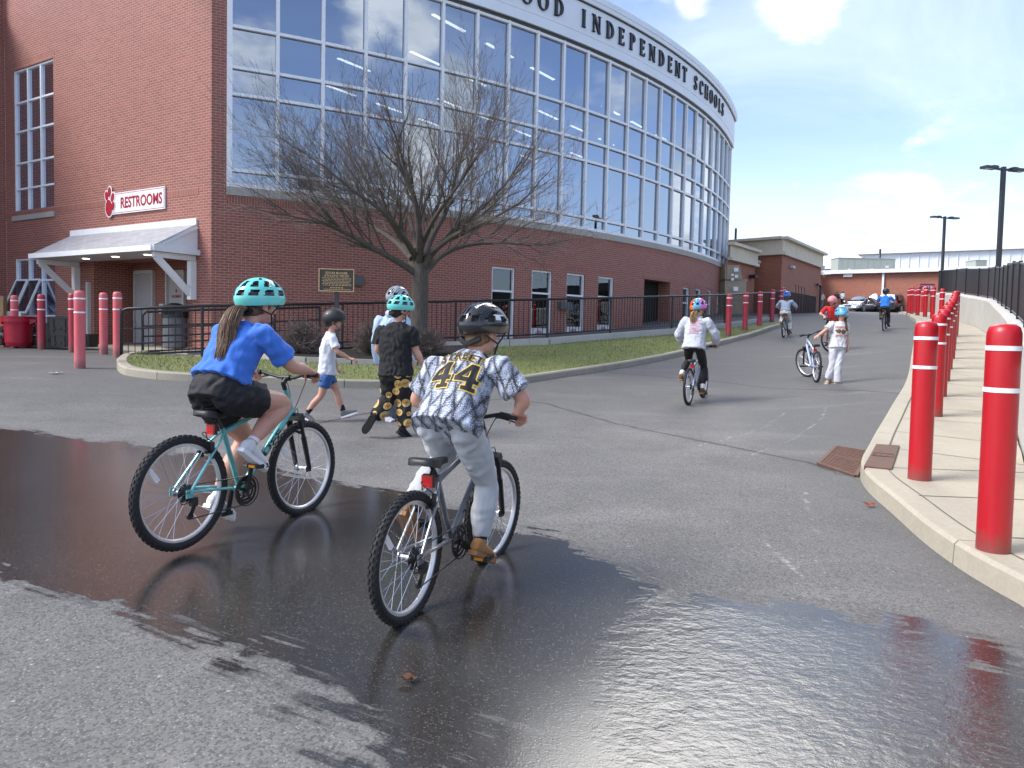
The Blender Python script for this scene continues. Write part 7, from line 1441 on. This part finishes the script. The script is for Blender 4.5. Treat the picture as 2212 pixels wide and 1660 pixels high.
person('boy in a pale t-shirt, blue shorts and black helmet striding past the lawn', J, 1.38, b, .92, 'skin2', 't_shirt', M['whitetee'], 'short', -.02, 1.5, 'shorts', M['blueshort'], 'greytrainer', 'signwhite', 'darksock', .0065, ((V(.6,.2,-.8), V(.6,0,.5), V(0,-1,0), .5), (V(.9,0,-.15), V(0,.2,-1), V(.1,.9,.2), .55)), ('fuzz','hair_dark'), dict(style='skate', mats=[M['hmatte'], VOID], f=V(1,.1,.12), s=1.07), dict(glasses=True), gr_, 11, hs=.92)
# boy in the waffle print trousers
k = NB('waffle_print'); p = k.obj(); p = k.mapv(p, (1,0,1)); vo = k.n('ShaderNodeTexVoronoi', Scale=8.6, Randomness=.45); k.L.new(p, vo.inputs['Vector']); sc_ = k.n('ShaderNodeVectorMath', {'operation':'SCALE'}, Scale=8.6); k.L.new(p, sc_.inputs[0]); df = k.n('ShaderNodeVectorMath', {'operation':'SUBTRACT'}); k.L.new(sc_.outputs[0], df.inputs[0]); k.L.new(vo.outputs['Position'], df.inputs[1])
psc = k.n('ShaderNodeVectorMath', {'operation':'SCALE'}, Scale=8.6); k.L.new(vo.outputs['Position'], psc.inputs[0]); sp3 = k.n('ShaderNodeSeparateXYZ'); df2 = k.n('ShaderNodeVectorMath', {'operation':'SUBTRACT'}); k.L.new(sc_.outputs[0], df2.inputs[0]); k.L.new(psc.outputs[0], df2.inputs[1]); k.L.new(df2.outputs[0], sp3.inputs[0])
disc = k.lin(vo.outputs['Distance'], .42, .445, 1, 0); wf = k.math('MULTIPLY', k.math('SINE', k.math('MULTIPLY', sp3.outputs[0], 34.)), k.math('SINE', k.math('MULTIPLY', sp3.outputs[2], 34.)))
sq = k.math('ABSOLUTE', k.math('ADD', sp3.outputs[2], k.math('MULTIPLY', k.math('SINE', k.math('MULTIPLY', sp3.outputs[0], 30.)), .075))); ink = k.math('MULTIPLY', k.lin(sq, .035, .06, 1, 0), k.lin(k.math('ABSOLUTE', sp3.outputs[0]), .20, .24, 1, 0))
c_ = k.mix(k.lin(wf, -.2, .4, 0, .4), (.60,.40,.12), (.40,.22,.05)); c_ = k.mix(k.lin(vo.outputs['Distance'], .37, .41, 0, .6), c_, (.75,.60,.25)); c_ = k.mix(ink, c_, (.40,.015,.03)); k.P(Base_Color=k.mix(disc, (.010,.010,.012), c_), Roughness=.85); M['waffle'] = k.mat
D_ = 8.42; J = JW(820,760,3.688,D_, dict(pel=(962,960,0), che=(958,680,0), neck=(985,440,0), head=(1008,322,0), shL=(815,535,.04), shR=(1115,535,-.04), elL=(785,705,.03), wrL=(835,800,.20), elR=(1155,715,0), wrR=(1230,868,.04), hipL=(900,1010,.02), hipR=(1030,1010,-.02), knR=(1045,1260,.06), anR=(1048,1505,0), toR=(1150,1575,.10), knL=(890,1205,.06), anL=(752,1400,-.16), toL=(665,1540,-.10)))
b = V(J['pel'][0], J['pel'][1], g(J['pel'][0], J['pel'][1])); J['fwd'] = V(.85,.5,-.03)
person('boy in a black t-shirt and waffle print trousers with a mint helmet, seen walking away', J, 1.56, b, 1.22, 'skin', 't_shirt', M['blacktee'], 'short', -.03, 1.5, 'pants_loose', M['waffle'], 'blackshoe', 'blackp', 'darksock', .0065, ((V(.3,.9,-.2), V(.3,0,-.8), V(1,0,0), .5), (V(.42,.1,-.9), V(-.7,.3,-.2), V(0,.9,.2), .4)), ('fuzz','hair_dark'), dict(style='city', mats=[M['mint'], VOID], s=1.12), None, gr_, 12, shoeup=(V(.35,.9,.25), None))
D_ = 9.55; J = JW(820,760,3.688,D_, dict(pel=(935,930,0), che=(920,640,0), neck=(938,345,0), head=(970,225,0), shL=(805,425,.02), shR=(1050,430,-.02), elL=(765,650,.0), wrL=(788,880,.05), elR=(1095,660,.0), wrR=(1125,845,.02), hipL=(885,970,0), hipR=(985,970,0), knL=(895,1210,.03), anL=(868,1412,-.06), toL=(830,1480,-.02), knR=(965,1210,.05), anR=(930,1410,.05), toR=(1000,1468,.1)))
b = V(J['pel'][0], J['pel'][1], g(J['pel'][0], J['pel'][1])); J['fwd'] = V(.5,.85,0)
person('person in a pale blue hoodie, grey trousers and silver helmet beside the black t-shirt boy', J, 1.66, b, 1.05, 'skin2', 'hoodie', M['paleblue'], 'long', -.06, 1.5, 'pants_loose', M['greytrous'], 'shoewhite', 'signwhite', None, .0075, ((V(.1,.2,-1), V(1,0,0), V(.1,.9,0), .35), (V(.2,.2,-1), V(-1,0,0), V(0,.9,0), .35)), ('fuzz','hair_dark'), dict(style='sport', mats=[M['hsilver'], VOID, M['hsilver']], s=1.14), None, gr_, 13)
# ---------------- girl in white holding the pale blue bike
D_ = 14.13; J = JW(2080,760,5.186,D_, dict(pel=(1075,950,0), che=(1090,760,0), neck=(1122,612,0), head=(1128,528,0), shR=(1000,655,0), shL=(1192,660,0), elR=(905,735,-.04), wrR=(805,812,-.02), elL=(1205,815,0), wrL=(1215,965,-.03), hipR=(1018,1010,0), hipL=(1125,1010,0), knR=(1000,1225,.03), anR=(938,1425,.12), toR=(885,1490,.05), knL=(1085,1235,-.03), anL=(1072,1478,0), toL=(1170,1545,-.08)))
b = V(J['pel'][0], J['pel'][1], g(J['pel'][0], J['pel'][1])); J['fwd'] = V(-.22,-1,-.05)
WG = person('girl in a white t-shirt and white sweatpants with a cyan helmet holding a bike', J, 1.50, b, .95, 'skin', 't_shirt', M['whiteshirt'], 'short', -.05, 1.8, 'pants_loose', M['offwhite'], 'taupe', 'tansole', 'whitesock', .008, ((V(0,-.1,-1), V(-1,0,0), V(-.1,-.9,0), .4), (V(-.85,-.1,-.35), V(-.3,0,-1), V(-.1,-.9,0), .7)), ('braid','hair_brown',[at_depth((x/5.186+2080)/1.264, (y/5.186+760)/1.264, F/(D_+d)) for x, y, d in ((1165,500,.05),(1180,570,-.02),(1190,650,-.09),(1210,720,-.11),(1222,750,-.11))],60,.022,1.5,.5,'hair_brown'), dict(style='sport', mats=[M['hcyan'], VOID, M['hwhite']], s=1.2), dict(smile=True), gr_, 14)
rng = np.random.default_rng(4); c = lerp(J['pel'], J['neck'], .52); fr_ = V(-.12,-1,0); r_ = nrm(V(1,-.12,0)); blk = []
rect = lambda x, y, w, h: ([(x-w/2,y-h/2),(x+w/2,y-h/2),(x+w/2,y+h/2),(x-w/2,y+h/2)], [(0,1,2,3)])
for row, (y, h) in enumerate(((.105,.045),(-.055,.035))):
    for i in range(8): blk += [rect(-.10+.028*i, y+rng.uniform(-.004,.004), .007, h), rect(-.094+.028*i, y+(h*.4 if i % 2 else -h*.3), .014, .009), rect(-.088+.028*i, y, .006, h*.7)]
decal(WG, 't_shirt', c, r_, UPZ, nrm(fr_), blk, .006, plain('print_orange', (.60,.13,.07), .8), 'print_letters', .03)
decal(WG, 't_shirt', c, r_, UPZ, nrm(fr_), [([(-.05+.055*math.cos(a)*(1+.25*math.sin(3*a)), .03+.038*math.sin(a)*(1+.2*math.cos(5*a))) for a in np.linspace(0,6.28,19)[:-1]], [tuple(range(18))]), ([(.045+.045*math.cos(a)*(1+.2*math.sin(4*a)), .02+.045*math.sin(a)*(1+.2*math.cos(3*a))) for a in np.linspace(0,6.28,19)[:-1]], [tuple(range(18))])], .006, plain('print_brown', (.15,.07,.03), .8), 'print_figure', .03)
# ---------------- riders further up the drive
def rider(key, label, H, pose, fwd, **kw):
    MX = HB[key]; J = BJ(MX, pose); J['fwd'] = vec(MX, *fwd); p = HB[key+'_p']
    return person(label, J, H, p, hands=(grip(MX, 1), grip(MX, -1)), shoeup=(vec(MX,.2,0,1), vec(MX,.2,0,1)), voxel=kw.pop('voxel', .011), group='children riding bikes', **kw), J
stand = dict(pel=(.30,0,.98), che=(.38,0,1.21), neck=(.47,0,1.435), head=(.53,0,1.575), shL=(.42,.18,1.37), shR=(.42,-.18,1.37), elL=(.49,.315,1.14), elR=(.49,-.315,1.14), wrL=(.635,.285,.975), wrR=(.635,-.285,.975), hipL=(.32,.092,.92), hipR=(.32,-.092,.92), knL=(.56,.16,.70), knR=(.52,-.115,.58), anL=(.25,.20,.47), anR=(.43,-.125,.235), toL=(.33,.22,.33), toR=(.61,-.14,.15))
seat_ = dict(pel=(.23,0,.85), che=(.31,0,1.06), neck=(.40,0,1.235), head=(.465,0,1.36), shL=(.36,.165,1.18), shR=(.36,-.165,1.18), elL=(.47,.30,1.02), elR=(.47,-.30,1.02), wrL=(.635,.285,.965), wrR=(.635,-.285,.965), hipL=(.26,.09,.80), hipR=(.26,-.09,.80), knL=(.56,.14,.72), knR=(.53,-.11,.49), anL=(.33,.14,.47), anR=(.40,-.125,.215), toL=(.48,.15,.37), toR=(.56,-.14,.13))
multi = lambda a, th: 2 if a < -124 else (3 if a < 0 else 0)
MX = HB['hood']; tl = [lx_(MX, *p) for p in ((.43,0,1.54),(.37,.02,1.52),(.33,.03,1.44),(.32,.04,1.35),(.31,.05,1.28))]
HG, J = rider('hood', 'girl in a pale grey hoodie and multicoloured helmet standing on the silver blue bike', 1.62, stand, (1,-.3,0), build=1.0, skin='skin', top='hoodie', topmat=M['palehood'], sleeve='long', hem=-.09, loose=2.6, bottom='leggings', botmat=M['leggings'], shoemat='brownshoe', solemat='tansole', sock='whitesock', hair=('tail','hair_blond',tl,90,.06,1.6,.6,'hair_sandy'), helm=dict(style='sport', mats=[M['horange'], VOID, M['hcyan'], M['hmag']], col=multi, s=1.16), seed=21, voxel=.009)
rng = np.random.default_rng(9); c = lerp(J['pel'], J['neck'], .60); bk = nrm(vec(MX,-1,0,.1)); r_ = vec(MX,0,-1,0); blk = [rect(.02, .125, .17, .012)]
for i in range(7):
    x = -.07
    while x < .09: w = rng.uniform(.012,.05); blk.append(rect(x+w/2, .10-.032*i+rng.uniform(-.006,.006), w, rng.uniform(.008,.02))); x += w+.010
decal(HG, 'hoodie', c, r_, UPZ, bk, blk, .008, plain('print_rose', (.50,.20,.27), .8), 'back_print', .03)
k = NB('spotted_cotton'); p = k.obj(); vo = k.voro(p, 26., rand=.9); k.P(Base_Color=k.mix(k.lin(vo, .22, .30, 1, 0), (.66,.64,.60), (.015,.013,.012)), Roughness=.9); M['spotted'] = k.mat
MX = HB['leop']; tl = [lx_(MX, *p) for p in ((.38,0,1.34),(.33,0,1.30),(.30,0,1.22),(.29,0,1.14))]
rider('leop', 'girl in a grey blue top and spotted trousers with a blue helmet riding uphill', 1.5, seat_, (1,-.1,0), build=1.0, skin='skin', top='hoodie', topmat=M['greyblue'], sleeve='long', hem=.02, loose=1.6, bottom='pants_loose', botmat=M['spotted'], shoemat='brownshoe', solemat='tansole', hair=('loose','hair_dark',tl,50,.09,2.2,.7,'hair_brown'), helm=dict(style='sport', mats=[M['hblue'], VOID, M['hblue']], s=1.16), seed=22)
rider('blue', 'boy in a bright blue t-shirt and black helmet riding towards the cars', 1.4, seat_, (1,-.1,0), build=1.0, skin='skin', top='t_shirt', topmat=M['brighttee'], sleeve='short', hem=-.03, loose=1.6, bottom='pants', botmat=M['olive'], shoemat='blackshoe', solemat='blackp', hair=('fuzz','hair_dark'), helm=dict(style='skate', mats=[M['hmatte'], VOID], s=1.16), seed=23)
fr_ = np.array(HB['red'])[:3,:3].T@nrm(V(-.75,-.65,-.05))
_rp = dict(seat_); _rt = lambda p: (.72+(p[0]-.72)*math.cos(-.6)-p[1]*math.sin(-.6), (p[0]-.72)*math.sin(-.6)+p[1]*math.cos(-.6), p[2])
for _k in ('wrL','wrR'): _rp[_k] = _rt(seat_[_k])
rider('red', 'boy in a red t-shirt and pink helmet looking back over the white bike', 1.42, _rp, tuple(fr_), build=1.0, skin='skin', top='t_shirt', topmat=M['redtee'], sleeve='short', hem=-.03, loose=1.6, bottom='shorts', botmat=M['leggings'], shoemat='blackshoe', solemat='signwhite', hair=('fuzz','hair_dark'), helm=dict(style='skate', mats=[M['hpink'], VOID, M['hpink']][:2], s=1.16), face=dict(), seed=24)
# ---------------- far people by the brick block
def far_person(px, py, H, lab, topm, botm, hairm, skin='skin2', turn=1., arms='long'):
    b = at_depth(px, py, 24.); b[2] = max(b[2], g(b[0], b[1])); s = H/1.7; f = nrm(V(turn,.35,0)); l = V(-f[1], f[0], 0); Q = lambda a, c, z: b+f*a*s+l*c*s+UPZ*z*s
    J = dict(pel=Q(0,0,.96), che=Q(0,0,1.2), neck=Q(.01,0,1.46), head=Q(.04,0,1.58), shL=Q(0,.18,1.38), shR=Q(0,-.18,1.38), elL=Q(.02,.23,1.1), elR=Q(.05,-.23,1.12), wrL=Q(.12,.22,.88), wrR=Q(.25,-.18,1.02), hipL=Q(0,.09,.92), hipR=Q(0,-.09,.92), knL=Q(.08,.1,.5), knR=Q(.02,-.1,.5), anL=Q(.06,.1,.09), anR=Q(-.12,-.1,.09), toL=Q(.2,.1,.03), toR=Q(.02,-.1,.03), fwd=f)
    person(lab, J, H, b, 1., skin, 'sweater', topm, arms, -.06, 1.5, 'pants', botm, 'blackshoe', 'blackp', None, .016, ((-UPZ, f, l, .3), (-UPZ+f, f, l, .3)), ('fuzz', hairm), None, None, gr_, 31)
far_person(1775, 668.5, 1.55, 'distant person in a cream top and dark trousers by the red door', cloth('cream_top', (.45,.40,.32)), M['greytrous'], 'hair_brown')
far_person(1806, 668, 1.62, 'distant person in dark clothing walking along the brick block', cloth('dark_top', (.02,.018,.018)), cloth('tan_trouser', (.22,.14,.09)), 'hair_dark')
far_person(1818.5, 667, 1.6, 'distant person in a pale blue top and black trousers near the silver car', cloth('pale_top', (.42,.48,.55)), M['leggings'], 'hair_dark')

# ------------------------------------------------------------ cars
M['silver'] = plain('silver_car_paint', (.50,.54,.58), .25, .75, .03, coat=.6); M['slate'] = plain('slate_car_paint', (.055,.07,.09), .25, .6, .05, coat=.6); M['maroonp'] = plain('white_car_paint', (.55,.56,.58), .25, .3, .03, coat=.6)
M['carglass'] = plain('car_glass', (.02,.03,.04), .06, 0, .1, coat=.5); M['lampglass'] = plain('lamp_glass', (.70,.74,.78), .12, .3); M['tail'] = plain('tail_lamp', (.35,.01,.015), .2, coat=.5)
def car(label, px, py, s, heading, L, Wd, H, body, kind, open_boot=False):
    p = at_depth(px, py, s); p[2] = g(p[0], p[1]); t = thing('parked_car', label, 'car', p, 'cars parked by the brick block'); R = Matrix.Translation(Vector(p)) @ Matrix.Rotation(heading, 4, 'Z'); B = lambda mb, nm, mat, par=None, sm=35: mb.xform(R).build(nm, mat, par or t, sm)
    hw = Wd/2; y3, z3 = V(0,1,0), V(0,0,1); mb = MB()
    belt = .62*H if kind == 'sedan' else .60*H; hood = (.50 if kind == 'sedan' else .60)*H; gc = .17
    if kind == 'sedan': pr = [(-L/2,.30*H,.50*H,.80),(-L/2+.12,.17,.60*H,.92),(-L*.33,.16,belt+.02,.98),(-L*.1,.16,belt,1.),(L*.15,.16,belt-.02,1.),(L*.30,.16,hood+.05,.97),(L/2-.25,.17,hood-.06,.93),(L/2-.05,.2,hood-.2,.84),(L/2,.28,hood-.3,.74)]
    else: pr = [(-L/2,.35*H,.58*H,.86),(-L/2+.08,.25,.60*H,.95),(-L*.3,.22,belt+.02,1.),(0,.22,belt,1.),(L*.2,.22,belt-.02,1.),(L*.34,.22,hood,.97),(L/2-.12,.24,hood-.10,.93),(L/2,.34,hood-.25,.82)]
    loft(mb, [(V(x,0,(a+b)/2), hw*w, (b-a)/2, y3, z3) for x, a, b, w in pr], 24)
    if kind == 'sedan': gh = [(-L*.36,belt-.05,belt+.03,.80),(-L*.24,belt-.05,H-.10,.74),(-L*.12,belt-.05,H-.01,.72),(L*.03,belt-.05,H-.0,.72),(L*.10,belt-.05,H-.08,.76),(L*.235,belt-.05,belt+.03,.84)]
    else: gh = [(-L/2+.12,belt-.05,belt+.08,.86),(-L/2+.30,belt-.05,H-.05,.78),(-L*.2,belt-.05,H,.77),(L*.02,belt-.05,H-.01,.77),(L*.09,belt-.05,H-.12,.80),(L*.22,belt-.05,belt+.04,.86)]
    loft(mb, [(V(x,0,(a+b)/2), hw*w, (b-a)/2, y3, z3) for x, a, b, w in gh], 24)
    me = vox(mb, .045, 4); co = coords(me)
    wx = (-L*.29, L*.30); wr = .34 if kind == 'sedan' else .37
    co = (np.array(R)[:3,:3]@co.T).T; me.vertices.foreach_set('co', co.ravel()); me.name = 'body'; link('body', me, body, t, 1)
    # glass laid just proud of the greenhouse
    def strip(pts, nm, mat): m2 = MB(); m2.add(pts, [tuple(range(len(pts)))]); B(m2, nm, mat, None, 0)
    f0, f1 = gh[-1], gh[-3]; e = .03
    ws = [V(f0[0]-.02,-hw*.76,belt+.06), V(f0[0]-.02,hw*.76,belt+.06), V(f1[0]+.10,hw*.60,H-.13), V(f1[0]+.10,-hw*.60,H-.13)]; n = nrm(V(.6,0,.8)); strip([q+n*.035 for q in ws], 'windscreen', M['carglass'])
    r0, r1 = gh[0], gh[1]; rw = [V(r0[0]-.0,hw*.72,belt+.08), V(r0[0]-.0,-hw*.72,belt+.08), V(r1[0]-.04,-hw*.60,H-.16), V(r1[0]-.04,hw*.60,H-.16)]; strip([q+V(-.05,0,.02) for q in rw], 'rear_window', M['carglass'])
    for sg in (-1, 1):
        sw = [V(gh[-1][0]-.30,sg*hw*.88,belt+.05), V(gh[0][0]+.28,sg*hw*.88,belt+.05), V(gh[1][0]+.10,sg*hw*.76,H-.15), V(gh[-3][0]-.02,sg*hw*.76,H-.13)]; strip([q+V(0,sg*.03,0) for q in (sw if sg > 0 else sw[::-1])], 'side_window', M['carglass'])
        mm = MB(); mm.ell(V(L*.17,sg*(hw+.10),belt+.06), (.07,.12,.08)); B(mm, 'wing_mirror', body, None, 60)
        for x in wx:
            w = MB(); c = V(x, sg*(hw-.10), wr); ax = (V(1,0,0),V(0,0,1),V(0,-sg*1.,0)); w.lathe([(wr*.66,-.11),(wr*.94,-.12),(wr,-.08),(wr,.08),(wr*.94,.12),(wr*.66,.11)], c, 24, ax=ax); wo = B(w, 'wheel', M['rubber']); rm = MB(); rm.lathe([(wr*.66,-.10),(wr*.6,-.118),(wr*.2,-.10),(.001,-.11)], c, 20, ax=ax, cap=False)
            for a in np.arange(5)*1.2566: rm.bar(c+V(0,sg*.122,0), c+V(wr*.6*math.cos(a),sg*.122,wr*.6*math.sin(a)), .05, .02, 0, V(0,1,0))
            B(rm, 'rim', M['rim'], wo)
        zf = hood-.20; hl = MB(); loft(hl, [(V(L/2-.30,sg*hw*.82,zf+.04), .10,.05,y3,z3),(V(L/2-.12,sg*hw*.72,zf), .16,.07,y3,z3),(V(L/2-.02,sg*hw*.62,zf-.02), .10,.05,y3,z3)], 14); B(hl, 'headlight', M['lampglass'])
        tl = MB(); tl.box(V(-L/2+.03,sg*hw*.80,belt-.08), (.10,.26,.20)); B(tl, 'tail_light', M['tail'])
    gm = MB()
    for i in range(5): gm.box(V(L/2-.02,0,hood-.36+.045*i), (.06,.62,.016))
    gm.box(V(L/2-.04,0,hood-.27), (.05,.60,.22)); B(gm, 'grille', M['steel']); bp = MB(); bp.box(V(L/2-.05,0,.30), (.08,hw*1.3,.10)); bp.box(V(-L/2+.05,0,.40), (.10,hw*1.5,.16)); B(bp, 'bumper_trim', M['blackp'])
    pl = MB(); pl.box(V(-L/2-.01,0,belt-.14), (.03,.36,.14)); B(pl, 'number_plate', M['signwhite'])
    if open_boot: bl = MB(); h0 = V(-L*.30,0,belt+.06); loft(bl, [(h0, hw*.80,.03,y3,nrm(V(1,0,.3))),(h0+V(-.10,0,.35), hw*.82,.03,y3,nrm(V(1,0,.3))),(h0+V(-.22,0,.72), hw*.72,.03,y3,nrm(V(1,0,.3)))], 16); B(bl, 'boot_lid', body)
    else:
        if kind != 'sedan': rr = MB(); [rr.tube([V(-L*.34,sg*hw*.66,H+.03), V(L*.05,sg*hw*.66,H+.04)], .022, 6) for sg in (-1,1)]; B(rr, 'roof_rail', M['rim'])
car('silver saloon car with its boot lid raised, facing the drive', 1858, 675, 24.6, math.radians(-138), 5.0, 1.90, 1.48, M['silver'], 'sedan', True)
car('dark slate suv parked with its tail towards the drive', 1934, 675, 24.4, math.radians(45), 4.7, 1.86, 1.72, M['slate'], 'suv')
car('white suv half hidden behind the far red bollards', 2004, 676, 24., math.radians(-125), 4.7, 1.86, 1.75, M['maroonp'], 'suv')
# chain-link fence before the annex
def annex_fence():
    pts = [(1668,630,44),(1692,630.5,43.5),(1718,632.5,41),(1742,637,39),(1762,641,37)]; P_ = [at_depth(x, y, s) for x, y, s in pts]; B_ = [V(p[0], p[1], max(.2, p[2]-1.25)) for p in P_]
    t = thing('annex_fence', 'low black chain link fence along the ramp before the annex', 'fence', B_[0]); r = MB(); r.tube(P_, .025, 6); r.tube([b+V(0,0,.08) for b in B_], .02, 6); r.build('rail', M['black'], t, 40)
    for a, b in zip(P_, B_): m = MB(); m.tube([b, a], .035, 6); m.build('post', M['black'], t, 40)
    m = MB()
    for i in range(4):
        for f in np.linspace(0, 1, 26)[:-1]: m.bar(lerp(B_[i], B_[i+1], f), lerp(P_[i], P_[i+1], f), .014, .014)
    m.build('mesh', M['black'], t)['kind'] = 'stuff'
annex_fence()
c = at_depth(1775, 638, 24.2); mb = MB(); mb.box(c+V(0,1.2,0), (1.0,.08,2.6)); tag(mb.build('red_door', M['redmid'], None, 0, origin=c), 'red door at the inner corner of the brick block', 'door')
# fallen leaves and scraps
for (px, py, s_, col, lab) in ((880,1473,.036,(.20,.10,.05),'single brown dry leaf on the wet asphalt behind the bikes'), (2374/1.264,1383/1.264,.045,(.55,.12,.06),'small orange red leaf at the foot of the pale kerb'), (119,1021/1.264,.11,(.75,.75,.75),'crumpled white paper scrap on the asphalt before the restrooms')):
    p = at_ground(px, py, .006); mb = MB(); rng = np.random.default_rng(int(px)); A = np.linspace(0,6.283,15)[:-1]; top = [p+V(s_*math.cos(a)*(1+.25*math.sin(3*a)), s_*.55*math.sin(a)*(1+.2*math.cos(4*a)), .012+rng.uniform(0,.02)) for a in A]; mb.add(top+[p+V(0,0,.008)], [(i,(i+1)%14,14) for i in range(14)]+[((i+1)%14,i,14) for i in range(14)]); tag(mb.build('litter', plain('scrap_%d' % int(px), col, .7), None, 0, origin=p), lab, 'litter')
